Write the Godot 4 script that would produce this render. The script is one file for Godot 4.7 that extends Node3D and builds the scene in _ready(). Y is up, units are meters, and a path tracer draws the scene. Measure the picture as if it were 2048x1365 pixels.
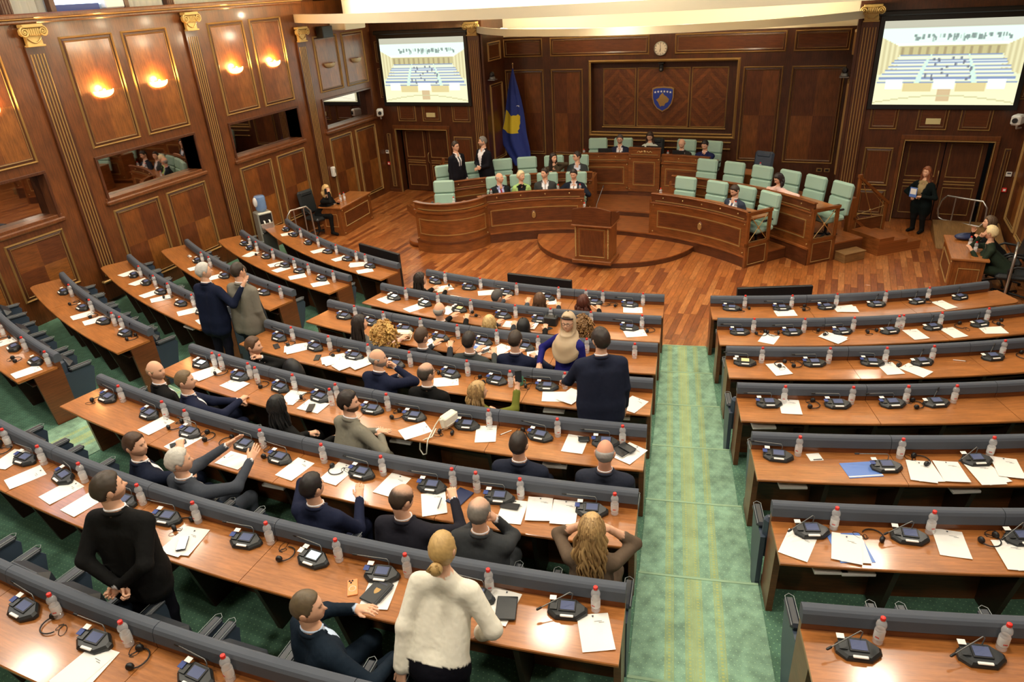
extends Node3D
# A parliament chamber seen from the gallery. Metres, y up, +z towards the gallery, x to the right of the hall axis.
# The desk rows are arcs about the origin; the government benches are arcs about (0, 11.6).

const PITCH := 1.16            # distance from one desk row to the next
const RAD1 := 12.1322          # radius of the first row
const WX := 7.85               # side walls stand at x = -WX and x = +WX
const ZB := 4.335              # front faces of the stage wall's two wings
const ZN := 3.0                # stage wall inside the niche
const SZ := 11.6               # centre of the government arcs

var used := {}
var M := {}
var rng := RandomNumberGenerator.new()

func rowy(n: int) -> float: return 0.1668 * (n - 1) - 0.0033 * (n - 1) * (n - 1)
func rowr(n: int) -> float: return RAD1 + (n - 1) * PITCH
func at(r: float, deg: float, y: float) -> Vector3:
	var a := deg_to_rad(deg)
	return Vector3(r * sin(a), y, r * cos(a))
func gov(r: float, deg: float, y: float) -> Vector3:
	var a := deg_to_rad(deg)
	return Vector3(r * sin(a), y, SZ - r * cos(a))

# ---------------------------------------------------------------- mesh building
class MB:
	var V := PackedVector3Array()
	var N := PackedVector3Array()
	var U := PackedVector2Array()
	var C := PackedColorArray()
	var I := PackedInt32Array()
	var tint := Color(1, 1, 1)
	var colored := false
	var X := Transform3D()
	func vert(p: Vector3, n: Vector3, u: Vector2) -> int:
		V.append(X * p)
		N.append((X.basis * n).normalized())
		U.append(u)
		if colored: C.append(tint)
		return V.size() - 1
	func quad(a: Vector3, b: Vector3, c: Vector3, d: Vector3, out := Vector3.ZERO) -> void:
		var g := (b - a).cross(d - a)
		if g.length_squared() < 1e-14: g = (c - b).cross(d - b)
		if out != Vector3.ZERO and g.dot(out) < 0.0:
			var t := b
			b = d
			d = t
			g = -g
		g = g.normalized()
		var w := (b - a).length()
		var h := (d - a).length()
		var us := [Vector2(0, 0), Vector2(w, 0), Vector2(w, h), Vector2(0, h)]
		if h > w: us = [Vector2(0, 0), Vector2(0, w), Vector2(h, w), Vector2(h, 0)]
		var i0 := vert(a, g, us[0])
		vert(b, g, us[1])
		vert(c, g, us[2])
		vert(d, g, us[3])
		I.append_array(PackedInt32Array([i0, i0 + 2, i0 + 1, i0, i0 + 3, i0 + 2]))
	func tri(a: Vector3, b: Vector3, c: Vector3, out := Vector3.ZERO) -> void:
		var g := (b - a).cross(c - a)
		if out != Vector3.ZERO and g.dot(out) < 0.0:
			var t := b
			b = c
			c = t
			g = -g
		g = g.normalized()
		var i0 := vert(a, g, Vector2(a.x + a.z, a.y))
		vert(b, g, Vector2(b.x + b.z, b.y))
		vert(c, g, Vector2(c.x + c.z, c.y))
		I.append_array(PackedInt32Array([i0, i0 + 2, i0 + 1]))
	# a box with chamfered edges, centred on c
	func box(c: Vector3, s: Vector3, bev := 0.0) -> MB:
		var h := s * 0.5
		var e: float = minf(bev, minf(h.x, minf(h.y, h.z)) * 0.98)
		var k := h - Vector3(e, e, e)
		for ax in 3:
			var o1 := (ax + 1) % 3
			var o2 := (ax + 2) % 3
			for sg: float in [-1.0, 1.0]:
				var n := Vector3.ZERO
				n[ax] = sg
				var q := []
				for p: Vector2 in [Vector2(-1, -1), Vector2(1, -1), Vector2(1, 1), Vector2(-1, 1)]:
					var v := Vector3.ZERO
					v[ax] = sg * h[ax]
					v[o1] = p.x * k[o1]
					v[o2] = p.y * k[o2]
					q.append(c + v)
				quad(q[0], q[1], q[2], q[3], n)
			if e > 0.0:
				for s1: float in [-1.0, 1.0]:
					for s2: float in [-1.0, 1.0]:
						var p1 := Vector3.ZERO
						p1[o1] = s1 * h[o1]
						p1[o2] = s2 * k[o2]
						var p2 := Vector3.ZERO
						p2[o1] = s1 * k[o1]
						p2[o2] = s2 * h[o2]
						var d := Vector3.ZERO
						d[ax] = k[ax]
						var o := Vector3.ZERO
						o[o1] = s1
						o[o2] = s2
						quad(c + p1 - d, c + p1 + d, c + p2 + d, c + p2 - d, o)
		if e > 0.0:
			for sx: float in [-1.0, 1.0]:
				for sy: float in [-1.0, 1.0]:
					for sz: float in [-1.0, 1.0]:
						tri(c + Vector3(sx * h.x, sy * k.y, sz * k.z), c + Vector3(sx * k.x, sy * h.y, sz * k.z), c + Vector3(sx * k.x, sy * k.y, sz * h.z), Vector3(sx, sy, sz))
		return self
	# between two corners
	func span(a: Vector3, b: Vector3, bev := 0.0) -> MB:
		return box((a + b) * 0.5, (b - a).abs(), bev)
	# a smooth grid of points, rows x cols; out tells which side is the outside at the first face
	func grid(p: PackedVector3Array, rows: int, cols: int, wrap := false, inside := Vector3.INF, uvs := PackedVector2Array()) -> void:
		var n := PackedVector3Array()
		n.resize(p.size())
		var cc := cols if wrap else cols - 1
		for r in rows - 1:
			for c in cc:
				var c2 := (c + 1) % cols
				var a := p[r * cols + c]
				var b := p[r * cols + c2]
				var d := p[(r + 1) * cols + c]
				var e := p[(r + 1) * cols + c2]
				var g := (e - a).cross(d - b)
				n[r * cols + c] += g
				n[r * cols + c2] += g
				n[(r + 1) * cols + c] += g
				n[(r + 1) * cols + c2] += g
		var sgn := 1.0
		if inside != Vector3.INF:
			var t := 0.0
			for i in range(0, p.size(), maxi(1, p.size() / 40)): t += n[i].dot(p[i] - inside)
			if t < 0.0: sgn = -1.0
		var i0 := V.size()
		for i in p.size():
			var nn := n[i] * sgn
			if nn.length_squared() < 1e-20: nn = Vector3.UP
			vert(p[i], nn.normalized(), uvs[i] if uvs.size() > i else Vector2(float(i % cols) * 0.05, float(i / cols) * 0.05))
		for r in rows - 1:
			for c in cc:
				var c2 := (c + 1) % cols
				var a := i0 + r * cols + c
				var b := i0 + r * cols + c2
				var d := i0 + (r + 1) * cols + c
				var e := i0 + (r + 1) * cols + c2
				# g above is (e-a)x(d-b): a,b,e,d seen counter-clockwise along g
				if sgn > 0.0: I.append_array(PackedInt32Array([a, e, b, a, d, e]))
				else: I.append_array(PackedInt32Array([a, b, e, a, e, d]))
	# surface of revolution about y; profile of (radius, y)
	func lathe(prof: Array, seg := 16, c := Vector3.ZERO) -> MB:
		var p := PackedVector3Array()
		var mid := 0.0
		for q: Vector2 in prof: mid += q.y / prof.size()
		for q: Vector2 in prof:
			for s in seg:
				var a := TAU * s / seg
				p.append(c + Vector3(q.x * cos(a), q.y, q.x * sin(a)))
		grid(p, prof.size(), seg, true, c + Vector3(0, mid, 0))
		return self
	# a tube along points; radius may be one number or one for each point
	func tube(path: Array, rad, seg := 6, cap := true) -> MB:
		var p := PackedVector3Array()
		var k := path.size()
		var last := Vector3.UP
		var t0: Vector3 = (path[1] - path[0]).normalized()
		last = t0.cross(Vector3.UP if absf(t0.y) < 0.9 else Vector3.RIGHT).normalized()
		for i in k:
			var t: Vector3 = (path[mini(i + 1, k - 1)] - path[maxi(i - 1, 0)]).normalized()
			last = (last - t * last.dot(t)).normalized()
			var o := t.cross(last)
			var r: float = rad[i] if rad is Array else rad
			for s in seg:
				var a := TAU * s / seg
				p.append(path[i] + (last * cos(a) + o * sin(a)) * r)
		var n0 := I.size()
		var v0 := V.size()
		grid(p, k, seg, true)
		# turn the surface outwards
		var d := N[v0].dot(X.basis * (p[0] - path[0]))
		if d < 0.0:
			for i in range(v0, V.size()): N[i] = -N[i]
			for i in range(n0, I.size(), 3):
				var t := I[i + 1]
				I[i + 1] = I[i + 2]
				I[i + 2] = t
		if cap:
			for e: int in [0, k - 1]:
				var cen: Vector3 = path[e]
				var o: Vector3 = path[0] - path[1] if e == 0 else path[k - 1] - path[k - 2]
				for s in seg: tri(cen, p[e * seg + s], p[e * seg + (s + 1) % seg], o)
		return self
	func ball(c: Vector3, r: Vector3, seg := 10, rings := 7) -> MB:
		var p := PackedVector3Array()
		for i in rings + 1:
			var b := PI * i / rings
			for s in seg:
				var a := TAU * s / seg
				p.append(c + Vector3(sin(b) * cos(a) * r.x, cos(b) * r.y, sin(b) * sin(a) * r.z))
		grid(p, rings + 1, seg, true, c)
		return self
	# polygon in the xy plane pushed from z0 to z1
	func prism(poly: PackedVector2Array, z0: float, z1: float) -> MB:
		var area := 0.0
		var k := poly.size()
		for i in k: area += poly[i].cross(poly[(i + 1) % k])
		for i in k:
			var a := poly[i]
			var b := poly[(i + 1) % k]
			var o := Vector3(b.y - a.y, a.x - b.x, 0) * (1.0 if area > 0 else -1.0)
			quad(Vector3(a.x, a.y, z0), Vector3(b.x, b.y, z0), Vector3(b.x, b.y, z1), Vector3(a.x, a.y, z1), o)
		var t := Geometry2D.triangulate_polygon(poly)
		for i in range(0, t.size(), 3):
			for z: float in [z0, z1]:
				var o := Vector3(0, 0, 1.0 if z == maxf(z0, z1) else -1.0)
				tri(Vector3(poly[t[i]].x, poly[t[i]].y, z), Vector3(poly[t[i + 1]].x, poly[t[i + 1]].y, z), Vector3(poly[t[i + 2]].x, poly[t[i + 2]].y, z), o)
		return self
	# a closed (radius, y) profile swept round an arc about (0, cz); zs = +1 desk rows, -1 government arcs
	func arc(prof: PackedVector2Array, a0: float, a1: float, n: int, cz := 0.0, zs := 1.0) -> MB:
		var k := prof.size()
		var area := 0.0
		for i in k: area += prof[i].cross(prof[(i + 1) % k])
		var so := 1.0 if area > 0 else -1.0
		var rm := 0.0
		for q in prof: rm += q.x / k
		var vv := 0.0
		for i in k:
			var p := prof[i]
			var q := prof[(i + 1) % k]
			var o := Vector2(q.y - p.y, p.x - q.x).normalized() * so
			var len := p.distance_to(q)
			var base := V.size()
			for j in n + 1:
				var a := deg_to_rad(lerpf(a0, a1, float(j) / n))
				var e := Vector3(sin(a), 0, zs * cos(a))
				var nn := e * o.x + Vector3(0, o.y, 0)
				var u := a * rm
				vert(Vector3(0, p.y, cz) + e * p.x, nn, Vector2(u, vv))
				vert(Vector3(0, q.y, cz) + e * q.x, nn, Vector2(u, vv + len))
			vv += len
			for j in n:
				var b := base + j * 2
				var g := (V[b + 2] - V[b]).cross(V[b + 1] - V[b])
				if g.dot(N[b]) > 0.0: I.append_array(PackedInt32Array([b, b + 1, b + 2, b + 1, b + 3, b + 2]))
				else: I.append_array(PackedInt32Array([b, b + 2, b + 1, b + 1, b + 2, b + 3]))
		var t := Geometry2D.triangulate_polygon(prof)
		for en: int in [0, 1]:
			var a := deg_to_rad(a1 if en else a0)
			var e := Vector3(sin(a), 0, zs * cos(a))
			var o := Vector3(cos(a), 0, -zs * sin(a)) * (1.0 if (en == 1) == (a1 > a0) else -1.0)
			for i in range(0, t.size(), 3):
				tri(Vector3(0, prof[t[i]].y, cz) + e * prof[t[i]].x, Vector3(0, prof[t[i + 1]].y, cz) + e * prof[t[i + 1]].x, Vector3(0, prof[t[i + 2]].y, cz) + e * prof[t[i + 2]].x, o)
		return self
	func mesh() -> ArrayMesh:
		var a := []
		a.resize(Mesh.ARRAY_MAX)
		a[Mesh.ARRAY_VERTEX] = V
		a[Mesh.ARRAY_NORMAL] = N
		a[Mesh.ARRAY_TEX_UV] = U
		if colored: a[Mesh.ARRAY_COLOR] = C
		a[Mesh.ARRAY_INDEX] = I
		var m := ArrayMesh.new()
		m.add_surface_from_arrays(Mesh.PRIMITIVE_TRIANGLES, a)
		return m

func rect(r0: float, y0: float, r1: float, y1: float) -> PackedVector2Array:
	return PackedVector2Array([Vector2(r0, y0), Vector2(r1, y0), Vector2(r1, y1), Vector2(r0, y1)])

# ---------------------------------------------------------------- naming and placing
func numbered(called: String) -> String:
	var k: int = used.get(called, 0)
	used[called] = k + 1
	return called if k == 0 else "%s_%03d" % [called, k]

func tag(o: Node3D, label: String, category := "", group := "", kind := "") -> Node3D:
	if label: o.set_meta("label", label)
	if category: o.set_meta("category", category)
	if group: o.set_meta("group", group)
	if kind: o.set_meta("kind", kind)
	return o

func thing(called: String, label := "", category := "", group := "", xf := Transform3D(), kind := "") -> Node3D:
	var o := Node3D.new()
	o.name = numbered(called)
	o.transform = xf
	add_child(o)
	return tag(o, label, category, group, kind)

func inst(parent: Node3D, called: String, mesh: Mesh, mat: Material, xf := Transform3D()) -> MeshInstance3D:
	var o := MeshInstance3D.new()
	o.name = called if parent != self else numbered(called)
	o.mesh = mesh
	o.material_override = mat
	o.transform = xf
	parent.add_child(o, true)
	return o

func part(parent: Node3D, called: String, mb: MB, mat: Material, xf := Transform3D()) -> MeshInstance3D:
	return inst(parent, called, mb.mesh(), mat, xf)

func copy(o: Node3D, xf: Transform3D, label := "", group := "") -> Node3D:
	var base := String(o.name)
	if base.length() > 4 and base[base.length() - 4] == "_" and base.right(3).is_valid_int(): base = base.left(base.length() - 4)
	var c: Node3D = o.duplicate()
	c.name = numbered(base)
	add_child(c)
	c.transform = xf
	if label: c.set_meta("label", label)
	if group: c.set_meta("group", group)
	return c

func turned(pos: Vector3, deg: float) -> Transform3D:
	return Transform3D(Basis(Vector3.UP, deg_to_rad(deg)), pos)
# on a desk row: local -z looks to the stage, +z to the seat
func onrow(n: int, th: float, dr: float, y: float, turn := 0.0) -> Transform3D:
	return turned(at(rowr(n) + dr, th, rowy(n) + y), th + turn)
# on a government arc: local +z looks to the audience, -z to the stage wall
func ongov(r: float, ph: float, y: float, turn := 0.0) -> Transform3D:
	return turned(gov(r, ph, y), -ph + turn)

# ---------------------------------------------------------------- textures and materials
func noise_image(w: int, h: int, freq: float, sd: int, oct := 3, kind := FastNoiseLite.TYPE_SIMPLEX_SMOOTH) -> Image:
	var n := FastNoiseLite.new()
	n.seed = sd
	n.noise_type = kind
	n.frequency = freq
	n.fractal_octaves = oct
	return n.get_seamless_image(w, h)

func grain_texture(sd: int, dark: float, fine := 0.5) -> ImageTexture:
	var a := noise_image(64, 256, 0.06, sd, 3)
	a.resize(512, 256, Image.INTERPOLATE_CUBIC)
	var b := noise_image(128, 256, 0.18, sd + 7, 2)
	b.resize(512, 256, Image.INTERPOLATE_CUBIC)
	var c := noise_image(256, 128, 0.012, sd + 13, 2)
	c.resize(512, 256, Image.INTERPOLATE_CUBIC)
	var im := Image.create(512, 256, false, Image.FORMAT_RGB8)
	for y in 256:
		for x in 512:
			var v := 0.45 * a.get_pixel(x, y).r + fine * 0.5 * b.get_pixel(x, y).r + 0.3 * c.get_pixel(x, y).r
			v = clampf(1.0 - dark * clampf(v * 1.35 - 0.35, 0.0, 1.0), 0.0, 1.0)
			im.set_pixel(x, y, Color(v, v * lerpf(0.97, 1.0, v), v * lerpf(0.9, 1.0, v)))
	return ImageTexture.create_from_image(im)

func mat(called: String, r: float, g: float, b: float, rough := 0.6, metal := 0.0) -> StandardMaterial3D:
	var m := StandardMaterial3D.new()
	m.albedo_color = Color(r / 255.0, g / 255.0, b / 255.0)
	m.roughness = rough
	m.metallic = metal
	m.resource_name = called
	M[called] = m
	return m

func glow(called: String, c: Color, e: float) -> StandardMaterial3D:
	var m := mat(called, c.r * 255, c.g * 255, c.b * 255, 0.6)
	m.emission_enabled = true
	m.emission = c
	m.emission_energy_multiplier = e
	return m

func wood(called: String, r: float, g: float, b: float, rough: float, tex: Texture2D, coat := 0.0, sc := Vector3(0.7, 2.4, 1)) -> StandardMaterial3D:
	var m := mat(called, r, g, b, rough)
	m.albedo_texture = tex
	m.uv1_scale = sc
	if coat > 0.0:
		m.clearcoat_enabled = true
		m.clearcoat = coat
		m.clearcoat_roughness = 0.12
	return m

func make_materials() -> void:
	var g1 := grain_texture(3, 0.42)
	var g2 := grain_texture(21, 0.3)
	M["g1"] = g1
	var up := Image.new()
	up.copy_from(g1.get_image())
	up.rotate_90(CLOCKWISE)
	var g1v := ImageTexture.create_from_image(up)
	for q: Array in [["wall_wood", 118, 66, 28], ["wall_dark", 90, 47, 21]]:
		var w := wood(q[0], q[1], q[2], q[3], 0.42, g1v, 0.22, Vector3(2.2, 0.6, 2.2))
		w.uv1_triplanar = true
		w.uv1_world_triplanar = true
	wood("veneer_light", 152, 92, 38, 0.4, g1, 0.3)
	wood("veneer_mid", 134, 77, 32, 0.4, g1, 0.3)
	wood("veneer_deep", 110, 58, 25, 0.4, g1, 0.3)
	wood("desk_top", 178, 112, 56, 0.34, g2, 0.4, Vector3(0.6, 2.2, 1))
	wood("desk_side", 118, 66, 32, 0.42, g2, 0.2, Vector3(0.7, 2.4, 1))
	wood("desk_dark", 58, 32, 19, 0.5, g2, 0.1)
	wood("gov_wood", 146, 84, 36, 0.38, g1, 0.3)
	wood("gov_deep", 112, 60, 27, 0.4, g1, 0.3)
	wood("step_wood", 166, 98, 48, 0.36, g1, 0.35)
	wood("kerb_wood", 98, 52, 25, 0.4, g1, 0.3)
	wood("ramp_wood", 150, 112, 66, 0.5, g2)
	var tones := [[182, 110, 54], [194, 122, 64], [172, 100, 48], [158, 88, 42], [188, 114, 58], [142, 76, 36], [200, 130, 72]]
	for i in tones.size(): wood("plank%d" % i, tones[i][0], tones[i][1], tones[i][2], 0.36, g1, 0.3, Vector3(1.0, 3.0, 1))
	mat("gold", 176, 142, 86, 0.38, 0.45)
	mat("gilt", 192, 162, 96, 0.5, 0.2)
	mat("brass", 206, 178, 122, 0.28, 0.85)
	mat("gap", 30, 16, 10, 0.8)
	var cu := mat("cushion", 82, 87, 96, 0.75)
	cu.metallic_specular = 0.3
	mat("seat", 58, 70, 86, 0.42)
	mat("seat_dark", 44, 50, 58, 0.4)
	mat("piping", 138, 146, 146, 0.6)
	mat("mint", 158, 190, 174, 0.5)
	mat("mint_deep", 122, 152, 140, 0.55)
	mat("black", 22, 23, 25, 0.45)
	mat("black_leather", 34, 38, 40, 0.4)
	mat("unit", 40, 43, 44, 0.38)
	mat("unit_top", 62, 66, 62, 0.35)
	mat("steel", 190, 190, 186, 0.28, 0.9)
	mat("white_plastic", 226, 224, 216, 0.5)
	mat("label_white", 238, 236, 230, 0.6)
	mat("cap_red", 214, 44, 36, 0.4)
	mat("blue_card", 40, 62, 128, 0.5)
	mat("paper", 240, 238, 232, 0.8)
	mat("ink", 70, 72, 84, 0.8)
	mat("clock_face", 226, 216, 200, 0.5)
	mat("rod_grey", 120, 122, 120, 0.4, 0.5)
	mat("white_paint", 236, 226, 200, 0.75)
	mat("ceiling_paint", 232, 226, 212, 0.9)
	mat("curtain", 176, 174, 162, 0.9)
	var bt := mat("bottle", 250, 252, 255, 0.06)
	bt.transparency = BaseMaterial3D.TRANSPARENCY_ALPHA
	bt.albedo_color.a = 0.22
	var lb := mat("label_film", 240, 240, 238, 0.4)
	lb.transparency = BaseMaterial3D.TRANSPARENCY_ALPHA
	lb.albedo_color.a = 0.72
	var ml := mat("mirror_glass", 176, 168, 166, 0.02, 1.0)
	ml.metallic_specular = 0.5
	var jg := mat("jug_blue", 120, 160, 210, 0.1)
	jg.transparency = BaseMaterial3D.TRANSPARENCY_ALPHA
	jg.albedo_color.a = 0.6
	glow("screen_lit", Color(0.26, 0.29, 0.40), 0.38)
	glow("screen_white", Color(0.8, 0.9, 0.95), 0.9)
	glow("screen_yellow", Color(0.75, 0.72, 0.5), 0.4)
	var sk := mat("person", 255, 255, 255, 0.82)
	sk.metallic_specular = 0.25
	sk.vertex_color_use_as_albedo = true
	var hr := mat("hair_mat", 255, 255, 255, 0.5)
	hr.vertex_color_use_as_albedo = true
	make_carpet()

func make_carpet() -> void:
	var im := Image.create(256, 256, false, Image.FORMAT_RGB8)
	var n := noise_image(256, 256, 0.02, 5, 4)
	var f := noise_image(256, 256, 0.3, 9, 2)
	for y in 256:
		for x in 256:
			var v := 0.80 + 0.16 * (n.get_pixel(x, y).r - 0.5) + 0.22 * (f.get_pixel(x, y).r - 0.5)
			var c := Color(0.44 * v, 0.64 * v, 0.53 * v)
			var row := int(floor(y / 16.0))
			var dx := fposmod(x + (8 if row % 2 else 0), 16.0) - 8.0
			var dy := fposmod(y, 16.0) - 8.0
			if dx * dx + dy * dy < 3.4: c = Color(0.58, 0.75, 0.58)
			im.set_pixel(x, y, c)
	var m := mat("carpet", 255, 255, 255, 0.95)
	m.albedo_texture = ImageTexture.create_from_image(im)
	m.uv1_triplanar = true
	m.uv1_world_triplanar = true
	m.uv1_scale = Vector3(1.45, 1.45, 1.45)
	# aisle runner: the same pile with four beaded yellow stripes; u across one metre, v along one metre
	var w := 512
	var im2 := Image.create(w, 512, false, Image.FORMAT_RGB8)
	var n2 := noise_image(512, 512, 0.012, 31, 4)
	var f2 := noise_image(512, 512, 0.25, 39, 2)
	var lines := [0.275, 0.43, 0.503, 0.665]
	for y in 512:
		for x in w:
			var v := 0.86 + 0.26 * (n2.get_pixel(x, y).r - 0.5) + 0.18 * (f2.get_pixel(x, y).r - 0.5)
			var c := Color(0.60 * v, 0.77 * v, 0.66 * v)
			var row := int(floor(y / 22.0))
			var dx := fposmod(x + (11 if row % 2 else 0), 22.0) - 11.0
			var dy := fposmod(y, 22.0) - 11.0
			if dx * dx + dy * dy < 5.0: c = Color(0.66, 0.80, 0.64)
			var fx := float(x) / w
			for l: float in lines:
				var d := absf(fx - l)
				if d < 0.035: c = c.lerp(Color(0.64, 0.70, 0.48), 0.4)
				if d < 0.009 and (y % 16) < 9: c = c.lerp(Color(0.70, 0.72, 0.42), 0.7)
				if absf(d - 0.03) < 0.004: c = c.lerp(Color(0.64, 0.68, 0.42), 0.45)
			if fx > lines[1] and fx < lines[2]: c = c.lerp(Color(0.64, 0.70, 0.50), 0.3)
			im2.set_pixel(x, y, c)
	var m2 := mat("runner", 255, 255, 255, 0.95)
	m2.albedo_texture = ImageTexture.create_from_image(im2)

func _ready() -> void:
	# camera on the gallery: position, yaw, pitch and roll solved from the desk arcs and the walls
	var cam := Camera3D.new()
	cam.name = "camera"
	var yaw := 0.4367
	var pit := 0.4677
	var rol := -0.0643
	var fw := Vector3(-sin(yaw) * cos(pit), -sin(pit), -cos(yaw) * cos(pit))
	var rt := Vector3(cos(yaw), 0, -sin(yaw))
	var up := rt.cross(fw)
	var r2 := rt * cos(rol) + up * sin(rol)
	var u2 := up * cos(rol) - rt * sin(rol)
	cam.transform = Transform3D(Basis(r2, u2, -fw), Vector3(4.229, 5.3924, 22.2223))
	cam.fov = rad_to_deg(2.0 * atan(682.5 / 1411.345))
	cam.near = 0.1
	cam.far = 80.0
	add_child(cam)
	cam.current = true
	var we := WorldEnvironment.new()
	we.name = "environment"
	var env := Environment.new()
	env.background_mode = Environment.BG_COLOR
	env.background_color = Color(0.02, 0.02, 0.02)
	env.tonemap_mode = Environment.TONE_MAPPER_LINEAR
	env.tonemap_exposure = 1.32
	env.sdfgi_enabled = true
	env.ssao_enabled = true
	env.ssil_enabled = true
	we.environment = env
	add_child(we)
	make_materials()
	glow("day_glow", Color(0.8, 0.88, 1.0), 2.2)
	glow("tube_glow", Color(1.0, 0.9, 0.7), 14.0)
	glow("spot_glow", Color(1.0, 0.92, 0.78), 14.0)
	glow("bulb_glow", Color(1.0, 0.8, 0.5), 8.0)
	mat("navy_cover", 34, 46, 84, 0.5)
	mat("fascia", 206, 196, 170, 0.8)
	mat("nosing", 150, 182, 150, 0.9)
	mat("screen_border", 14, 14, 14, 0.5)
	mat("plate_cream", 214, 204, 150, 0.5)
	mat("flag_blue", 34, 58, 150, 0.5)
	mat("cooler_silver", 176, 178, 168, 0.35, 0.3)
	make_screen_picture()
	build_floor()
	build_platforms()
	build_side_wall(true)
	build_side_wall(false)
	build_back_wall()
	build_ceiling()
	print("setting ", Time.get_ticks_msec())
	build_rows()
	build_stage()
	print("stage ", Time.get_ticks_msec())
	var people := cast()
	row_things(people)
	desk_extras()
	print("rows ", Time.get_ticks_msec())
	for p: Dictionary in people: build_person(p)
	held_things()
	print("people ", Time.get_ticks_msec())

# ---------------------------------------------------------------- the setting
# a wall's own frame: x to the right as one faces it, y up, z out into the hall
func left_frame() -> Transform3D: return Transform3D(Basis(Vector3(0, 0, -1), Vector3(0, 1, 0), Vector3(1, 0, 0)), Vector3(-WX, 0, 0))
func right_frame() -> Transform3D: return Transform3D(Basis(Vector3(0, 0, 1), Vector3(0, 1, 0), Vector3(-1, 0, 0)), Vector3(WX, 0, 0))

func bar_frame(mb: MB, u0: float, v0: float, u1: float, v1: float, w: float, z0: float, z1: float) -> void:
	# four mitred bars round a rectangle, their outer edge on it
	var o := [Vector2(u0, v0), Vector2(u1, v0), Vector2(u1, v1), Vector2(u0, v1)]
	var i := [Vector2(u0 + w, v0 + w), Vector2(u1 - w, v0 + w), Vector2(u1 - w, v1 - w), Vector2(u0 + w, v1 - w)]
	var c := Vector2(u0 + u1, v0 + v1) * 0.5
	for k in 4:
		var a: Vector2 = o[k]
		var b: Vector2 = o[(k + 1) % 4]
		var d: Vector2 = i[(k + 1) % 4]
		var e: Vector2 = i[k]
		var m := (a + b) * 0.5 - c
		var am := a.lerp(e, 0.5)
		var bm := b.lerp(d, 0.5)
		mb.quad(Vector3(a.x, a.y, z0), Vector3(b.x, b.y, z0), Vector3(bm.x, bm.y, z1), Vector3(am.x, am.y, z1), Vector3(m.x, m.y, 1))
		mb.quad(Vector3(am.x, am.y, z1), Vector3(bm.x, bm.y, z1), Vector3(d.x, d.y, z0), Vector3(e.x, e.y, z0), Vector3(-m.x, -m.y, 1))

# a wall panel: gilt outer bead, dark cove, thin inner bead and a veneered field of four leaves
func panel(parent: Node3D, xf: Transform3D, u0: float, v0: float, u1: float, v1: float, tones: Array, bead := 0.036) -> void:
	var n := Node3D.new()
	n.name = "panel"
	n.transform = xf
	parent.add_child(n, true)
	var a := MB.new()
	bar_frame(a, u0, v0, u1, v1, bead, 0.0, 0.035)
	part(n, "outer_bead", a, M.gold)
	var d := MB.new()
	var w := bead + 0.035
	bar_frame(d, u0 + bead * 0.9, v0 + bead * 0.9, u1 - bead * 0.9, v1 - bead * 0.9, w - bead * 0.9 + 0.03, 0.002, 0.012)
	part(n, "cove", d, M.wall_dark)
	var b := MB.new()
	bar_frame(b, u0 + w, v0 + w, u1 - w, v1 - w, 0.014, 0.006, 0.018)
	part(n, "inner_bead", b, M.gold)
	var um := (u0 + u1) * 0.5
	var vm := (v0 + v1) * 0.5
	var k := 0
	for q: Array in [[u0 + w, v0 + w, um, vm], [um, v0 + w, u1 - w, vm], [u0 + w, vm, um, v1 - w], [um, vm, u1 - w, v1 - w]]:
		part(n, "veneer_leaf", MB.new().span(Vector3(q[0], q[1], -0.01), Vector3(q[2], q[3], 0.004)), M[tones[k % tones.size()]])
		k += 1

func ionic_capital(parent: Node3D, w: float, top: float, zf: float) -> void:
	var c := MB.new()
	c.box(Vector3(0, top - 0.03, zf + 0.05), Vector3(w * 1.12, 0.05, 0.14), 0.008)
	c.box(Vector3(0, top - 0.12, zf + 0.04), Vector3(w * 0.72, 0.12, 0.10), 0.01)
	c.box(Vector3(0, top - 0.24, zf + 0.02), Vector3(w * 0.86, 0.16, 0.07), 0.01)
	c.box(Vector3(0, top - 0.325, zf + 0.03), Vector3(w * 0.98, 0.03, 0.10), 0.008)
	for s: float in [-1.0, 1.0]:
		# a scroll: rings that tighten to a boss
		var p := []
		var r := []
		for i in 26:
			var a := i * 0.55
			var q := (0.078 * (1.0 - i / 27.0))
			p.append(Vector3(s * w * 0.5 + s * q * sin(a), top - 0.12 + q * cos(a), zf + 0.10))
			r.append(0.017 * (1.0 - i / 60.0))
		c.tube(p, r, 5)
		c.ball(Vector3(s * w * 0.5, top - 0.12, zf + 0.09), Vector3(0.02, 0.02, 0.03), 8, 5)
		c.box(Vector3(s * w * 0.5, top - 0.12, zf + 0.045), Vector3(0.12, 0.12, 0.09), 0.03)
	for i in 5: c.box(Vector3((i - 2) * w * 0.12, top - 0.12, zf + 0.095), Vector3(0.018, 0.1, 0.02), 0.004)
	part(parent, "capital", c, M.gilt)
	var g := MB.new()
	var gp := []
	for i in 9:
		var t := (i - 4) / 4.0
		gp.append(Vector3(t * w * 0.36, top - 0.21 - 0.07 * (1.0 - t * t), zf + 0.065))
	g.tube(gp, 0.012, 5)
	part(parent, "garland", g, M.brass)

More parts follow.
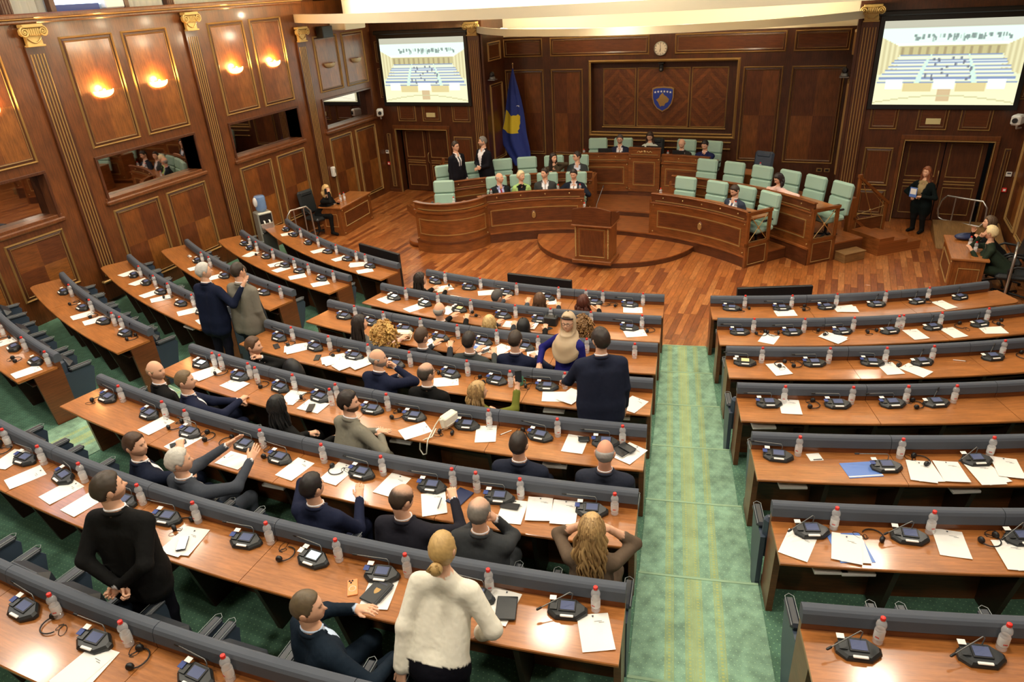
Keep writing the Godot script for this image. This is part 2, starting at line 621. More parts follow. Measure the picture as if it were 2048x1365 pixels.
var trims := 0
func pilaster(xf: Transform3D, w: float, base: float, top: float, label: String) -> void:
	trims += 1
	var t := thing("trim_%d" % trims, label, "pilaster", "", xf, "structure")
	part(t, "shaft", MB.new().span(Vector3(-w * 0.5, base, 0.0), Vector3(w * 0.5, top - 0.33, 0.05), 0.004), M.wall_dark)
	var fl := w * 0.66 / 4.0
	for i in 5:
		var m := MB.new()
		m.tube([Vector3((i - 2) * fl, base + 0.12, 0.05), Vector3((i - 2) * fl, top - 0.45, 0.05)], 0.011, 6)
		part(t, "reed", m, M.gold)
	part(t, "base_moulding", MB.new().span(Vector3(-w * 0.62, base, 0), Vector3(w * 0.62, base + 0.05, 0.09), 0.015), M.gold)
	part(t, "plinth", MB.new().span(Vector3(-w * 0.6, base - 0.32, 0), Vector3(w * 0.6, base, 0.075), 0.006), M.wall_dark)
	ionic_capital(t, w * 0.95, top, 0.05)

func sconce(xf: Transform3D, lit: bool, label: String, tilt := 0.0) -> void:
	var t := thing("wall_sconce", label, "wall lamp", "half-bowl wall sconces", xf)
	var pts := PackedVector3Array()
	var rows := 7
	for i in rows + 1:
		var b := i / float(rows)
		var rr := 0.205 * sin(b * PI * 0.5 + 0.02)
		for s in 15:
			var a := PI * s / 14.0
			pts.append(Vector3(-rr * cos(a), -0.12 + 0.125 * b * b, 0.012 + rr * 0.62 * sin(a)))
	var m := MB.new()
	m.grid(pts, rows + 1, 15, false, Vector3(0, 0, 0.02))
	if lit:
		if not M.has("sconce_glow"):
			var g := glow("sconce_glow", Color(1.0, 0.82, 0.56), 2.2)
			g.albedo_color = Color(0.95, 0.85, 0.7)
		part(t, "shade", m, M.sconce_glow)
		part(t, "bulb", MB.new().ball(Vector3(0, -0.005, 0.055), Vector3(0.026, 0.035, 0.026), 8, 6), M.bulb_glow)
		var l := OmniLight3D.new()
		l.name = "sconce_light"
		l.light_color = Color(1.0, 0.74, 0.44)
		l.light_energy = 0.75
		l.light_size = 0.05
		l.omni_range = 12
		l.shadow_enabled = true
		l.position = Vector3(0, 0.03, 0.075)
		t.add_child(l)
	else:
		if not M.has("alabaster"): mat("alabaster", 170, 150, 112, 0.6)
		part(t, "shade", m, M.alabaster)
	part(t, "back_plate", MB.new().span(Vector3(-0.06, -0.07, 0), Vector3(0.06, 0.0, 0.02), 0.005), M.brass)

func side_bay(wall: Node3D, xf: Transform3D, p: float, sgn: float, top: float, low: float, lit: bool, uw := 1.04, bay := 3.317, names := ["", "", ""], wn := 0) -> void:
	# p: z of the pilaster before this bay; the bay runs towards the stage
	var u := func(z: float) -> float: return -z * sgn
	var us := [p - 0.48, p - 0.48 - uw, p - 0.67 - uw, p - 0.67 - 2 * uw]
	for k: int in [0, 2]:
		var a: float = u.call(us[k])
		var b: float = u.call(us[k + 1])
		panel(wall, xf, minf(a, b), 3.19, maxf(a, b), top, ["veneer_mid", "veneer_light", "veneer_light", "veneer_mid"])
		panel(wall, xf, minf(a, b), low, maxf(a, b), 2.06, ["veneer_deep", "veneer_light", "veneer_mid", "veneer_deep"])
		if names[0]: sconce(xf * Transform3D(Basis(), Vector3((a + b) * 0.5, 4.12 if top > 5.0 else 3.86, 0.01)), lit, names[0] % ("pilaster-side" if k == 0 else "corner-side") if "%s" in names[0] else names[0])
	# booth window
	var w0: float = u.call(us[0])
	var w1: float = u.call(us[3])
	var lo := minf(w0, w1)
	var hi := maxf(w0, w1)
	if wn:
		var t := thing("window_%d" % wn, names[1], "window", "", xf, "structure")
		part(t, "pane", MB.new().span(Vector3(lo, 2.3, -0.19), Vector3(hi, 3.02, -0.18)), M.mirror_glass)
		var f := MB.new()
		f.span(Vector3(lo - 0.05, 3.0, -0.2), Vector3(hi + 0.05, 3.05, 0.03), 0.006)
		f.span(Vector3(lo - 0.05, 2.22, -0.2), Vector3(lo, 3.0, 0.03), 0.006)
		f.span(Vector3(hi, 2.22, -0.2), Vector3(hi + 0.05, 3.0, 0.03), 0.006)
		part(t, "frame", f, M.wall_dark)
		var s := MB.new()
		s.span(Vector3(lo - 0.08, 2.21, -0.2), Vector3(hi + 0.08, 2.3, 0.02), 0.008)
		s.span(Vector3(lo - 0.1, 2.17, -0.02), Vector3(hi + 0.1, 2.25, 0.07), 0.02)
		part(t, "sill", s, M.wall_wood)

func build_side_wall(left: bool) -> void:
	var sgn := 1.0 if left else -1.0
	var xf := left_frame() if left else right_frame()
	var side := "left" if left else "right"
	var wall := thing("wall_" + side, "wood-panelled side wall with lit sconces, booth windows and reeded pilasters" if left else "wood-panelled side wall beside the lifting ramp and the steward's desk", "wall", "", Transform3D(), "structure")
	var u := func(z: float) -> float: return -z * sgn
	var piers := [23.917, 20.6, 17.283, 13.966, 10.649, 7.332]
	# the wall board is cut by the booth windows
	var edges := []
	for p: float in piers:
		edges.append([p - 0.48, (p - 2.75) if p > 8.0 else 4.66])
	var b := MB.new()
	b.X = xf
	var z1 := 27.0
	b.span(Vector3(u.call(z1), -0.3, -0.25), Vector3(u.call(2.6), 2.22, 0.0))
	b.span(Vector3(u.call(z1), 3.02, -0.25), Vector3(u.call(2.6), 5.3, 0.0))
	var last := z1
	for e: Array in edges:
		b.span(Vector3(u.call(last), 2.22, -0.25), Vector3(u.call(e[0]), 3.02, 0.0))
		last = e[1]
	b.span(Vector3(u.call(last), 2.22, -0.25), Vector3(u.call(2.6), 3.02, 0.0))
	part(wall, "wall_board", b, M.wall_wood)
	var co := MB.new()
	co.X = xf
	co.span(Vector3(u.call(z1), 5.27, 0.0), Vector3(u.call(7.1), 5.34, 0.07), 0.02)
	co.span(Vector3(u.call(z1), 5.34, -0.1), Vector3(u.call(7.1), 5.42, 0.12), 0.02)
	part(wall, "cornice", co, M.wall_wood)
	var gl := MB.new()
	gl.X = xf
	gl.tube([Vector3(u.call(z1), 5.345, 0.09), Vector3(u.call(7.1), 5.345, 0.09)], 0.018, 6)
	part(wall, "cornice_bead", gl, M.gold)
	# gallery level above the cornice: pleated curtains between dark posts
	var pl := PackedVector3Array()
	var n := 420
	for i in n:
		var z := lerpf(z1, 6.6, i / float(n - 1))
		for y: float in [5.38, 7.0]: pl.append(Vector3(u.call(z), y, -0.42 + 0.035 * sin(i * 2.1)))
	var cu := MB.new()
	cu.X = xf
	cu.grid(pl, n, 2, false, Vector3(0, 6, -50))
	part(wall, "pleated_curtain", cu, M.curtain)
	part(wall, "gallery_ledge", MB.new().span(Vector3(-WX - 0.6, 5.3, 6.6) * Vector3(sgn, 1, 1), Vector3(-WX + 0.02, 5.38, z1) * Vector3(sgn, 1, 1)), M.wall_dark)
	for p: float in piers:
		for dz: float in [0.0, 1.66]:
			var po := MB.new()
			po.X = xf
			po.span(Vector3(u.call(p - dz) - 0.09, 5.38, -0.42), Vector3(u.call(p - dz) + 0.09, 7.0, -0.3), 0.01)
			for i in 3: po.tube([Vector3(u.call(p - dz) + (i - 1) * 0.05, 5.38, -0.3), Vector3(u.call(p - dz) + (i - 1) * 0.05, 7.0, -0.3)], 0.012, 5)
			if dz == 0.0: part(wall, "gallery_post", po, M.wall_dark)
	part(wall, "outer_board", MB.new().span(Vector3(-WX - 0.75, 5.3, 2.6) * Vector3(sgn, 1, 1), Vector3(-WX - 0.6, 7.05, z1) * Vector3(sgn, 1, 1)), M.wall_dark)
	if left:
		var where := ["beside the pleated gallery, third bay from the stage", "", ""]
		side_bay(wall, xf, 17.283, sgn, 5.04, 1.05, true, 1.04, 3.317, ["lit wall sconce, %s panel, bay farthest from the water dispenser", "dark booth window with wooden sill, bay farthest from the stage"], 1)
		side_bay(wall, xf, 13.966, sgn, 5.04, 0.57, true, 1.04, 3.317, ["lit wall sconce, %s panel, above the window mirroring the ministers", "booth window mirroring the government bench, sill below the brightest sconces"], 2)
		side_bay(wall, xf, 10.649, sgn, 5.04, 0.44, true, 1.04, 3.317, ["lit wall sconce, %s panel, above the window mirroring the flag", "booth window mirroring the flag, behind the water dispenser"], 3)
		side_bay(wall, xf, 7.332, sgn, 4.52, 0.17, false, 0.98, 3.0, ["unlit stone half-bowl sconce on the %s panel beside the left screen", "booth window nearest the corner, above the steward with the phone"], 4)
		side_bay(wall, xf, 20.6, sgn, 5.04, 1.3, true, 1.04, 3.317, ["", "booth window at the gallery end of the sconce wall"], 5)
		for d: Array in [[17.283, 1.2, 5.27, "reeded wooden pilaster with gilt Ionic capital, gallery end of the sconce wall"], [13.966, 0.86, 5.27, "reeded wooden pilaster with gilt Ionic capital, second from the gallery end"], [10.649, 0.56, 5.27, "reeded wooden pilaster with gilt Ionic capital beside the water dispenser"], [7.332, 0.35, 4.78, "reeded pilaster with dull capital behind the steward with the phone"]]:
			pilaster(xf * Transform3D(Basis(), Vector3(u.call(d[0]), 0, 0.0)), 0.33, d[1], d[2], d[3])
	else:
		for p: float in [7.332, 10.649, 13.966, 17.283]:
			side_bay(wall, xf, p, sgn, 4.52 if p < 8 else 5.04, 0.3, false, 0.98 if p < 8 else 1.04, 3.0, ["", "booth window in the wall beside the lifting ramp"], 6 + int((p - 7.3) / 3.3))
			pilaster(xf * Transform3D(Basis(), Vector3(u.call(p), 0, 0.0)), 0.33, 0.5, 4.78 if p < 8 else 5.27, "reeded pilaster on the wall beside the lifting ramp, %d m from the stage wall" % int(p - 4))
	# bright daylight panes of the gallery booths, seen over the cornice
	var pane_no := 0
	for z: Array in ([[11.72, 13.2], [15.0, 16.5], [18.4, 19.9]] if left else [[11.7, 13.2], [15.0, 16.5]]):
		var ww := thing("window_%d" % (20 + pane_no + (0 if left else 10)), "bright gallery booth window above the cornice of the %s wall" % ("sconce" if left else "ramp"), "window", "gallery booth windows", xf, "structure")
		pane_no += 1
		var a: float = u.call(z[0])
		var c: float = u.call(z[1])
		var lo := minf(a, c)
		var hi := maxf(a, c)
		part(ww, "daylight_pane_window", MB.new().span(Vector3(lo, 5.5, -0.36), Vector3(hi, 6.5, -0.34)), M.day_glow)
		part(ww, "blue_board", MB.new().span(Vector3(lo, 5.4, -0.34), Vector3(lerpf(lo, hi, 0.62), 5.52, -0.3)), M.blue_card)
		part(ww, "white_box", MB.new().span(Vector3(lerpf(lo, hi, 0.66), 5.42, -0.34), Vector3(hi - 0.1, 5.75, -0.2), 0.02), M.white_plastic)
		var f := MB.new()
		for q: float in [lo, hi]: f.span(Vector3(q - 0.05, 5.38, -0.38), Vector3(q + 0.05, 6.6, -0.26), 0.005)
		f.span(Vector3(lo, 6.5, -0.38), Vector3(hi, 6.6, -0.26), 0.005)
		part(ww, "frame", f, M.wall_dark)
		var al := AreaLight3D.new()
		al.name = "daylight"
		al.area_size = Vector2(hi - lo - 0.1, 0.9)
		al.light_color = Color(0.74, 0.84, 1.0)
		al.light_energy = 1.3
		al.area_range = 30
		al.shadow_enabled = true
		al.transform = Transform3D(Basis(Vector3.UP, PI), Vector3((lo + hi) * 0.5, 6.0, -0.28))
		ww.add_child(al)

func build_back_wall() -> void:
	var w := thing("wall_back", "dark panelled stage wall with two screen wings and a recessed middle", "wall", "", Transform3D(), "structure")
	var b := MB.new()
	# wings with door openings
	for s: float in [-1.0, 1.0]:
		var x := func(v: float) -> float: return v * s
		b.span(Vector3(x.call(4.42), 0, ZB - 0.3), Vector3(x.call(5.68), 4.9, ZB))
		b.span(Vector3(x.call(7.42), 0, ZB - 0.3), Vector3(x.call(WX), 4.9, ZB))
		b.span(Vector3(x.call(5.68), 1.87, ZB - 0.3), Vector3(x.call(7.42), 4.9, ZB))
		b.span(Vector3(x.call(4.42), 0, ZN - 0.3), Vector3(x.call(4.55), 4.9, ZB - 0.3))
	# niche wall: round the central recess
	b.span(Vector3(-4.55, 0, ZN - 0.3), Vector3(-1.92, 4.1, ZN))
	b.span(Vector3(1.87, 0, ZN - 0.3), Vector3(4.55, 4.1, ZN))
	b.span(Vector3(-1.92, 3.41, ZN - 0.3), Vector3(1.87, 4.1, ZN))
	b.span(Vector3(-1.92, 0, ZN - 0.3), Vector3(1.87, 1.6, ZN - 0.02))
	b.span(Vector3(-1.95, 1.5, ZN - 0.34), Vector3(1.9, 3.45, ZN - 0.24))
	part(w, "wall_board", b, M.wall_dark)
	part(w, "white_upper_wall", MB.new().span(Vector3(-4.55, 4.1, ZN - 0.3), Vector3(4.55, 5.6, ZN - 0.02)), M.white_paint)
	var I := Transform3D(Basis(), Vector3(0, 0, ZB))
	var J := Transform3D(Basis(), Vector3(0, 0, ZN))
	var dk := ["veneer_deep", "veneer_deep", "veneer_deep", "veneer_deep"]
	for s: float in [-1.0, 1.0]:
		for q: Array in [[4.94, 5.5], [5.86, 6.45], [6.66, 7.25]]:
			panel(w, I, minf(q[0] * s, q[1] * s), 2.06, maxf(q[0] * s, q[1] * s), 2.62, dk, 0.03)
		panel(w, I, minf(4.94 * s, 5.52 * s), 0.81, maxf(4.94 * s, 5.52 * s), 1.67, dk, 0.035)
		panel(w, I, minf(4.94 * s, 5.52 * s), 0.12, maxf(4.94 * s, 5.52 * s), 0.72, dk, 0.035)
		panel(w, I, minf(7.6 * s, 7.72 * s), 0.15, maxf(7.6 * s, 7.72 * s), 1.71, dk, 0.02)
		panel(w, I, minf(7.58 * s, 7.74 * s), 2.7, maxf(7.58 * s, 7.74 * s), 3.5, dk, 0.02)
		panel(w, I, minf(7.58 * s, 7.74 * s), 3.65, maxf(7.58 * s, 7.74 * s), 4.2, dk, 0.02)
	for q: Array in [[-4.43, -3.28], [-3.06, -0.35], [0.3, 2.95], [3.12, 4.34]]: panel(w, J, q[0], 3.58, q[1], 4.05, dk, 0.036)
	for q: Array in [[-4.43, -3.27], [-3.05, -2.14], [2.01, 2.94], [3.13, 4.32]]: panel(w, J, q[0], 0.95, q[1], 3.26, ["veneer_mid", "veneer_deep", "veneer_deep", "veneer_mid"], 0.038)
	# narrow panels on the short returns beside the niche
	for s: float in [-1.0, 1.0]:
		var rf := Transform3D(Basis(Vector3.UP, -s * PI / 2), Vector3(s * 4.42, 0, (ZN + ZB) * 0.5))
		panel(w, rf, -0.4, 3.58, 0.4, 4.05, dk, 0.03)
		panel(w, rf, -0.4, 0.95, 0.4, 3.0, dk, 0.03)
	# the recess: gilt surround, three fields of diamond-matched veneer, ledges
	var K := Transform3D(Basis(), Vector3(0, 0, ZN - 0.24))
	var fr := MB.new()
	fr.X = J
	bar_frame(fr, -1.98, 1.5, 1.93, 3.47, 0.07, 0.0, 0.04)
	part(w, "recess_surround", fr, M.gold)
	for q: Array in [[-1.64, -0.74], [-0.7, 0.68], [0.72, 1.64]]: diamond_panel(w, K, q[0], 1.74, q[1], 3.24)
	var lg := MB.new()
	for q: Array in [[1.62, -1.9, 1.85, 0.0], [1.72, -1.66, 1.66, -0.2], [1.42, -1.9, 1.85, 0.02], [1.25, -1.9, 1.85, 0.02]]: lg.span(Vector3(q[1], q[0] - 0.018, ZN + q[3] - 0.02), Vector3(q[2], q[0] + 0.018, ZN + q[3] + 0.03), 0.01)
	part(w, "gilt_ledge", lg, M.gold)
	for s: float in [-1.0, 1.0]:
		pilaster(Transform3D(Basis(), Vector3(4.66 * s, 0, ZB)), 0.34, 0.35, 4.6, "gilt reeded pilaster between the %s and the emblem wall" % ("flag" if s < 0 else "right-hand screen"))
	# doors
	for s: float in [-1.0, 1.0]:
		var d := thing("door_%d" % (1 if s < 0 else 2), "dark double door in a deep recess under the %s" % ("left screen" if s < 0 else "right screen"), "door", "", Transform3D(), "structure")
		var lf := MB.new()
		for k in 2:
			var x0: float = (5.75 + k * 0.8) * s
			var x1: float = (5.75 + k * 0.8 + 0.78) * s
			part(d, "door_leaf", MB.new().span(Vector3(x0, 0.02, ZB - 0.27), Vector3(x1, 1.84, ZB - 0.22), 0.004), M.wall_dark)
			var g := MB.new()
			g.X = Transform3D(Basis(), Vector3(0, 0, ZB - 0.22))
			var a := minf(x0, x1) + 0.09
			var c := maxf(x0, x1) - 0.09
			bar_frame(g, a, 1.0, c, 1.76, 0.022, 0, 0.015)
			bar_frame(g, a, 0.16, c, 0.78, 0.022, 0, 0.015)
			g.span(Vector3(a, 0.84, 0), Vector3(c, 0.865, 0.014))
			g.span(Vector3(a, 0.9, 0), Vector3(c, 0.925, 0.014))
			part(d, "leaf_moulding", g, M.gold)
		part(d, "handle", MB.new().tube([Vector3(6.5 * s, 0.85, ZB - 0.2), Vector3(6.5 * s, 0.9, ZB - 0.15), Vector3(6.5 * s, 1.1, ZB - 0.15), Vector3(6.5 * s, 1.15, ZB - 0.2)], 0.012, 6), M.brass)
		var cas := MB.new()
		cas.X = I
		var l := minf(5.62 * s, 7.48 * s)
		var r := maxf(5.62 * s, 7.48 * s)
		cas.span(Vector3(l, 1.86, -0.02), Vector3(r, 1.96, 0.05), 0.01)
		for q: float in [l, r - 0.07]: cas.span(Vector3(q, 0, -0.02), Vector3(q + 0.07, 1.86, 0.05), 0.01)
		part(d, "casing", cas, M.wall_wood)
		var cg := MB.new()
		cg.X = I
		cg.span(Vector3(l + 0.075, 1.835, 0.0), Vector3(r - 0.075, 1.86, 0.06))
		for q: float in [l + 0.075, r - 0.095]: cg.span(Vector3(q, 0.0, 0.0), Vector3(q + 0.02, 1.84, 0.06))
		part(d, "casing_bead", cg, M.gold)
	var bb := thing("baseboard_back", "dark skirting along the stage wall's wings", "baseboard", "", Transform3D(), "structure")
	for q: Array in [[-WX, -7.48], [-5.62, -4.42], [4.42, 5.62], [7.48, WX]]: part(bb, "skirting", MB.new().span(Vector3(q[0], 0, ZB), Vector3(q[1], 0.09, ZB + 0.03), 0.006), M.kerb_wood)
	# hall end behind the gallery: closes the room
	part(thing("wall_gallery", "plain panelled wall at the gallery end", "wall", "", Transform3D(), "structure"), "wall_board", MB.new().span(Vector3(-WX - 0.7, -0.3, 27.0), Vector3(WX + 0.7, 7.1, 27.2)), M.wall_wood)

func diamond_panel(parent: Node3D, xf: Transform3D, u0: float, v0: float, u1: float, v1: float) -> void:
	var n := Node3D.new()
	n.name = "diamond_panel"
	n.transform = xf
	parent.add_child(n, true)
	var f := MB.new()
	bar_frame(f, u0, v0, u1, v1, 0.028, 0.0, 0.02)
	part(n, "bead", f, M.gold)
	# bands of veneer mitred into nested diamonds
	var c := Vector2((u0 + u1) * 0.5, (v0 + v1) * 0.5)
	var hu := (u1 - u0) * 0.5 - 0.03
	var hv := (v1 - v0) * 0.5 - 0.03
	var field := PackedVector2Array([c + Vector2(-hu, -hv), c + Vector2(hu, -hv), c + Vector2(hu, hv), c + Vector2(-hu, hv)])
	var k := 0
	var d := 0.0
	var st := 0.11
	while d < hu + hv:
		for s: Vector2 in [Vector2(1, 1), Vector2(-1, 1), Vector2(-1, -1), Vector2(1, -1)]:
			var band := PackedVector2Array([c + Vector2(d * s.x, 0), c + Vector2((d + st) * s.x, 0), c + Vector2(0, (d + st) * s.y), c + Vector2(0, d * s.y)])
			for pc: PackedVector2Array in Geometry2D.intersect_polygons(band, field):
				if pc.size() > 2: part(n, "veneer_band", MB.new().prism(pc, -0.005, 0.004), M[["veneer_mid", "veneer_deep", "wall_wood"][(k + (1 if s.x * s.y > 0 else 0)) % 3]])
		k += 1
		d += st

func build_floor() -> void:
	var f := thing("floor", "reddish strip parquet in front of the benches", "floor", "", Transform3D(), "structure")
	part(f, "floor_bed", MB.new().span(Vector3(-WX, -0.3, ZN - 0.3), Vector3(WX, -0.006, 27)), M.gap)
	# planks run from the stage towards the gallery
	var w := 0.112
	var all := []
	rng.seed = 11
	var x := -WX
	while x < WX - 0.02:
		var z := ZB - 0.25 + rng.randf() * -0.7
		while z < 12.4:
			var l := rng.randf_range(0.55, 1.25)
			var z0 := maxf(z, ZB - 0.28)
			var z1 := z + l
			var lim := sqrt(maxf(0.0, pow(RAD1 + 0.3, 2) - pow(x + w * 0.5, 2)))
			z1 = minf(z1, lim)
			if z1 - z0 > 0.05: all.append([x, z0, minf(x + w, WX), z1, rng.randi() % 7 if rng.randf() < 0.75 else 0, rng.randf()])
			z += l
		x += w
	# the planks that show largest are single parts; the rest is one part
	var eye := Vector2(4.2, 22.2)
	var score := func(p: Array) -> float:
		var c := Vector2((p[0] + p[2]) * 0.5, (p[1] + p[3]) * 0.5)
		var s: float = (p[3] - p[1]) / maxf(1.0, pow(c.distance_to(eye), 3.0))
		if c.y < 7.0 and absf(c.x) < 4.6: s *= 0.02
		if c.length() > RAD1 - 0.55: s *= 0.1
		if absf(c.x) > 6.5: s *= 0.2
		return s
	all.sort_custom(func(a: Array, b: Array) -> bool: return score.call(a) > score.call(b))
	var lin := []
	for i in 7: lin.append(M["plank%d" % i].albedo_color.srgb_to_linear())
	var rest := MB.new()
	rest.colored = true
	var unit := MB.new().box(Vector3.ZERO, Vector3.ONE).mesh()
	for i in all.size():
		var p: Array = all[i]
		var c := Vector3((p[0] + p[2]) * 0.5, -0.006 + 0.0012 * p[5], (p[1] + p[3]) * 0.5)
		var s := Vector3(p[2] - p[0] - 0.003, 0.012, p[3] - p[1] - 0.003)
		if i < 300: inst(f, "plank", MB.new().box(Vector3.ZERO, s, 0.0015).mesh(), M["plank%d" % p[4]], Transform3D(Basis(), c))
		else:
			rest.tint = lin[p[4]]
			rest.box(c, s)
	var rm: StandardMaterial3D = M.plank0.duplicate()
	rm.albedo_color = Color(1, 1, 1)
	rm.vertex_color_use_as_albedo = true
	part(f, "planks", rest, rm).set_meta("kind", "stuff")

func arc_plate(mb: MB, r0: float, r1: float, y0: float, y1: float, x0: float, x1: float, n: int) -> void:
	# a platform between two row arcs, cut by the side walls
	var a := []
	var b := []
	for i in n + 1:
		var x := lerpf(x0, x1, float(i) / n)
		a.append(Vector2(x, sqrt(maxf(0.0, r0 * r0 - x * x))))
		b.append(Vector2(x, sqrt(maxf(0.0, r1 * r1 - x * x))))
	for i in n:
		mb.quad(Vector3(a[i].x, y1, a[i].y), Vector3(a[i + 1].x, y1, a[i + 1].y), Vector3(b[i + 1].x, y1, b[i + 1].y), Vector3(b[i].x, y1, b[i].y), Vector3.UP)
		mb.quad(Vector3(a[i].x, y0, a[i].y), Vector3(a[i + 1].x, y0, a[i + 1].y), Vector3(a[i + 1].x, y1, a[i + 1].y), Vector3(a[i].x, y1, a[i].y), Vector3(0, 0, -1))

func build_platforms() -> void:
	for n in range(1, 10):
		var y := rowy(n) if n < 9 else rowy(8)
		var r0 := rowr(n) + 0.04
		var r1 := r0 + PITCH + (8.0 if n == 9 else 0.0)
		var p := thing("platform_carpet" if n > 1 else "platform_carpet", "green dotted carpet on the %s seating step" % ["first", "second", "third", "fourth", "fifth", "sixth", "seventh", "eighth", "topmost"][n - 1], "carpet", "", Transform3D(), "structure")
		var mb := MB.new()
		arc_plate(mb, r0, r1, -0.25, maxf(y, 0.004), -WX, WX, 64)
		part(p, "carpet_top", mb, M.carpet)
		# runner in the two aisles, its stripes parallel to the aisle
		for s: float in [-1.0, 1.0]:
			var a := deg_to_rad(11.77 * s)
			var e := Vector3(sin(a), 0, cos(a))
			var o := Vector3(cos(a), 0, -sin(a))
			var q := MB.new()
			var t0 := deg_to_rad(10.2 * s)
			var t1 := deg_to_rad(13.38 * s)
			var ya := maxf(y, 0.004) + 0.006
			var pts := PackedVector3Array()
			var uv := PackedVector2Array()
			for i in 9:
				var th := lerpf(t0, t1, i / 8.0)
				for r: float in [r0 - 0.012, r1 - 0.012]:
					var v := Vector3(sin(th) * r, ya, cos(th) * r)
					pts.append(v)
					uv.append(Vector2(0.5 + v.dot(o) * s, v.dot(e)))
			q.grid(pts, 9, 2, false, Vector3(0, -20, 15), uv)
			part(p, "aisle_runner", q, M.runner)
			var nose := MB.new()
			nose.arc(rect(r0 - 0.018, ya - 0.03, r0 + 0.006, ya + 0.004), 10.2 * s, 13.38 * s, 8)
			part(p, "step_nosing", nose, M.nosing)

func build_ceiling() -> void:
	var c := thing("ceiling", "pale plaster ceiling over the hall with curved light coves above the stage", "ceiling", "", Transform3D(), "structure")
	part(c, "ceiling_slab", MB.new().span(Vector3(-WX - 0.75, 7.0, 2.5), Vector3(WX + 0.75, 7.2, 27.2)), M.ceiling_paint)
	part(c, "stage_soffit", MB.new().arc(rect(0.5, 4.88, 11.3, 4.95), -39.5, 39.5, 30, -2.2), M.ceiling_paint)
	part(c, "stage_back_fill", MB.new().span(Vector3(-WX, 4.88, ZN - 0.3), Vector3(WX, 4.96, 6.2)), M.ceiling_paint)
	# large cove: fascia lip, tray and lit back wall
	part(c, "cove_fascia", MB.new().arc(rect(12.34, 4.87, 12.4, 5.05), -39.3, 39.3, 40, -2.2), M.fascia)
	part(c, "cove_tray", MB.new().arc(rect(11.2, 4.87, 12.36, 4.92), -39.3, 39.3, 40, -2.2), M.ceiling_paint)
	part(c, "cove_back", MB.new().arc(rect(11.0, 4.9, 11.2, 7.0), -39.3, 39.3, 40, -2.2), M.white_paint)
	# small cove in front of the emblem wall
	part(c, "niche_cove_fascia", MB.new().arc(rect(5.3, 4.33, 5.36, 4.48), -60, 60, 40, 1.55), M.fascia)
	part(c, "niche_cove_tray", MB.new().arc(rect(3.6, 4.33, 5.32, 4.37), -60, 60, 40, 1.55), M.ceiling_paint)
	for s: float in [-1.0, 1.0]:
		part(c, "soffit_rib", MB.new().span(Vector3(s * 7.83, 4.6, 5.2), Vector3(s * 7.35, 4.9, 6.1), 0.02), M.fascia)
	# lamps hidden in the coves
	for q: Array in [[11.75, 4.98, -2.2, 36.0, "long cove lamp hidden behind the curved ceiling lip", 13], [4.8, 4.4, 1.55, 52.0, "cove lamp hidden behind the lip over the emblem wall", 7]]:
		var l := thing("cove_lamp", q[4], "lamp", "", Transform3D())
		var n: int = q[5]
		for i in n:
			var a0: float = lerpf(-q[3], q[3], i / float(n))
			var a1: float = lerpf(-q[3], q[3], (i + 0.94) / float(n))
			part(l, "light_tube", MB.new().arc(rect(q[0] - 0.02, q[1] - 0.015, q[0] + 0.02, q[1] + 0.02), a0, a1, 3, q[2]), M.tube_glow)
			var am: float = deg_to_rad((a0 + a1) * 0.5)
			var al := OmniLight3D.new()
			al.name = "cove_light"
			al.light_color = Color(1.0, 0.94, 0.80)
			al.light_energy = 0.7 if q[0] > 8 else 1.6
			al.light_size = 0.05
			al.omni_range = 20
			al.shadow_enabled = true
			al.position = Vector3(q[0] * sin(am), q[1] + 0.12, q[2] + q[0] * cos(am))
			l.add_child(al)
	# recessed ceiling lights
	var spots := [[1.2, 15.0], [-3.9, 13.0], [-5.8, 18.6], [5.8, 14.2], [-6.1, 15.4], [5.8, 11.4], [1.0, 11.2], [-1.6, 17.4], [1.6, 19.2], [4.6, 18.6], [-2.8, 20.6], [6.4, 21.5], [1.2, 23.5], [-5.5, 10.8]]
	spots.append_array([[-2.4, 8.6, 4.87], [2.4, 8.6, 4.87], [0.0, 7.6, 4.87], [-5.6, 7.2, 4.87], [5.6, 7.2, 4.87], [-2.0, 5.2, 4.87], [2.0, 5.2, 4.87]])
	for p: Array in spots:
		var hy: float = 6.99 if p.size() < 3 else p[2]
		var l := thing("ceiling_light", "round recessed ceiling light over the seating" if hy > 6 else "round recessed light in the soffit over the stage", "lamp", "recessed ceiling lights", Transform3D(Basis(), Vector3(p[0], hy, p[1])))
		part(l, "ring", MB.new().lathe([Vector2(0.3, 0.0), Vector2(0.36, 0.0), Vector2(0.36, -0.03), Vector2(0.3, -0.02)], 24), M.white_plastic)
		part(l, "light_disc", MB.new().lathe([Vector2(0.0, -0.012), Vector2(0.3, -0.012), Vector2(0.3, 0.0), Vector2(0.0, 0.0)], 24), M.spot_glow)
		var al := AreaLight3D.new()
		al.name = "downlight"
		al.area_size = Vector2(0.5, 0.5)
		if hy < 6: al.area_size = Vector2(0.4, 0.4)
		al.light_color = Color(1.0, 0.96, 0.89)
		al.light_energy = 7.0 if hy > 6 else 2.2
		al.area_range = 30
		al.shadow_enabled = true
		al.transform = Transform3D(Basis(Vector3.RIGHT, -PI / 2), Vector3(0, -0.03, 0))
		l.add_child(al)

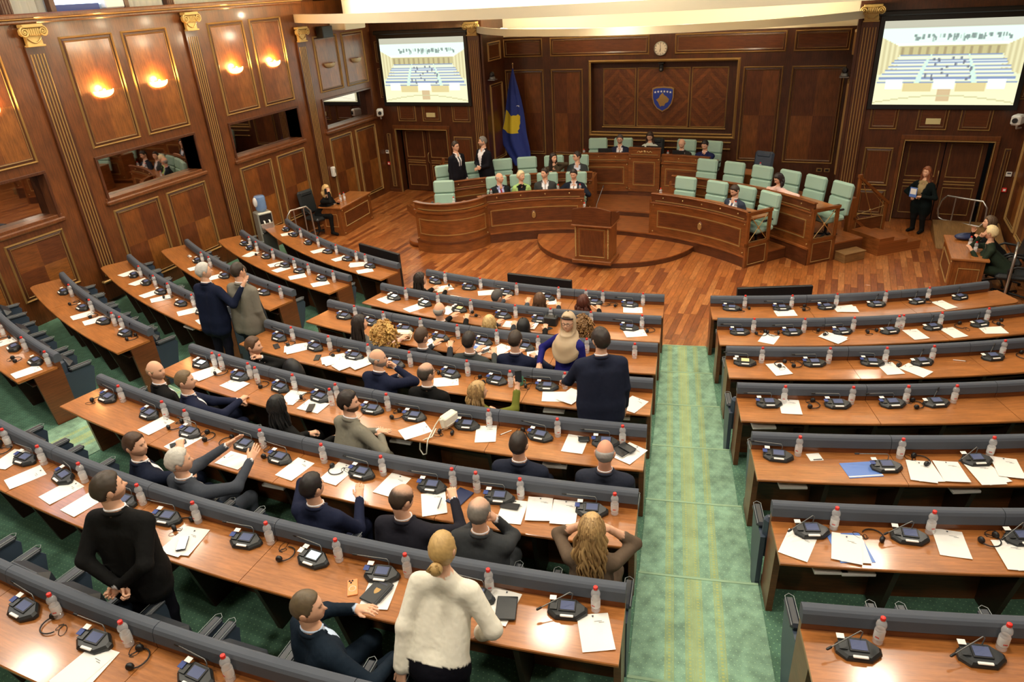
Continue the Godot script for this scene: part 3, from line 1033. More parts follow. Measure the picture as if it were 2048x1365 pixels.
# ---------------------------------------------------------------- what stands on each desk row: [degrees round the arc, metres out from the row's radius, (turn)]
const MICS := {
	"L1": [[-33.27, 0.1], [-30.81, 0.1], [-27.2, 0.07], [-23.2, 0.1], [-19.86, 0.06], [-16.54, 0.1]],
	"L2": [[-29.38, 0.12], [-27.83, 0.15], [-24.47, 0.13], [-21.21, 0.08], [-19.05, 0.1], [-16.09, 0.08]],
	"L3": [[-26.09, 0.13], [-21.2, 0.13], [-15.98, 0.01]],
	"L4": [[-24.85, 0.16], [-22.75, 0.12], [-20.39, 0.12], [-17.51, 0.16], [-15.27, 0.1]],
	"L5": [[-23.68, 0.13], [-20.27, 0.12], [-17.46, 0.12], [-15.06, 0.12]],
	"L6": [[-16.83, 0.15], [-14.56, 0.14]],
	"C1": [[-8.81, 0.11], [-5.44, 0.06], [-2.04, 0.13], [1.38, 0.06], [5.05, 0.1], [7.7, 0.09]],
	"C2": [[-8.53, 0.11], [-5.84, 0.11], [-3.09, 0.11], [0.13, 0.11], [2.67, 0.13], [8.28, 0.09]],
	"C3": [[-8.38, 0.11], [-6.31, 0.07], [-3.88, 0.11], [-1.42, 0.2], [1.03, 0.12], [3.4, 0.13]],
	"C4": [[-8.65, 0.13], [-6.17, 0.11], [-3.74, 0.11], [-1.45, 0.11], [1.4, 0.11], [3.58, 0.11], [5.82, 0.12]],
	"C5": [[-8.88, 0.1], [-6.45, 0.12], [-4.19, 0.13], [-2.19, 0.13], [0.22, 0.15], [1.95, 0.13], [4.01, 0.13], [6.66, 0.15], [8.85, 0.13]],
	"C6": [[-8.97, 0.12], [-6.53, 0.13], [-4.27, 0.19], [-2.04, 0.13], [-0.5, 0.19], [2.29, 0.14], [4.52, 0.13], [6.49, 0.12], [8.99, 0.11]],
	"C7": [[-8.84, 0.15], [-7.05, 0.13], [-5.18, 0.12], [-2.67, 0.13], [-1.06, 0.15], [1.38, 0.13], [3.25, 0.14], [4.97, 0.13], [7.15, 0.16], [9.03, 0.14]],
	"C8": [[-1.14, 0.14], [0.86, 0.15], [3.2, 0.14]],
	"R1": [[14.89, 0.09], [18.34, 0.12], [21.41, 0.08], [24.86, 0.08], [27.78, 0.07], [30.95, 0.13]],
	"R2": [[14.69, 0.11], [17.64, 0.12], [20.45, 0.12], [23.06, 0.17], [25.59, 0.13], [28.31, 0.15]],
	"R3": [[14.29, 0.14], [17.48, 0.12], [20.11, 0.12], [22.34, 0.16], [25.68, 0.13]],
	"R4": [[14.6, 0.16], [17.13, 0.15], [19.15, 0.11], [20.75, 0.11]],
	"R5": [[14.2, 0.15], [17.23, 0.26], [19.93, 0.16]],
	"R6": [[14.33, 0.14], [16.54, 0.15], [19.06, 0.14]],
	"R7": [[14.35, 0.18], [16.42, 0.16]],
}
const BOTTLES := {
	"L1": [[-29.44, 0.12], [-25.42, 0.09], [-21.98, 0.11], [-18.75, 0.08], [-17.39, 0.02]],
	"L2": [[-28.42, 0.13], [-26.61, 0.15], [-23.47, 0.14], [-19.84, 0.16], [-17.79, 0.17], [-14.85, 0.14]],
	"L3": [[-25.5, 0.07], [-23.97, 0.02], [-14.29, 0.14]],
	"L4": [[-24.26, 0.1], [-21.65, 0.1], [-19.54, 0.13], [-16.54, 0.12], [-15.79, 0.1]],
	"L5": [[-22.7, 0.12], [-19.35, 0.09], [-16.54, 0.11], [-15.69, 0.1]],
	"L6": [[-18.59, 0.16], [-16.09, 0.1], [-13.74, 0.11]],
	"C1": [[-7.94, 0.13], [-4.5, 0.12], [-1.24, 0.15], [2.2, 0.13], [4.35, 0.08], [5.63, 0.1], [8.61, 0.12]],
	"C2": [[-7.57, 0.14], [-4.9, 0.12], [-2.23, 0.17], [0.93, 0.15], [3.28, 0.03], [5.87, 0.07], [9, 0.13]],
	"C3": [[-7.66, 0.12], [-5.5, 0.1], [-2.95, 0.12], [-0.56, 0.15], [1.76, 0.15], [4.11, 0.19], [6.61, 0.07], [9.04, 0.17]],
	"C4": [[-7.86, 0.12], [-5.39, 0.12], [-3.02, 0.12], [-0.75, 0.13], [2.14, 0.13], [4.28, 0.24], [6.56, 0.15], [9.1, 0.16]],
	"C5": [[-8.2, 0.1], [-7.73, 0.11], [-6.02, 0.06], [-5.47, 0.17], [-3.6, 0.12], [-1.49, 0.24], [-1.51, 0.12], [0.75, 0.12], [4.77, 0.13], [7.21, 0.14], [9.38, 0.15]],
	"C6": [[-8.32, 0.1], [-5.88, 0.11], [-4.68, 0.15], [-1.45, 0.13], [0.86, 0.13], [2.89, 0.13], [5.09, 0.13], [5.79, 0.13], [7.04, 0.12], [9.57, 0.17]],
	"C7": [[-8.29, 0.1], [-6.4, 0.11], [-4.5, 0.11], [-2.18, 0.11], [-0.27, 0.11], [1.94, 0.13], [3.8, 0.13], [5.5, 0.13], [7.36, 0.08], [9.57, 0.14]],
	"C8": [[-0.39, 0.13], [1.47, 0.12], [3.76, 0.12]],
	"R1": [[15.8, 0.11], [19.02, 0.14], [22.12, 0.12], [25.56, 0.1], [28.67, 0.1]],
	"R2": [[15.47, 0.14], [18.3, 0.15], [21.07, 0.15], [23.57, 0.16], [23.87, 0.14], [26.09, 0.14], [28.9, 0.11]],
	"R3": [[15.07, 0.15], [18.15, 0.15], [20.69, 0.17], [22.84, 0.17], [26.21, 0.14]],
	"R4": [[15.17, 0.16], [17.66, 0.16], [19.67, 0.15], [21.42, 0.16]],
	"R5": [[14.81, 0.15], [17.8, 0.15], [20.44, 0.13]],
	"R6": [[14.88, 0.13], [17.07, 0.13]],
	"R7": [[14.76, 0.14], [16.87, 0.13]],
}
const HEADSETS := {
	"L1": [[-31.65, 0.08]],
	"L2": [[-25.76, 0.13], [-21.82, 0.24]],
	"L4": [[-19.22, 0.1]],
	"L5": [[-21.48, 0.09], [-18.81, 0.07], [-14.34, 0.16]],
	"L6": [[-15.56, 0.32], [-18.23, 0.13]],
	"C1": [[-6.98, 0.07], [5.86, 0.16], [6.46, 0.13]],
	"C2": [[-1.86, 0.26], [-0.6, 0.16], [9.48, 0.2]],
	"C3": [[-4.96, 0.09], [-2.41, 0.12], [-0.75, 0.14]],
	"C4": [[-7.76, 0.23], [-4.87, 0.1], [2.93, 0.15], [0.56, 0.12], [5.16, 0.2]],
	"C5": [[-7.55, 0.18], [-5.14, 0.18], [-2.78, 0.17], [1.23, 0.17], [3.46, 0.35], [5.91, 0.18]],
	"C6": [[-9.21, 0.25], [-5.14, 0.16], [-3.61, 0.21], [-2.77, 0.13], [-1.08, 0.12], [1.45, 0.18]],
	"C7": [[-8.24, 0.14], [-2.73, 0.07], [-0.57, 0.14], [2.49, 0.09], [6.01, 0.13]],
	"C8": [[1.87, 0.11], [-0.29, 0.13]],
	"R1": [[15.76, 0.18], [19.88, 0.15], [28.37, 0.13]],
	"R2": [[15.87, 0.07], [16.55, 0.09], [19.29, 0.12], [22.06, 0.14], [27.19, 0.18], [29.47, 0.15]],
	"R3": [[15.95, 0.2], [16.61, 0.14], [21.1, 0.11], [27.11, 0.12]],
	"R4": [[16.2, 0.16], [19.97, 0.18]],
	"R5": [[18.35, 0.1]],
	"R6": [[15.72, 0.13], [18.31, 0.15]],
}
const PAPERS := {
	"L1": [[-31.79, 0.25, 141], [-24.32, 0.26, 149], [-20.68, 0.19, 152], [-17.93, 0.22, 123], [-16.17, 0.38, 136]],
	"L2": [[-26.31, 0.32, 179], [-22.19, 0.22, 147], [-20.8, 0.32, 161], [-18.27, 0.35, 139], [-15.51, 0.33, 141]],
	"L3": [[-24.72, 0.32, 152], [-21.73, 0.31, 152]],
	"L4": [[-25.65, 0.19, 169], [-23.38, 0.18, 173], [-20.73, 0.32, 164], [-19.45, 0.3, 145], [-16.19, 0.29, 145], [-14.23, 0.28, 154]],
	"L5": [[-19.35, 0.28, 155], [-18.1, 0.24, 152]],
	"L6": [[-17.92, 0.18, 163], [-14.04, 0.36, 162]],
	"C1": [[-7.33, 0.35, 134], [-3.69, 0.2, 119], [1.55, 0.3, 113], [7.99, 0.34, 105]],
	"C2": [[-8.87, 0.28, 68], [-6.21, 0.36, 153], [-3.86, 0.22, 175], [1.19, 0.39, 97], [2.07, 0.38, 93], [8.68, 0.32, 119]],
	"C3": [[-1.65, 0.34, 160], [1.07, 0.38, 176], [2.17, 0.3, 165], [4.12, 0.35, 23]],
	"C4": [[-7.04, 0.28, 136], [-4.51, 0.32, 141], [-3.71, 0.38, 155], [-3.07, 0.29, 154], [1.44, 0.34, 118], [6.31, 0.35, 108], [6.95, 0.32, 164], [9.45, 0.36, 163]],
	"C5": [[-8.08, 0.29, 158], [-6.22, 0.33, 80], [-3.32, 0.28, 7], [-2.12, 0.34, 88], [2.35, 0.4, 142], [4.79, 0.26, 22], [7.87, 0.24, 5], [9.66, 0.3, 160]],
	"C6": [[-5.79, 0.28, 170], [-4.12, 0.37, 170], [-1.84, 0.4, 88], [0.22, 0.31, 174], [1.56, 0.24, 176], [3.36, 0.19, 177], [4.83, 0.37, 32], [6.96, 0.31, 10], [7.63, 0.24, 16], [8.3, 0.22, 13]],
	"C7": [[-7.57, 0.2, 9], [-6.27, 0.33, 159], [-4.7, 0.31, 169], [-3.67, 0.33, 173], [-0.03, 0.33, 9], [5.12, 0.33, 15], [9.64, 0.32, 26], [7.67, 0.2, 1]],
	"C8": [[1.17, 0.35, 4]],
	"R1": [[18.41, 0.34, 110], [22.54, 0.25, 112], [29.23, 0.35, 38]],
	"R2": [[16.2, 0.35, 169], [19.7, 0.32, 65], [24.28, 0.33, 28], [26.36, 0.35, 32], [28.57, 0.38, 109]],
	"R3": [[15.77, 0.31, 30], [20.71, 0.31, 25], [21.76, 0.37, 57]],
	"R4": [[15.36, 0.22, 11]],
	"R5": [[18.24, 0.34, 13], [18.98, 0.36, 14], [19.93, 0.37, 29], [20.64, 0.31, 6]],
	"R6": [[13.93, 0.34, 169], [15.09, 0.33, 9], [17.42, 0.22, 7], [18.69, 0.34, 21]],
}

const ORD := ["", "front", "second", "third", "fourth", "fifth", "sixth", "seventh", "eighth"]
func where(key: String) -> String:
	return ORD[int(key.right(1))] + "-row desk of " + {"L": "sconce-side block", "C": "middle block", "R": "ramp-side block"}[key[0]]
# which one along the row, counted from the block's aisle
func nth(key: String, th: float, all: Array) -> String:
	var k := 1
	for a: float in all:
		if (a < th if key[0] == "R" else a > th): k += 1
	return ["", "first", "second", "third", "fourth", "fifth", "sixth", "seventh", "eighth", "ninth", "tenth", "eleventh", "twelfth"][mini(k, 12)] + (" from the aisle, " if key[0] != "C" else " from the ramp-side aisle, ")
func ths(rows: Array) -> Array: return rows.map(func(m: Array) -> float: return m[0])

func bench(key: String, a0: float, a1: float, inner_low: bool, inner_high: bool) -> void:
	var n := int(key.right(1))
	var r := rowr(n)
	var y := rowy(n) + 0.005
	var t := thing("curved_desk", "curved wooden desk with grey padded rail, " + where(key), "desk", "curved desk rows")
	var L := deg_to_rad(a1 - a0) * r
	var k := maxi(1, roundi(L / 1.43))
	var g := rad_to_deg(0.0025 / r)
	var e := rad_to_deg(0.04 / r)
	for i in k:
		var b0 := lerpf(a0, a1, float(i) / k) + (g if i else 0.0)
		var b1 := lerpf(a0, a1, float(i + 1) / k) - (g if i < k - 1 else 0.0)
		part(t, "padded_rail", MB.new().arc(PackedVector2Array([Vector2(r + 0.008, y + 0.785), Vector2(r + 0.085, y + 0.785), Vector2(r + 0.098, y + 0.797), Vector2(r + 0.086, y + 0.868), Vector2(r + 0.072, y + 0.889), Vector2(r + 0.055, y + 0.897), Vector2(r + 0.022, y + 0.897), Vector2(r + 0.006, y + 0.889), Vector2(r - 0.002, y + 0.87), Vector2(r, y + 0.795)]), b0, b1, 6), M.cushion)
		var d0 := b0
		var d1 := b1
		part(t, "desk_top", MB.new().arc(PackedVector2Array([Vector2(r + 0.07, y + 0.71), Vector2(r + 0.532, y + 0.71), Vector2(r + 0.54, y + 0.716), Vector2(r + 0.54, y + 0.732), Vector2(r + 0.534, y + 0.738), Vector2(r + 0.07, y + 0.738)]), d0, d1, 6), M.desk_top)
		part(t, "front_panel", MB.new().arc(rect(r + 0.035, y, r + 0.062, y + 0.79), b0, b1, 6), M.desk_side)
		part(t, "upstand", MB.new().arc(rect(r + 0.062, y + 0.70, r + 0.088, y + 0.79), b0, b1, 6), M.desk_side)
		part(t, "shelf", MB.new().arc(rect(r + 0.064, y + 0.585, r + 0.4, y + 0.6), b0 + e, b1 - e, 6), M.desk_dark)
		# supports under the top, one on each side of a joint and one in the middle
		for f: float in ([0.0, 0.5] if i else [0.5]):
			var c := lerpf(b0, b1, f)
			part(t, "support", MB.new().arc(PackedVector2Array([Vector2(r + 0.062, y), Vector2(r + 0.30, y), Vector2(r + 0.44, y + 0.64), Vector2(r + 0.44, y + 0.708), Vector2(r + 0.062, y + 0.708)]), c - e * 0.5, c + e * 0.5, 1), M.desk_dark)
	for s: Array in [[a0, inner_low], [a1, inner_high]]:
		if not s[1]: continue
		var sg := 1.0 if s[0] == a0 else -1.0
		part(t, "end_panel", MB.new().arc(PackedVector2Array([Vector2(r + 0.062, y), Vector2(r + 0.31, y), Vector2(r + 0.36, y + 0.69), Vector2(r + 0.36, y + 0.708), Vector2(r + 0.062, y + 0.708)]), s[0], s[0] + sg * e * 1.2, 1), M.desk_side)
		part(t, "end_foot", MB.new().arc(rect(r + 0.0, y, r + 0.034, y + 0.09), s[0], s[0] + sg * e * 1.4, 1), M.desk_dark)
	# outer ends have a rounded leaf
	for s: Array in [[a0, inner_low], [a1, inner_high]]:
		if s[1]: continue
		var sg := -1.0 if s[0] == a0 else 1.0
		var p := []
		var pts := PackedVector2Array()
		var q := MB.new()
		q.X = turned(at(r + 0.07, s[0], y), s[0])
		pts.append(Vector2(0, 0))
		pts.append(Vector2(0, 0.47))
		for i in 7:
			var a := PI / 2 * (1.0 - i / 6.0)
			pts.append(Vector2(sg * (0.06 + 0.12 * cos(a)), 0.35 + 0.12 * sin(a)))
		pts.append(Vector2(sg * 0.18, 0.0))
		q.X = q.X * Transform3D(Basis(Vector3.RIGHT, PI / 2), Vector3(0, 0.724, 0))
		q.prism(pts, -0.014, 0.014)
		part(t, "end_leaf", q, M.desk_top)

func seat_proto(down: bool) -> Node3D:
	# origin on the floor at the rail behind the seat; the seat faces -z
	var t := thing("tip_up_seat", "", "chair", "tip-up seats")
	part(t, "backrest", MB.new().box(Vector3(0, 0.61, -0.075), Vector3(0.53, 0.42, 0.09), 0.03), M.seat)
	if down: part(t, "seat_pan", MB.new().box(Vector3(0, 0.40, -0.33), Vector3(0.47, 0.1, 0.44), 0.04), M.seat_dark)
	else:
		var p := MB.new()
		p.X = Transform3D(Basis(Vector3.RIGHT, 0.12), Vector3(0, 0.36, -0.2))
		p.box(Vector3(0, 0.22, 0), Vector3(0.455, 0.42, 0.16), 0.075)
		part(t, "seat_pan", p, M.seat_dark)
	for s: float in [-1.0, 1.0]:
		part(t, "arm_pad", MB.new().box(Vector3(s * 0.265, 0.665, -0.26), Vector3(0.075, 0.055, 0.27), 0.02), M.seat_dark)
		var e := MB.new()
		var pr := PackedVector2Array([Vector2(-0.02, 0.02), Vector2(-0.02, 0.64), Vector2(-0.38, 0.64), Vector2(-0.41, 0.60), Vector2(-0.34, 0.3), Vector2(-0.2, 0.02)])
		e.X = Transform3D(Basis(Vector3(0, 0, 1), Vector3(0, 1, 0), Vector3(-1, 0, 0)), Vector3(s * 0.265 + 0.02, 0, 0))
		e.prism(pr, 0.0, 0.04)
		part(t, "side_standard", e, M.seat)
		part(t, "pad_piping", MB.new().tube([Vector3(s * 0.265 - 0.03, 0.69, -0.13), Vector3(s * 0.265 - 0.03, 0.69, -0.39), Vector3(s * 0.265, 0.69, -0.412), Vector3(s * 0.265 + 0.03, 0.69, -0.39), Vector3(s * 0.265 + 0.03, 0.69, -0.13)], 0.0028, 4), M.piping)
	return t

func unit_proto(kind: int) -> Node3D:
	# conference unit; +z is towards the delegate
	var t := thing("delegate_unit", "", "microphone", "conference units")
	var lo := [[-0.135, -0.02], [-0.08, -0.072], [0.06, -0.072], [0.135, -0.015], [0.135, 0.02], [0.07, 0.078], [-0.08, 0.078], [-0.135, 0.03]]
	var pts := PackedVector3Array()
	for q: Array in [[0.0, 0.96], [0.012, 1.0], [0.03, 0.97], [0.046, 0.84]]:
		for p: Array in lo: pts.append(Vector3(p[0] * q[1], q[0] + (0.008 * (-p[1] / 0.07) if q[0] > 0.02 else 0.0), p[1] * q[1]))
	var b := MB.new()
	for r in 3:
		for i in 8:
			var j := (i + 1) % 8
			b.quad(pts[r * 8 + i], pts[r * 8 + j], pts[(r + 1) * 8 + j], pts[(r + 1) * 8 + i], pts[r * 8 + i] + pts[r * 8 + j] - Vector3(0, 0.03, 0))
	for i in range(1, 7): b.tri(pts[24], pts[24 + i], pts[24 + i + 1], Vector3.UP)
	part(t, "body", b, M.unit)
	var tilt := Transform3D(Basis(Vector3.RIGHT, 0.11), Vector3(0, 0.047, 0))
	var bz := part(t, "bezel", MB.new().box(Vector3(0, 0.003, -0.008), Vector3(0.112, 0.006, 0.088), 0.002), M.black, tilt)
	part(bz, "touch_screen", MB.new().box(Vector3(0, 0.0068, -0.008), Vector3(0.092, 0.002, 0.066)), M[["screen_lit", "screen_lit", "screen_lit", "screen_white", "screen_yellow"][kind]])
	part(t, "card_slot", MB.new().box(Vector3(0, 0.036, 0.066), Vector3(0.088, 0.012, 0.02), 0.004), M.label_white)
	if kind != 1:
		part(t, "speaker_grille", MB.new().box(Vector3(-0.092, 0.006, -0.005), Vector3(0.05, 0.004, 0.07), 0.001), M.unit, tilt)
		part(t, "desk_card", MB.new().box(Vector3(-0.1, 0.02, -0.05), Vector3(0.045, 0.003, 0.035)), M.label_white, tilt)
	if kind != 2: part(t, "blue_badge", MB.new().box(Vector3(-0.12, 0.012, -0.012), Vector3(0.04, 0.003, 0.045)), M.blue_card if kind == 0 else M.label_white, tilt)
	var path := [Vector3(0.03, 0.045, -0.062), Vector3(0.034, 0.085, -0.066), Vector3(0.02, 0.105, -0.07), Vector3(-0.22, 0.1, -0.085)]
	if kind == 1: path = [Vector3(0.0, 0.05, -0.06), Vector3(0.012, 0.085, -0.066), Vector3(0.03, 0.125, -0.075)]
	if kind == 2: path = [Vector3(0.02, 0.045, -0.06), Vector3(0.03, 0.1, -0.068), Vector3(0.012, 0.118, -0.06), Vector3(-0.17, 0.075, 0.05)]
	var s := MB.new()
	s.tube(path, 0.004, 5)
	var gn := part(t, "gooseneck", s, M.rod_grey)
	var en: Vector3 = path[path.size() - 1]
	var di: Vector3 = (en - path[path.size() - 2]).normalized()
	part(gn, "microphone_head", MB.new().tube([en - di * 0.005, en, en + di * 0.03, en + di * 0.036], [0.004, 0.0085, 0.0085, 0.004], 7), M.black)
	return t

func bottle_proto() -> Node3D:
	var t := thing("water_bottle", "", "bottle", "water bottles")
	part(t, "plastic_body", MB.new().lathe([Vector2(0.0, 0.001), Vector2(0.026, 0.0), Vector2(0.031, 0.006), Vector2(0.031, 0.03), Vector2(0.0295, 0.034), Vector2(0.031, 0.038), Vector2(0.031, 0.112), Vector2(0.026, 0.124), Vector2(0.0255, 0.13), Vector2(0.031, 0.142), Vector2(0.032, 0.155), Vector2(0.028, 0.172), Vector2(0.017, 0.186), Vector2(0.013, 0.19), Vector2(0.013, 0.2)], 18), M.bottle)
	var lbn := part(t, "label_band", MB.new().lathe([Vector2(0.0316, 0.042), Vector2(0.0318, 0.043), Vector2(0.0318, 0.108), Vector2(0.0316, 0.109)], 18), M.label_film)
	var p := MB.new()
	for i in 3: p.box(Vector3((i - 1) * 0.008, 0.066, 0.0318), Vector3(0.006, 0.009, 0.001))
	part(lbn, "red_print", p, M.cap_red)
	part(t, "cap", MB.new().lathe([Vector2(0.0, 0.215), Vector2(0.0135, 0.215), Vector2(0.0155, 0.212), Vector2(0.0158, 0.194), Vector2(0.0145, 0.193)], 14), M.cap_red)
	return t

func headset_proto(kind: int) -> Node3D:
	var t := thing("headset", "", "headphones", "headsets lying on the desks")
	var b := []
	for i in 13:
		var a := PI * 1.06 * i / 12.0 - 0.1
		b.append(Vector3(0.075 * cos(a), 0.012, -0.075 * sin(a)))
	part(t, "headband", MB.new().tube(b, 0.005, 5), M.black)
	for s: float in ([-1.0, 1.0] if kind == 0 else [1.0]):
		var c := MB.new()
		c.X = Transform3D(Basis(Vector3(0, 0, 1), PI / 2), Vector3(s * 0.07, 0.024, 0.01))
		c.lathe([Vector2(0.0, 0.016), Vector2(0.018, 0.016), Vector2(0.026, 0.008), Vector2(0.026, -0.006), Vector2(0.02, -0.014), Vector2(0.0, -0.014)], 12)
		part(t, "ear_pad", c, M.black)
	var w := []
	for i in 22:
		var a := i * 0.62
		w.append(Vector3(-0.02 + 0.012 * i * 0.45 * cos(a) * 0.6 - i * 0.004, 0.003, 0.03 + 0.03 * sin(a) + i * 0.0015))
	part(t, "cable", MB.new().tube(w, 0.0022, 4), M.black)
	return t

func crest(mb: MB, x: float, z: float, y: float, s: float) -> void:
	# a small printed shield
	var p := PackedVector2Array([Vector2(-1, 1.2), Vector2(1, 1.2), Vector2(0.95, 0), Vector2(0.5, -0.9), Vector2(0, -1.3), Vector2(-0.5, -0.9), Vector2(-0.95, 0)])
	var q := PackedVector2Array()
	for v in p: q.append(v * s)
	var keep := mb.X
	mb.X = keep * Transform3D(Basis(Vector3.RIGHT, -PI / 2), Vector3(x, y, z))
	mb.prism(q, 0.0, 0.0006)
	mb.X = keep

func sheet_proto(count: int) -> Node3D:
	# origin on the desk, long side along z, head of the page at -z
	var t := thing("paper_sheet", "", "paper", "")
	for i in count:
		var m := MB.new()
		var pts := PackedVector3Array()
		var off := Vector3(0.012 * i * (1 if i % 2 else -1), 0.0025 * i, 0.01 * i)
		var tw := Basis(Vector3.UP, 0.07 * i * (1.0 if i % 2 else -1.0))
		for a in 5:
			for b in 4:
				var u := a / 4.0
				var v := b / 3.0
				var lift := 0.007 * pow(u, 3.0) * v + 0.004 * pow(1.0 - v, 3.0)
				pts.append(tw * Vector3(lerpf(-0.105, 0.105, v), 0.0015 + lift, lerpf(-0.1485, 0.1485, u)) + off)
		m.grid(pts, 5, 4, false, Vector3(0, -9, 0))
		part(t, "sheet", m, M.paper)
		if i == count - 1:
			var k := MB.new()
			k.X = Transform3D(tw, off)
			crest(k, 0.0, -0.125, 0.0068, 0.006)
			for l in 2: k.box(Vector3(0.03 + 0.02 * l, 0.0042 + 0.001 * l, -0.085 + 0.012 * l), Vector3(0.05 - 0.015 * l, 0.0006, 0.0022))
			part(t, "print", k, M.ink)
	return t

var blocks := {}
func build_rows() -> void:
	for n in range(1, 9):
		var r := rowr(n)
		bench("C%d" % n, -10.14, 10.14, true, true)
		var out := rad_to_deg(asin((7.0 if n < 3 else 7.32) / r))
		if n < 8:
			bench("R%d" % n, 13.44, out if n > 1 else 33.5, true, false)
			bench("L%d" % n, -out if n > 1 else -35.0, -13.44, false, true)

func row_things(people: Array) -> void:
	var up := seat_proto(false)
	var dn := seat_proto(true)
	var first := {"u": true, "d": true}
	var sat := {}
	for p: Dictionary in people:
		if p.has("key") and p.pose == "sit":
			if not sat.has(p.key): sat[p.key] = []
			sat[p.key].append(p.th)
	for key: String in MICS:
		var n := int(key.right(1))
		if n > 7: continue
		var spots: Array = MICS[key].map(func(m: Array) -> float: return m[0])
		if key == "R4": spots.append_array([23.0, 25.2])
		if key == "R5": spots.append_array([22.5])
		if key == "L6": spots.append_array([-19.3, -21.6])
		if key == "L3": spots = [-28.3, -26.0, -23.7, -21.4, -19.1, -16.6, -14.6]
		spots.sort()
		var done := []
		for th: float in spots:
			var s := th
			var occ := false
			for q: float in sat.get(key, []):
				if absf(q - th) * deg_to_rad(1) * rowr(n) < 0.36 and not q in done:
					s = q
					occ = true
					done.append(q)
					break
			put_seat(dn if occ else up, first, "d" if occ else "u", key, s, spots)
		for q: float in sat.get(key, []):
			if not q in done: put_seat(dn, first, "d", key, q, spots)
	# conference units
	var pu := [unit_proto(0), unit_proto(1), unit_proto(2), unit_proto(3), unit_proto(4)]
	var fresh := [true, true, true, true, true]
	rng.seed = 5
	for key: String in MICS:
		var i := 0
		for m: Array in MICS[key]:
			var n := int(key.right(1))
			var kind := 0
			if key[0] == "R": kind = 2 if n >= 6 else (1 if i >= 3 else 0)
			if key[0] == "L": kind = 1
			if [key, i] in [["C7", 6], ["C5", 0], ["C2", 1], ["C2", 0]]: kind = 3
			if [key, i] in [["R3", 0], ["C2", 2]]: kind = 4
			if [key, i] in [["R5", 2], ["R7", 0], ["R7", 1], ["C7", 9]]: kind = 2
			var x := onrow(n, m[0], maxf(m[1] + 0.05, 0.185), 0.743, rng.randf_range(-9, 9))
			var lb: String = ["blue-badged conference unit, ", "conference unit with stub microphone, ", "conference unit with gooseneck forwards, ", "conference unit with white screen, ", "conference unit with yellowish screen, "][kind] + nth(key, m[0], ths(MICS[key])) + where(key)
			place(pu, fresh, kind, x, lb, "conference units on the " + where(key))
			i += 1
	# bottles
	var pb := [bottle_proto()]
	var fb := [true]
	for key: String in BOTTLES:
		for m: Array in BOTTLES[key]:
			place(pb, fb, 0, onrow(int(key.right(1)), m[0], maxf(m[1], 0.13), 0.743, rng.randf_range(-40, 40)), "red-capped water bottle, " + nth(key, m[0], ths(BOTTLES[key])) + where(key), "water bottles on the " + where(key))
	# headsets
	var ph := [headset_proto(0), headset_proto(1)]
	var fh := [true, true]
	for key: String in HEADSETS:
		for m: Array in HEADSETS[key]:
			var k := rng.randi() % 2
			place(ph, fh, k, onrow(int(key.right(1)), m[0], clampf(m[1], 0.2, 0.44), 0.744, rng.randf_range(0, 360)), ["black two-ear headset, ", "black single-ear headset, "][k] + nth(key, m[0], ths(HEADSETS[key])) + where(key), "headsets on the " + where(key))
	# papers
	var pp := [sheet_proto(1), sheet_proto(3)]
	var fp := [true, true]
	var stacks := [["L1", 3], ["C1", 0], ["R5", 0], ["R5", 2], ["C8", 0], ["C7", 4], ["R2", 1], ["R1", 1], ["C4", 0], ["C5", 0], ["R6", 3], ["C4", 1], ["R6", 1]]
	for key: String in PAPERS:
		var i := 0
		for m: Array in PAPERS[key]:
			var k := 1 if [key, i] in stacks else 0
			var n := int(key.right(1))
			var lift := 0.0
			for j in i:
				var o: Array = PAPERS[key][j]
				if at(rowr(n) + o[1], o[0], 0).distance_to(at(rowr(n) + m[1], m[0], 0)) < 0.26: lift += 0.009
			var flip := 180.0 if cos(deg_to_rad(m[2] - m[0])) < -0.1 else 0.0
			place(pp, fp, k, turned(at(rowr(n) + clampf(m[1], 0.24, 0.40), m[0], rowy(n) + 0.7435 + lift), m[2] + flip), ["white sheet, ", "pile of sheets, "][k] + nth(key, m[0], ths(PAPERS[key])) + where(key), "papers on the " + where(key))
			i += 1

func place(protos: Array, fresh: Array, k: int, xf: Transform3D, label: String, group: String) -> Node3D:
	var o: Node3D = protos[k]
	if fresh[k]:
		fresh[k] = false
		o.transform = xf
		o.set_meta("label", label)
		o.set_meta("group", group)
		return o
	return copy(o, xf, label, group)

func put_seat(o: Node3D, first: Dictionary, w: String, key: String, th: float, spots: Array) -> void:
	var n := int(key.right(1))
	var x := onrow(n, th, PITCH + 0.03, 0.004)
	var lb := "%s slate seat, %s%s" % ["folded" if w == "u" else "occupied", nth(key, th, spots), where(key)]
	if first[w]:
		first[w] = false
		o.transform = x
		o.set_meta("label", lb)
		o.set_meta("group", "tip-up seats behind the " + where(key))
	else: copy(o, x, lb, "tip-up seats behind the " + where(key))

func card(called: String, label: String, category: String, key: String, th: float, dr: float, turn: float, s: Vector3, m: Material, lift := 0.0, bev := 0.004) -> Node3D:
	var t := thing(called, label, category, "", onrow(int(key.right(1)), th, dr, 0.7435 + lift, turn))
	part(t, "body", MB.new().box(Vector3(0, s.y * 0.5, 0), s, bev), m)
	return t

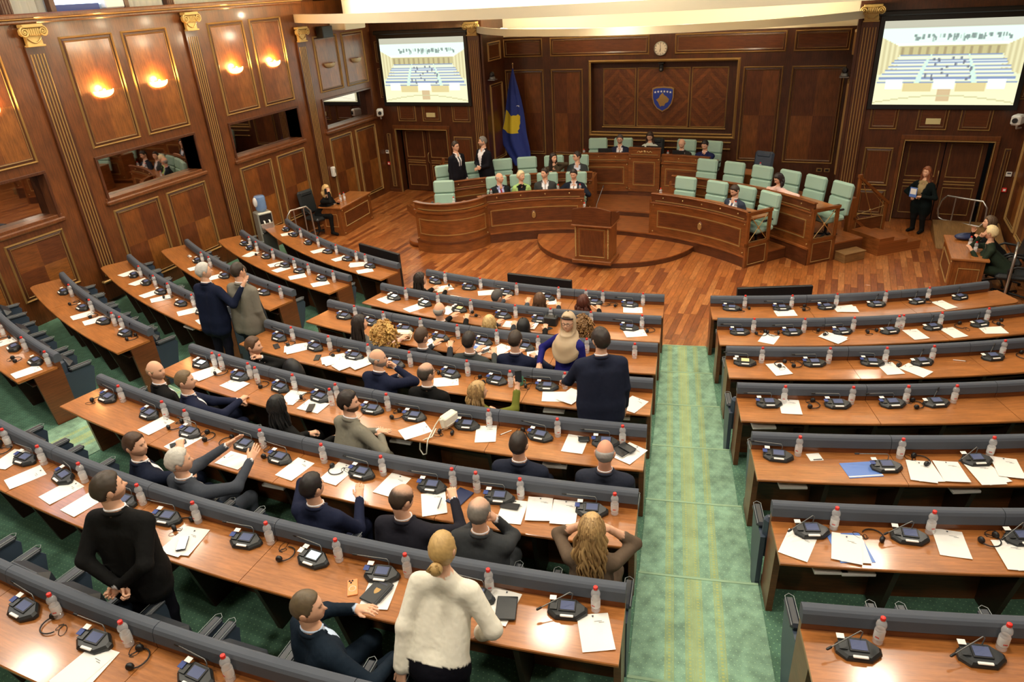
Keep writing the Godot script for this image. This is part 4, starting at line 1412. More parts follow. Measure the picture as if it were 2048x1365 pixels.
func phone(label: String, key: String, th: float, dr: float, turn: float, m: Material, lift := 0.0, face := true) -> void:
	var t := card("mobile_phone", label, "phone", key, th, dr, turn, Vector3(0.074, 0.009, 0.152), m, lift, 0.003)
	if face: part(t, "glass_front", MB.new().box(Vector3(0, 0.0094, 0), Vector3(0.068, 0.001, 0.145)), M.screen_off)
	else:
		var k := MB.new()
		for p: Vector2 in [Vector2(-0.02, -0.06), Vector2(0.0, -0.06), Vector2(-0.01, -0.042)]: k.lathe([Vector2(0, 0.013), Vector2(0.007, 0.013), Vector2(0.0075, 0.009)], 10, Vector3(p.x, 0, p.y))
		part(t, "camera_lens", k, M.black)
		var ring := []
		for i in 17: ring.append(Vector3(0.024 * cos(i * TAU / 16), 0.0095, 0.015 + 0.024 * sin(i * TAU / 16)))
		part(t, "charging_ring", MB.new().tube(ring, 0.0018, 4, false), M.label_white)

func desk_extras() -> void:
	mat("screen_off", 52, 56, 60, 0.12)
	mat("orange", 240, 150, 90, 0.35)
	mat("blue_folder", 92, 128, 200, 0.4)
	mat("cream_leather", 222, 208, 176, 0.5)
	mat("white_leather", 232, 228, 210, 0.5)
	mat("green_mug", 84, 140, 112, 0.3)
	phone("dark phone lying beside loose sheets on the fourth-row desk of the middle block", "C4", -5.43, 0.37, 30, M.black)
	phone("dark phone on a printed sheet behind the curly dark-haired woman's desk", "C5", -2.09, 0.39, 25, M.black, 0.012)
	phone("dark phone on a sheet beside the silver-haired man", "C6", -4.15, 0.42, -30, M.black, 0.012)
	phone("dark phone on the white paper pile beside the standing man in black", "C7", 0.0, 0.38, 35, M.black, 0.018)
	phone("dark phone near the desk edge behind the short-haired blonde in the second row", "C2", 0.22, 0.44, 30, M.black)
	phone("dark phone near the black bag in the second row", "C2", 3.43, 0.42, -30, M.black)
	phone("greenish phone on a sheet in the third row of the middle block", "C3", -1.44, 0.39, 12, M.unit_top, 0.012)
	phone("dark phone near the bearded man's hand in the fourth row", "C4", -8.17, 0.36, 60, M.black)
	phone("orange phone lying face down beside the black notebook", "C7", 4.5, 0.34, 30, M.orange, 0.0, false)
	phone("white phone beside the blue booklet", "C3", 1.52, 0.39, -30, M.label_white, 0.0)
	var tb := card("tablet", "black tablet lying across a printed sheet in the sixth row", "tablet", "C6", 6.85, 0.26, 0, Vector3(0.16, 0.009, 0.075), M.black, 0.012)
	var tc := card("tablet", "black tablet and phone case on a tilted sheet by the aisle", "tablet", "C5", 9.45, 0.27, -38, Vector3(0.16, 0.012, 0.2), M.black, 0.012)
	part(tc, "phone_case", MB.new().box(Vector3(0.02, 0.02, -0.03), Vector3(0.16, 0.014, 0.075), 0.004), M.black_leather)
	part(tc, "page_edge", MB.new().box(Vector3(0, 0.004, 0.004), Vector3(0.162, 0.005, 0.196)), M.label_white)
	var nb := card("notebook", "black notebook with a gilt shield and pen, on a sheet beside the orange phone", "notebook", "C7", 5.08, 0.34, -12, Vector3(0.145, 0.014, 0.21), M.black_leather, 0.012)
	var k := MB.new()
	crest(k, 0.0, 0.0, 0.0142, 0.021)
	part(nb, "gilt_shield", k, M.gold)
	part(nb, "elastic_band", MB.new().box(Vector3(0.055, 0.008, 0), Vector3(0.006, 0.0145, 0.211)), M.black)
	part(nb, "pen", MB.new().tube([Vector3(0.08, 0.01, -0.07), Vector3(0.08, 0.01, 0.07)], 0.005, 6), M.black)
	part(nb, "embossed_line", MB.new().box(Vector3(0, 0.0143, -0.075), Vector3(0.07, 0.001, 0.014)), M.ink)
	var nv := card("notebook", "navy blue notebook with white lettering between two bottles in the sixth row", "notebook", "C6", 5.41, 0.24, -16, Vector3(0.15, 0.014, 0.21), M.navy_cover)
	var lt := MB.new()
	for i in 5: lt.box(Vector3(-0.05 + 0.018 * i, 0.0143, 0.07), Vector3(0.01, 0.001, 0.006 if i else 0.02))
	part(nv, "white_lettering", lt, M.label_white)
	card("notebook", "black notebook half hidden behind the woman in the white blouse", "notebook", "C7", 7.83, 0.26, 10, Vector3(0.14, 0.014, 0.2), M.black_leather, 0.012)
	var bk := card("booklet", "blue printed booklet beside a dark-haired man in the third row", "booklet", "C3", 0.91, 0.27, -15, Vector3(0.15, 0.006, 0.21), M.blue_folder, 0.012)
	part(bk, "white_strip", MB.new().box(Vector3(0, 0.0064, 0.03), Vector3(0.1, 0.001, 0.03)), M.label_white)
	part(bk, "red_seal", MB.new().box(Vector3(0.03, 0.0064, -0.06), Vector3(0.02, 0.001, 0.02)), M.cap_red)
	var bf := card("folder", "pale blue plastic folder with a white spine under a conference unit", "folder", "R5", 16.49, 0.34, 8, Vector3(0.30, 0.004, 0.22), M.blue_folder)
	part(bf, "white_spine", MB.new().box(Vector3(0, 0.005, 0.092), Vector3(0.30, 0.002, 0.014)), M.label_white)
	card("folder", "blue folder showing under a pile of sheets in the sixth row across the aisle", "folder", "R6", 15.1, 0.33, 6, Vector3(0.25, 0.003, 0.31), M.blue_folder)
	var nt := card("note_block", "small square of note paper with a pen beside a bottle", "note paper", "R5", 15.3, 0.17, 10, Vector3(0.12, 0.003, 0.11), M.paper, 0.0, 0.0)
	part(nt, "pen", MB.new().tube([Vector3(-0.03, 0.008, 0.045), Vector3(0.05, 0.008, 0.045)], 0.004, 6), M.ink)
	card("wallet", "black wallet at the head of a sheet in the fifth row", "wallet", "C5", 8.12, 0.17, 10, Vector3(0.11, 0.022, 0.08), M.black_leather, 0.012, 0.01)
	var mg := thing("mug", "green mug with a handle beside a bottle, held-phone woman's desk", "mug", "", onrow(4, 4.62, 0.17, 0.743))
	part(mg, "cup", MB.new().lathe([Vector2(0.0, 0.0), Vector2(0.035, 0.0), Vector2(0.038, 0.01), Vector2(0.041, 0.095), Vector2(0.037, 0.095), Vector2(0.034, 0.012), Vector2(0.0, 0.01)], 18), M.green_mug)
	part(mg, "handle", MB.new().tube([Vector3(0.038, 0.075, 0), Vector3(0.062, 0.07, 0), Vector3(0.066, 0.045, 0), Vector3(0.055, 0.025, 0), Vector3(0.036, 0.022, 0)], 0.006, 6), M.green_mug)
	for d: Array in [["C1", 5.11, 0.32, 40.0, "white pen on the front-row desk of the middle block"], ["R3", 24.1, 0.2, 70.0, "white pen on the third-row desk across the right aisle"], ["C5", 5.43, 0.2, -40.0, "white pen pointing at a headset in the fifth row"], ["C6", 5.0, 0.37, 10.0, "dark pen on the sheet a man is writing on"]]:
		var n := int(d[0].right(1))
		var t := thing("pen", d[4], "pen", "", onrow(n, d[1], d[2], 0.756 if n == 6 else 0.7465, d[3]))
		part(t, "barrel", MB.new().tube([Vector3(0, 0.004, -0.07), Vector3(0, 0.004, 0.06)], 0.0045, 6), M.ink if n == 6 else M.label_white)
		part(t, "tip", MB.new().tube([Vector3(0, 0.004, 0.06), Vector3(0, 0.004, 0.072)], [0.004, 0.001], 6), M.black)
	# bags
	var hb := thing("handbag", "cream leather handbag beside the curly blonde's seat in the third row", "handbag", "", onrow(3, -3.5, 0.36, 0.743, 15))
	part(hb, "body", MB.new().box(Vector3(0, 0.05, 0), Vector3(0.25, 0.1, 0.13), 0.035), M.cream_leather)
	part(hb, "flap", MB.new().box(Vector3(0, 0.085, 0.02), Vector3(0.22, 0.04, 0.12), 0.018), M.white_leather)
	part(hb, "strap", MB.new().tube([Vector3(-0.12, 0.05, 0.05), Vector3(-0.1, 0.012, 0.1), Vector3(0.0, 0.012, 0.125), Vector3(0.12, 0.012, 0.1), Vector3(0.13, 0.05, 0.04)], 0.007, 5), M.white_leather)
	var wb := thing("handbag", "white shoulder bag with a looped strap hanging over the fifth-row desk edge", "handbag", "", onrow(5, 3.35, 0.24, 0.743, -18))
	var bb := MB.new()
	bb.X = Transform3D(Basis(Vector3(0, 0, 1), 0.3), Vector3(0, 0.085, -0.02))
	bb.box(Vector3.ZERO, Vector3(0.085, 0.15, 0.22), 0.03)
	part(wb, "body", bb, M.white_leather)
	part(wb, "flap", MB.new().box(Vector3(0.035, 0.1, -0.02), Vector3(0.03, 0.1, 0.2), 0.012), M.white_leather)
	var sp := []
	for q: Array in [[-0.02, 0.15, 0.07], [-0.05, 0.08, 0.12], [-0.055, 0.02, 0.18], [-0.03, 0.012, 0.24], [0.0, 0.01, 0.3], [0.01, -0.05, 0.33], [-0.01, -0.14, 0.33], [-0.06, -0.17, 0.33], [-0.1, -0.12, 0.33], [-0.08, -0.02, 0.33], [-0.03, 0.013, 0.29], [0.0, 0.016, 0.24], [-0.03, 0.05, 0.14]]: sp.append(Vector3(q[0], q[1], q[2]))
	part(wb, "strap", MB.new().tube(sp, 0.007, 5), M.white_leather)
	var bg := thing("handbag", "boxy black bag behind the beige-scarfed woman", "handbag", "", onrow(2, 3.45, 0.25, 0.743))
	part(bg, "body", MB.new().box(Vector3(0, 0.07, 0), Vector3(0.2, 0.14, 0.12), 0.015), M.black_leather)
	part(bg, "handle", MB.new().tube([Vector3(-0.06, 0.14, 0), Vector3(-0.05, 0.2, 0), Vector3(0.05, 0.2, 0), Vector3(0.06, 0.14, 0)], 0.006, 5), M.black_leather)
	var bp := thing("backpack", "black backpack resting on the seat beside the bearded man", "backpack", "", onrow(4, -5.2, 0.86, 0.46))
	part(bp, "body", MB.new().ball(Vector3(0, 0.26, 0), Vector3(0.16, 0.27, 0.13), 14, 10), M.black)
	part(bp, "front_pocket", MB.new().ball(Vector3(0, 0.16, -0.09), Vector3(0.11, 0.12, 0.07), 12, 8), M.black_leather)
	var gl := thing("spectacles", "pale folded spectacles and cloth on the third-row desk under the sconces", "spectacles", "", onrow(3, -27.7, 0.2, 0.743))
	part(gl, "cloth", MB.new().box(Vector3(0, 0.012, 0), Vector3(0.12, 0.024, 0.06), 0.01), M.label_white)
	part(gl, "frame", MB.new().tube([Vector3(-0.06, 0.03, 0.02), Vector3(0, 0.034, 0.03), Vector3(0.06, 0.03, 0.02)], 0.004, 5), M.ink)
	# papers kept on the shelves under the tops
	for d: Array in [["R6", 14.6], ["R6", 15.2], ["R5", 14.5], ["R4", 14.3], ["C4", 6.3], ["C4", 8.9], ["C5", 1.8], ["C6", -0.3], ["C5", 7.3], ["R5", 19.3], ["L4", -15.2], ["L6", -14.6]]:
		card("paper_stack", "papers on the shelf under the %s, %d degrees along" % [where(d[0]), roundi(absf(d[1]))], "paper", d[0], d[1], 0.33, 4, Vector3(0.24, 0.022, 0.30), M.paper, -0.137, 0.002).set_meta("group", "papers on the shelves under the tops")

# ---------------------------------------------------------------- the stage
const GA := 0.24
const GB := 0.36
const GC := 0.48

func gov_front(called: String, label: String, r: float, p0: float, p1: float, y0: float, yf: float, oval: bool, knobs: int) -> Node3D:
	# y0: floor before the desk, yf: floor behind it
	var t := thing(called, label, "desk", "government benches")
	var top := yf + 0.91
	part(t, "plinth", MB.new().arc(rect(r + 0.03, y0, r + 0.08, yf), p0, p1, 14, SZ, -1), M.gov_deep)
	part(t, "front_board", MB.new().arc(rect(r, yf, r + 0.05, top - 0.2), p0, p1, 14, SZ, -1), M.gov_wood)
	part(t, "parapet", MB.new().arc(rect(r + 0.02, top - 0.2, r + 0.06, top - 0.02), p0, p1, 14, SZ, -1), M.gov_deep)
	part(t, "cap_rail", MB.new().arc(PackedVector2Array([Vector2(r + 0.0, top - 0.025), Vector2(r + 0.09, top - 0.025), Vector2(r + 0.09, top - 0.006), Vector2(r + 0.08, top), Vector2(r + 0.01, top), Vector2(r, top - 0.008)]), p0, p1, 14, SZ, -1), M.gov_wood)
	part(t, "string_course", MB.new().arc(PackedVector2Array([Vector2(r - 0.035, top - 0.21), Vector2(r + 0.03, top - 0.235), Vector2(r + 0.03, top - 0.19), Vector2(r - 0.03, top - 0.19)]), p0, p1, 14, SZ, -1), M.gov_wood)
	part(t, "work_top", MB.new().arc(rect(r + 0.05, yf + 0.735, r + 0.6, yf + 0.76), p0, p1, 14, SZ, -1), M.desk_top)
	var g := MB.new()
	var dp := rad_to_deg(1.0 / r)
	g.arc(rect(r + 0.004, top - 0.172, r + 0.022, top - 0.158), p0 + 0.1 * dp, p1 - 0.1 * dp, 14, SZ, -1)
	var q0 := p0 + 0.16 * dp
	var q1 := p1 - 0.16 * dp
	for y: float in [yf + 0.16, yf + 0.52]: g.arc(rect(r - 0.014, y, r + 0.004, y + 0.02), q0, q1, 14, SZ, -1)
	for p: float in [q0, q1]: g.arc(rect(r - 0.014, yf + 0.16, r + 0.004, yf + 0.54), p, p + 0.018 * dp, 1, SZ, -1)
	part(t, "gilt_frame", g, M.gold)
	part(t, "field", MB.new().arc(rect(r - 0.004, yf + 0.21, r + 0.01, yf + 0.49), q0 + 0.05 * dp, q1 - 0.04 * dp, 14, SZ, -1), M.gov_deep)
	for i in knobs:
		var p := lerpf(p0, p1, (i + 0.6) / (knobs + 0.2))
		part(t, "gilt_knob", MB.new().ball(gov(r + 0.014, p, top - 0.09), Vector3(0.018, 0.018, 0.018), 8, 6), M.brass)
	for p: float in [p0 + 0.06 * dp, p1 - 0.06 * dp]:
		for y: float in [yf + 0.06, top - 0.26]: part(t, "gilt_stud", MB.new().ball(gov(r - 0.002, p, y), Vector3(0.017, 0.017, 0.017), 8, 6), M.brass)
	if oval:
		var x := ongov(r - 0.004, (p0 + p1) * 0.5, yf + 0.35)
		part(t, "medallion", MB.new().ball(Vector3.ZERO, Vector3(0.07, 0.105, 0.02), 16, 10), M.gov_deep, x)
		var m := MB.new()
		m.ball(Vector3(0, 0, 0.012), Vector3(0.05, 0.082, 0.02), 14, 10)
		for i in 10:
			var a := TAU * i / 10.0
			m.ball(Vector3(0.035 * cos(a), 0.06 * sin(a), 0.024), Vector3(0.012, 0.014, 0.01), 6, 5)
		part(t, "gilt_relief", m, M.gold, x)
	return t

func lattice_panel(parent: Node3D, a: Vector3, b: Vector3, y0: float, ym: float, y1: float, y1b: float) -> void:
	# framed end panel from plan point a to b: solid below ym, brass cross above
	var d := (b - a).normalized()
	var n := d.cross(Vector3.UP)
	var L := a.distance_to(b)
	var xf := Transform3D(Basis(d, Vector3.UP, n), a)
	var f := MB.new()
	f.X = xf
	f.span(Vector3(0, y0, -0.025), Vector3(0.07, y1, 0.025), 0.004)
	f.span(Vector3(L - 0.07, y0, -0.025), Vector3(L, y1b, 0.025), 0.004)
	f.prism(PackedVector2Array([Vector2(-0.01, y1 - 0.06), Vector2(L + 0.01, y1b - 0.06), Vector2(L + 0.01, y1b), Vector2(-0.01, y1)]), -0.035, 0.035)
	f.prism(PackedVector2Array([Vector2(0, ym), Vector2(L, ym + (y1b - y1)), Vector2(L, ym + 0.07 + (y1b - y1)), Vector2(0, ym + 0.07)]), -0.025, 0.025)
	part(parent, "rail_frame", f, M.gov_wood)
	if ym - y0 > 0.12:
		part(parent, "lower_board", MB.new().span(Vector3(0.03, y0, -0.015), Vector3(L - 0.03, ym, 0.015)), M.gov_deep, xf)
		var g := MB.new()
		for s: float in [-1.0, 1.0]:
			g.X = xf * Transform3D(Basis(Vector3.UP, 0.0 if s > 0 else PI), Vector3(0 if s > 0 else L, 0, s * 0.016))
			bar_frame(g, 0.08, y0 + 0.05, L - 0.08, ym - 0.01, 0.014, 0.0, 0.01)
		part(parent, "board_bead", g, M.gold)
	var p := [Vector3(0.08, ym + 0.085, 0), Vector3(L - 0.08, ym + 0.085 + (y1b - y1), 0), Vector3(L - 0.08, y1b - 0.08, 0), Vector3(0.08, y1 - 0.08, 0)]
	for e: Array in [[0, 2], [1, 3], [0, 1], [1, 2], [2, 3], [3, 0]]: part(parent, "brass_bar", MB.new().tube([p[e[0]], p[e[1]]], 0.009 if e[0] + e[1] in [2, 4] else 0.006, 6), M.brass, xf)
	var c: Vector3 = (p[0] + p[1] + p[2] + p[3]) * 0.25
	part(parent, "brass_boss", MB.new().ball(c, Vector3(0.032, 0.032, 0.02), 10, 7), M.brass, xf)

func mint_proto() -> Node3D:
	# faces +z
	var t := thing("mint_armchair", "", "chair", "mint leather armchairs")
	var rec := Transform3D(Basis(Vector3.RIGHT, -0.13), Vector3(0, 0.46, -0.2))
	part(t, "lower_back_pad", MB.new().box(Vector3(0, 0.17, 0), Vector3(0.5, 0.34, 0.1), 0.03), M.mint, rec)
	part(t, "upper_back_pad", MB.new().box(Vector3(0, 0.495, -0.005), Vector3(0.5, 0.3, 0.11), 0.035), M.mint, rec)
	part(t, "back_shell", MB.new().box(Vector3(0, 0.3, -0.065), Vector3(0.47, 0.6, 0.05), 0.02), M.mint_deep, rec)
	part(t, "seat_cushion", MB.new().box(Vector3(0, 0.43, 0.06), Vector3(0.5, 0.12, 0.5), 0.04), M.mint)
	for s: float in [-1.0, 1.0]:
		part(t, "arm_pad", MB.new().box(Vector3(s * 0.28, 0.64, 0.06), Vector3(0.055, 0.04, 0.28), 0.015), M.black)
		part(t, "arm_bracket", MB.new().tube([Vector3(s * 0.25, 0.42, 0.02), Vector3(s * 0.285, 0.5, 0.04), Vector3(s * 0.28, 0.63, 0.06)], 0.014, 6), M.black)
	part(t, "gas_column", MB.new().tube([Vector3(0, 0.07, 0.03), Vector3(0, 0.38, 0.03)], 0.03, 8), M.black)
	for i in 5:
		var a := TAU * i / 5.0
		part(t, "base_arm", MB.new().tube([Vector3(0, 0.08, 0.03), Vector3(0.26 * cos(a), 0.04, 0.03 + 0.26 * sin(a))], [0.022, 0.014], 6), M.black)
	return t

func office_chair(label: String, xf: Transform3D, m: Material, called := "office_chair") -> void:
	var t := thing(called, label, "chair", "", xf)
	var rec := Transform3D(Basis(Vector3.RIGHT, -0.16), Vector3(0, 0.5, -0.2))
	part(t, "backrest", MB.new().box(Vector3(0, 0.3, 0), Vector3(0.48, 0.6, 0.1), 0.045), m, rec)
	part(t, "head_roll", MB.new().box(Vector3(0, 0.52, 0.03), Vector3(0.36, 0.13, 0.08), 0.035), m, rec)
	part(t, "seat_cushion", MB.new().box(Vector3(0, 0.44, 0.06), Vector3(0.5, 0.11, 0.5), 0.045), m)
	for s: float in [-1.0, 1.0]:
		part(t, "armrest", MB.new().tube([Vector3(s * 0.25, 0.42, 0.12), Vector3(s * 0.29, 0.6, 0.16), Vector3(s * 0.29, 0.66, 0.05), Vector3(s * 0.27, 0.64, -0.14)], 0.022, 7), M.black)
	part(t, "gas_column", MB.new().tube([Vector3(0, 0.07, 0.03), Vector3(0, 0.4, 0.03)], 0.03, 8), M.black)
	for i in 5:
		var a := TAU * i / 5.0
		part(t, "base_arm", MB.new().tube([Vector3(0, 0.09, 0.03), Vector3(0.3 * cos(a), 0.05, 0.03 + 0.3 * sin(a))], [0.024, 0.014], 6), M.black)
		part(t, "castor", MB.new().ball(Vector3(0.3 * cos(a), 0.03, 0.03 + 0.3 * sin(a)), Vector3(0.028, 0.03, 0.028), 8, 6), M.black)

func clerk_desk(label: String, xf: Transform3D, L: float, D: float) -> void:
	# front faces +z, length along x
	var t := thing("clerk_desk", label, "desk", "", xf)
	part(t, "top", MB.new().span(Vector3(-L * 0.5 - 0.03, 0.69, -D * 0.5), Vector3(L * 0.5 + 0.03, 0.73, D * 0.5 + 0.03), 0.006), M.desk_top)
	part(t, "front_board", MB.new().span(Vector3(-L * 0.5, 0.0, D * 0.5 - 0.04), Vector3(L * 0.5, 0.69, D * 0.5), 0.004), M.gov_wood)
	for s: float in [-1.0, 1.0]:
		part(t, "side_board", MB.new().span(Vector3(s * L * 0.5 - s * 0.04, 0, -D * 0.5 + 0.05), Vector3(s * L * 0.5, 0.69, D * 0.5 - 0.04), 0.004), M.gov_wood)
		var g := MB.new()
		g.X = Transform3D(Basis(Vector3.UP, s * PI / 2), Vector3(s * L * 0.5, 0, 0))
		bar_frame(g, -D * 0.3, 0.22, D * 0.3, 0.55, 0.016, 0, 0.012)
		part(t, "side_bead", g, M.gold)
	var f := MB.new()
	f.X = Transform3D(Basis(), Vector3(0, 0, D * 0.5))
	bar_frame(f, -L * 0.5 + 0.14, 0.2, L * 0.5 - 0.14, 0.56, 0.018, 0, 0.014)
	part(t, "front_bead", f, M.gold)
	part(t, "front_field", MB.new().span(Vector3(-L * 0.5 + 0.18, 0.24, D * 0.5 - 0.01), Vector3(L * 0.5 - 0.18, 0.52, D * 0.5 + 0.004)), M.gov_deep)
	for x: float in [-1.0, 1.0]:
		for y: float in [0.06, 0.64]: part(t, "gilt_stud", MB.new().ball(Vector3(x * (L * 0.5 - 0.06), y, D * 0.5 + 0.002), Vector3(0.018, 0.018, 0.014), 8, 6), M.brass)

func handrail(label: String, xf: Transform3D, L: float, h: float) -> void:
	var t := thing("steel_handrail", label, "handrail", "steel handrails", xf)
	var p := []
	for q: Array in [[0, 0.12], [-0.04, 0.3], [0.0, h - 0.12], [0.1, h], [L - 0.1, h], [L, h - 0.12], [L + 0.02, 0.2], [L - 0.06, 0.08], [0.1, 0.08], [0, 0.12]]: p.append(Vector3(q[0], q[1], 0))
	part(t, "loop", MB.new().tube(p, 0.021, 8), M.steel)
	for x: float in [0.3, 0.72]: part(t, "post", MB.new().tube([Vector3(L * x, 0.0, 0), Vector3(L * x, h, 0)], 0.016, 8), M.steel)

func star_poly(c: Vector2, r: float, turn := 0.0) -> PackedVector2Array:
	var p := PackedVector2Array()
	for i in 10:
		var a := turn + PI / 2 + TAU * i / 10.0
		p.append(c + Vector2(cos(a), sin(a)) * (r if i % 2 == 0 else r * 0.42))
	return p

func build_stage() -> void:
	# platforms
	var d := thing("dais", "low half-round wooden dais under the lectern", "dais", "", Transform3D())
	var pr := PackedVector2Array()
	for i in 33:
		var a := lerpf(-1.62, 1.62, i / 32.0)
		pr.append(Vector2(1.84 * sin(a), 7.06 + 1.84 * cos(a)))
	var dm := MB.new()
	dm.X = Transform3D(Basis(Vector3.RIGHT, PI / 2), Vector3.ZERO)
	dm.prism(pr, -0.10, -0.0)
	part(d, "kerb", dm, M.kerb_wood)
	# boards of the dais top
	var x := -1.84
	while x < 1.83:
		var x1 := minf(x + 0.23, 1.84)
		var strip := PackedVector2Array([Vector2(x + 0.002, 6.9), Vector2(x1 - 0.002, 6.9), Vector2(x1 - 0.002, 9.2), Vector2(x + 0.002, 9.2)])
		for pc: PackedVector2Array in Geometry2D.intersect_polygons(strip, pr):
			var bm := MB.new()
			bm.X = Transform3D(Basis(Vector3.RIGHT, PI / 2), Vector3.ZERO)
			bm.prism(pc, -0.12, -0.10)
			part(d, "board", bm, M[["plank2", "plank0", "plank3"][int(x * 20 + 100) % 3]])
		x = x1
	for q: Array in [["lower_stage_step", "wooden step carrying the front government benches", 4.5, 5.6, 0.0, GA, 40.6], ["upper_stage_step", "wooden step carrying the rear government benches", 5.6, 7.0, 0.0, GB, 46.5], ["presidium_platform", "platform under the presiding board's desk", 7.0, 8.55, 0.0, GC, 29.0]]:
		var t := thing(q[0], q[1], "stage step", "", Transform3D())
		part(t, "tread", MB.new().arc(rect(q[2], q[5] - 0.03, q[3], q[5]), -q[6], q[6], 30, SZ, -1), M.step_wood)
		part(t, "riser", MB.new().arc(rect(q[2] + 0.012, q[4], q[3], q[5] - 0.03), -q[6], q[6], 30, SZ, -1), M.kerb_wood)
	# government benches
	gov_front("government_bench", "front government bench with a gilt oval medallion, flag side", 4.52, -39.4, -9.8, 0.0, GA, true, 4)
	var fr := gov_front("government_bench", "front government bench with a gilt oval medallion, beside the crossed brass end panel", 4.52, 9.8, 40.3, 0.0, GA, true, 5)
	var bl := gov_front("government_bench", "rear government bench, flag side", 5.66, -46.0, -9.5, GA, GB, false, 6)
	var br := gov_front("government_bench", "rear government bench, side of the wooden step box", 5.66, 9.8, 46.2, GA, GB, false, 6)
	lattice_panel(fr, gov(4.5, 40.5, 0), gov(5.12, 40.5, 0), 0.0, GA + 0.2, GA + 0.91, GA + 0.91)
	lattice_panel(br, gov(5.64, 46.4, 0), gov(6.28, 46.4, 0), 0.0, GB + 0.1, GB + 0.8, GB + 0.8)
	for q: Array in [[fr, 9.75], [bl, -9.4], [br, 9.7]]:
		var r := 4.52 if q[0] == fr else 5.66
		var yf := GA if q[0] == fr else GB
		var e := MB.new()
		e.arc(rect(r, 0, r + 0.55, yf + 0.76), q[1] - 0.35, q[1] + 0.35, 1, SZ, -1)
		part(q[0], "inner_end_board", e, M.gov_wood)
	# rounded corner desk beside the flag-side front bench
	var rd := thing("rounded_desk", "rounded corner desk with curved gilt frames at the flag-side end", "desk", "government benches")
	var cx := Transform3D(Basis(), Vector3(-3.75, 0, 8.0))
	for q: Array in [["plinth", 0.94, 0.99, 0.0, 0.24, "gov_wood"], ["front_board", 0.93, 0.97, 0.24, 0.98, "gov_wood"], ["parapet", 0.93, 0.96, 0.98, 1.13, "gov_wood"], ["cap_rail", 0.9, 1.0, 1.13, 1.155, "gov_wood"], ["string_course", 0.96, 1.01, 0.93, 0.98, "gov_wood"], ["base_course", 0.96, 1.0, 0.22, 0.27, "gov_deep"]]:
		part(rd, q[0], MB.new().arc(rect(q[1], q[3], q[2], q[4]), -30, 86, 18), M[q[5]], cx)
	part(rd, "work_top", MB.new().arc(rect(0.35, 0.965, 0.94, 0.99), -30, 86, 18), M.desk_top, cx)
	var rg := MB.new()
	for y: float in [0.42, 0.76, 1.0]: rg.arc(rect(0.965, y, 0.98, y + 0.02), -22, 78, 18)
	for a: float in [-22.0, 78.0]: rg.arc(rect(0.965, 0.42, 0.98, 0.78), a, a + 1.2, 1)
	part(rd, "gilt_frame", rg, M.gold, cx)
	for q: Array in [[-27, 0.3], [82, 0.3], [82, 0.9], [-27, 0.9]]: part(rd, "gilt_stud", MB.new().ball(Vector3(0.975 * sin(deg_to_rad(q[0])), q[1], 0.975 * cos(deg_to_rad(q[0]))), Vector3(0.018, 0.018, 0.018), 8, 6), M.brass, cx)
	part(thing("corner_step", "low half-round wooden step at the flag-side corner desk", "step", "", Transform3D(Basis(), Vector3(-4.3, 0, 8.25))), "step", MB.new().lathe([Vector2(0, 0.0), Vector2(0.48, 0.0), Vector2(0.48, 0.11), Vector2(0.47, 0.12), Vector2(0, 0.12)], 28), M.step_wood)
	# presiding board
	var pw := thing("presidium_desk", "presiding board's desk with a raised gilt-ornamented middle", "desk", "", Transform3D())
	for q: Array in [[-13.2, -3.4, 7.0, GC + 0.94, 2], [3.4, 13.2, 7.0, GC + 0.94, 2], [-3.3, 3.3, 6.93, GC + 1.1, 0]]:
		var r: float = q[2]
		var tp: float = q[3]
		var n := 6
		part(pw, "plinth", MB.new().arc(rect(r + 0.03, GB, r + 0.08, GC), q[0], q[1], n, SZ, -1), M.gov_deep)
		part(pw, "front_board", MB.new().arc(rect(r, GC, r + 0.05, tp - 0.2), q[0], q[1], n, SZ, -1), M.gov_wood)
		part(pw, "parapet", MB.new().arc(rect(r + 0.015, tp - 0.2, r + 0.06, tp - 0.02), q[0], q[1], n, SZ, -1), M.gov_wood)
		part(pw, "cap_rail", MB.new().arc(rect(r - 0.01, tp - 0.025, r + 0.1, tp), q[0], q[1], n, SZ, -1), M.gov_wood)
		part(pw, "string_course", MB.new().arc(rect(r - 0.03, tp - 0.23, r + 0.03, tp - 0.19), q[0], q[1], n, SZ, -1), M.gov_wood)
		part(pw, "work_top", MB.new().arc(rect(r + 0.05, GC + 0.735, r + 0.62, GC + 0.76), q[0], q[1], n, SZ, -1), M.desk_top)
		var g := MB.new()
		g.arc(rect(r + 0.0, tp - 0.175, r + 0.017, tp - 0.16), q[0] + 0.5, q[1] - 0.5, n, SZ, -1)
		var i0: float = q[0] + (1.0 if q[4] == 0 else 0.9)
		var i1: float = q[1] - (1.0 if q[4] == 0 else 0.9)
		for y: float in [GC + 0.16, tp - 0.36]: g.arc(rect(r - 0.014, y, r + 0.004, y + 0.02), i0, i1, n, SZ, -1)
		for p: float in [i0, i1 - 0.14]: g.arc(rect(r - 0.014, GC + 0.16, r + 0.004, tp - 0.34), p, p + 0.14, 1, SZ, -1)
		part(pw, "gilt_frame", g, M.gold)
		part(pw, "field", MB.new().arc(rect(r - 0.004, GC + 0.22, r + 0.01, tp - 0.4), i0 + 0.4, i1 - 0.4, n, SZ, -1), M.gov_deep)
		for i in int(q[4]): part(pw, "gilt_knob", MB.new().ball(gov(r + 0.012, lerpf(q[0], q[1], 0.36 + 0.36 * i), tp - 0.09), Vector3(0.017, 0.017, 0.017), 8, 6), M.brass)
		for p: float in [q[0] + 0.3, q[1] - 0.3]:
			for y: float in [GC + 0.06, tp - 0.28]: part(pw, "gilt_stud", MB.new().ball(gov(r - 0.004, p, y), Vector3(0.018, 0.022, 0.018), 8, 6), M.brass)
	var orn := MB.new()
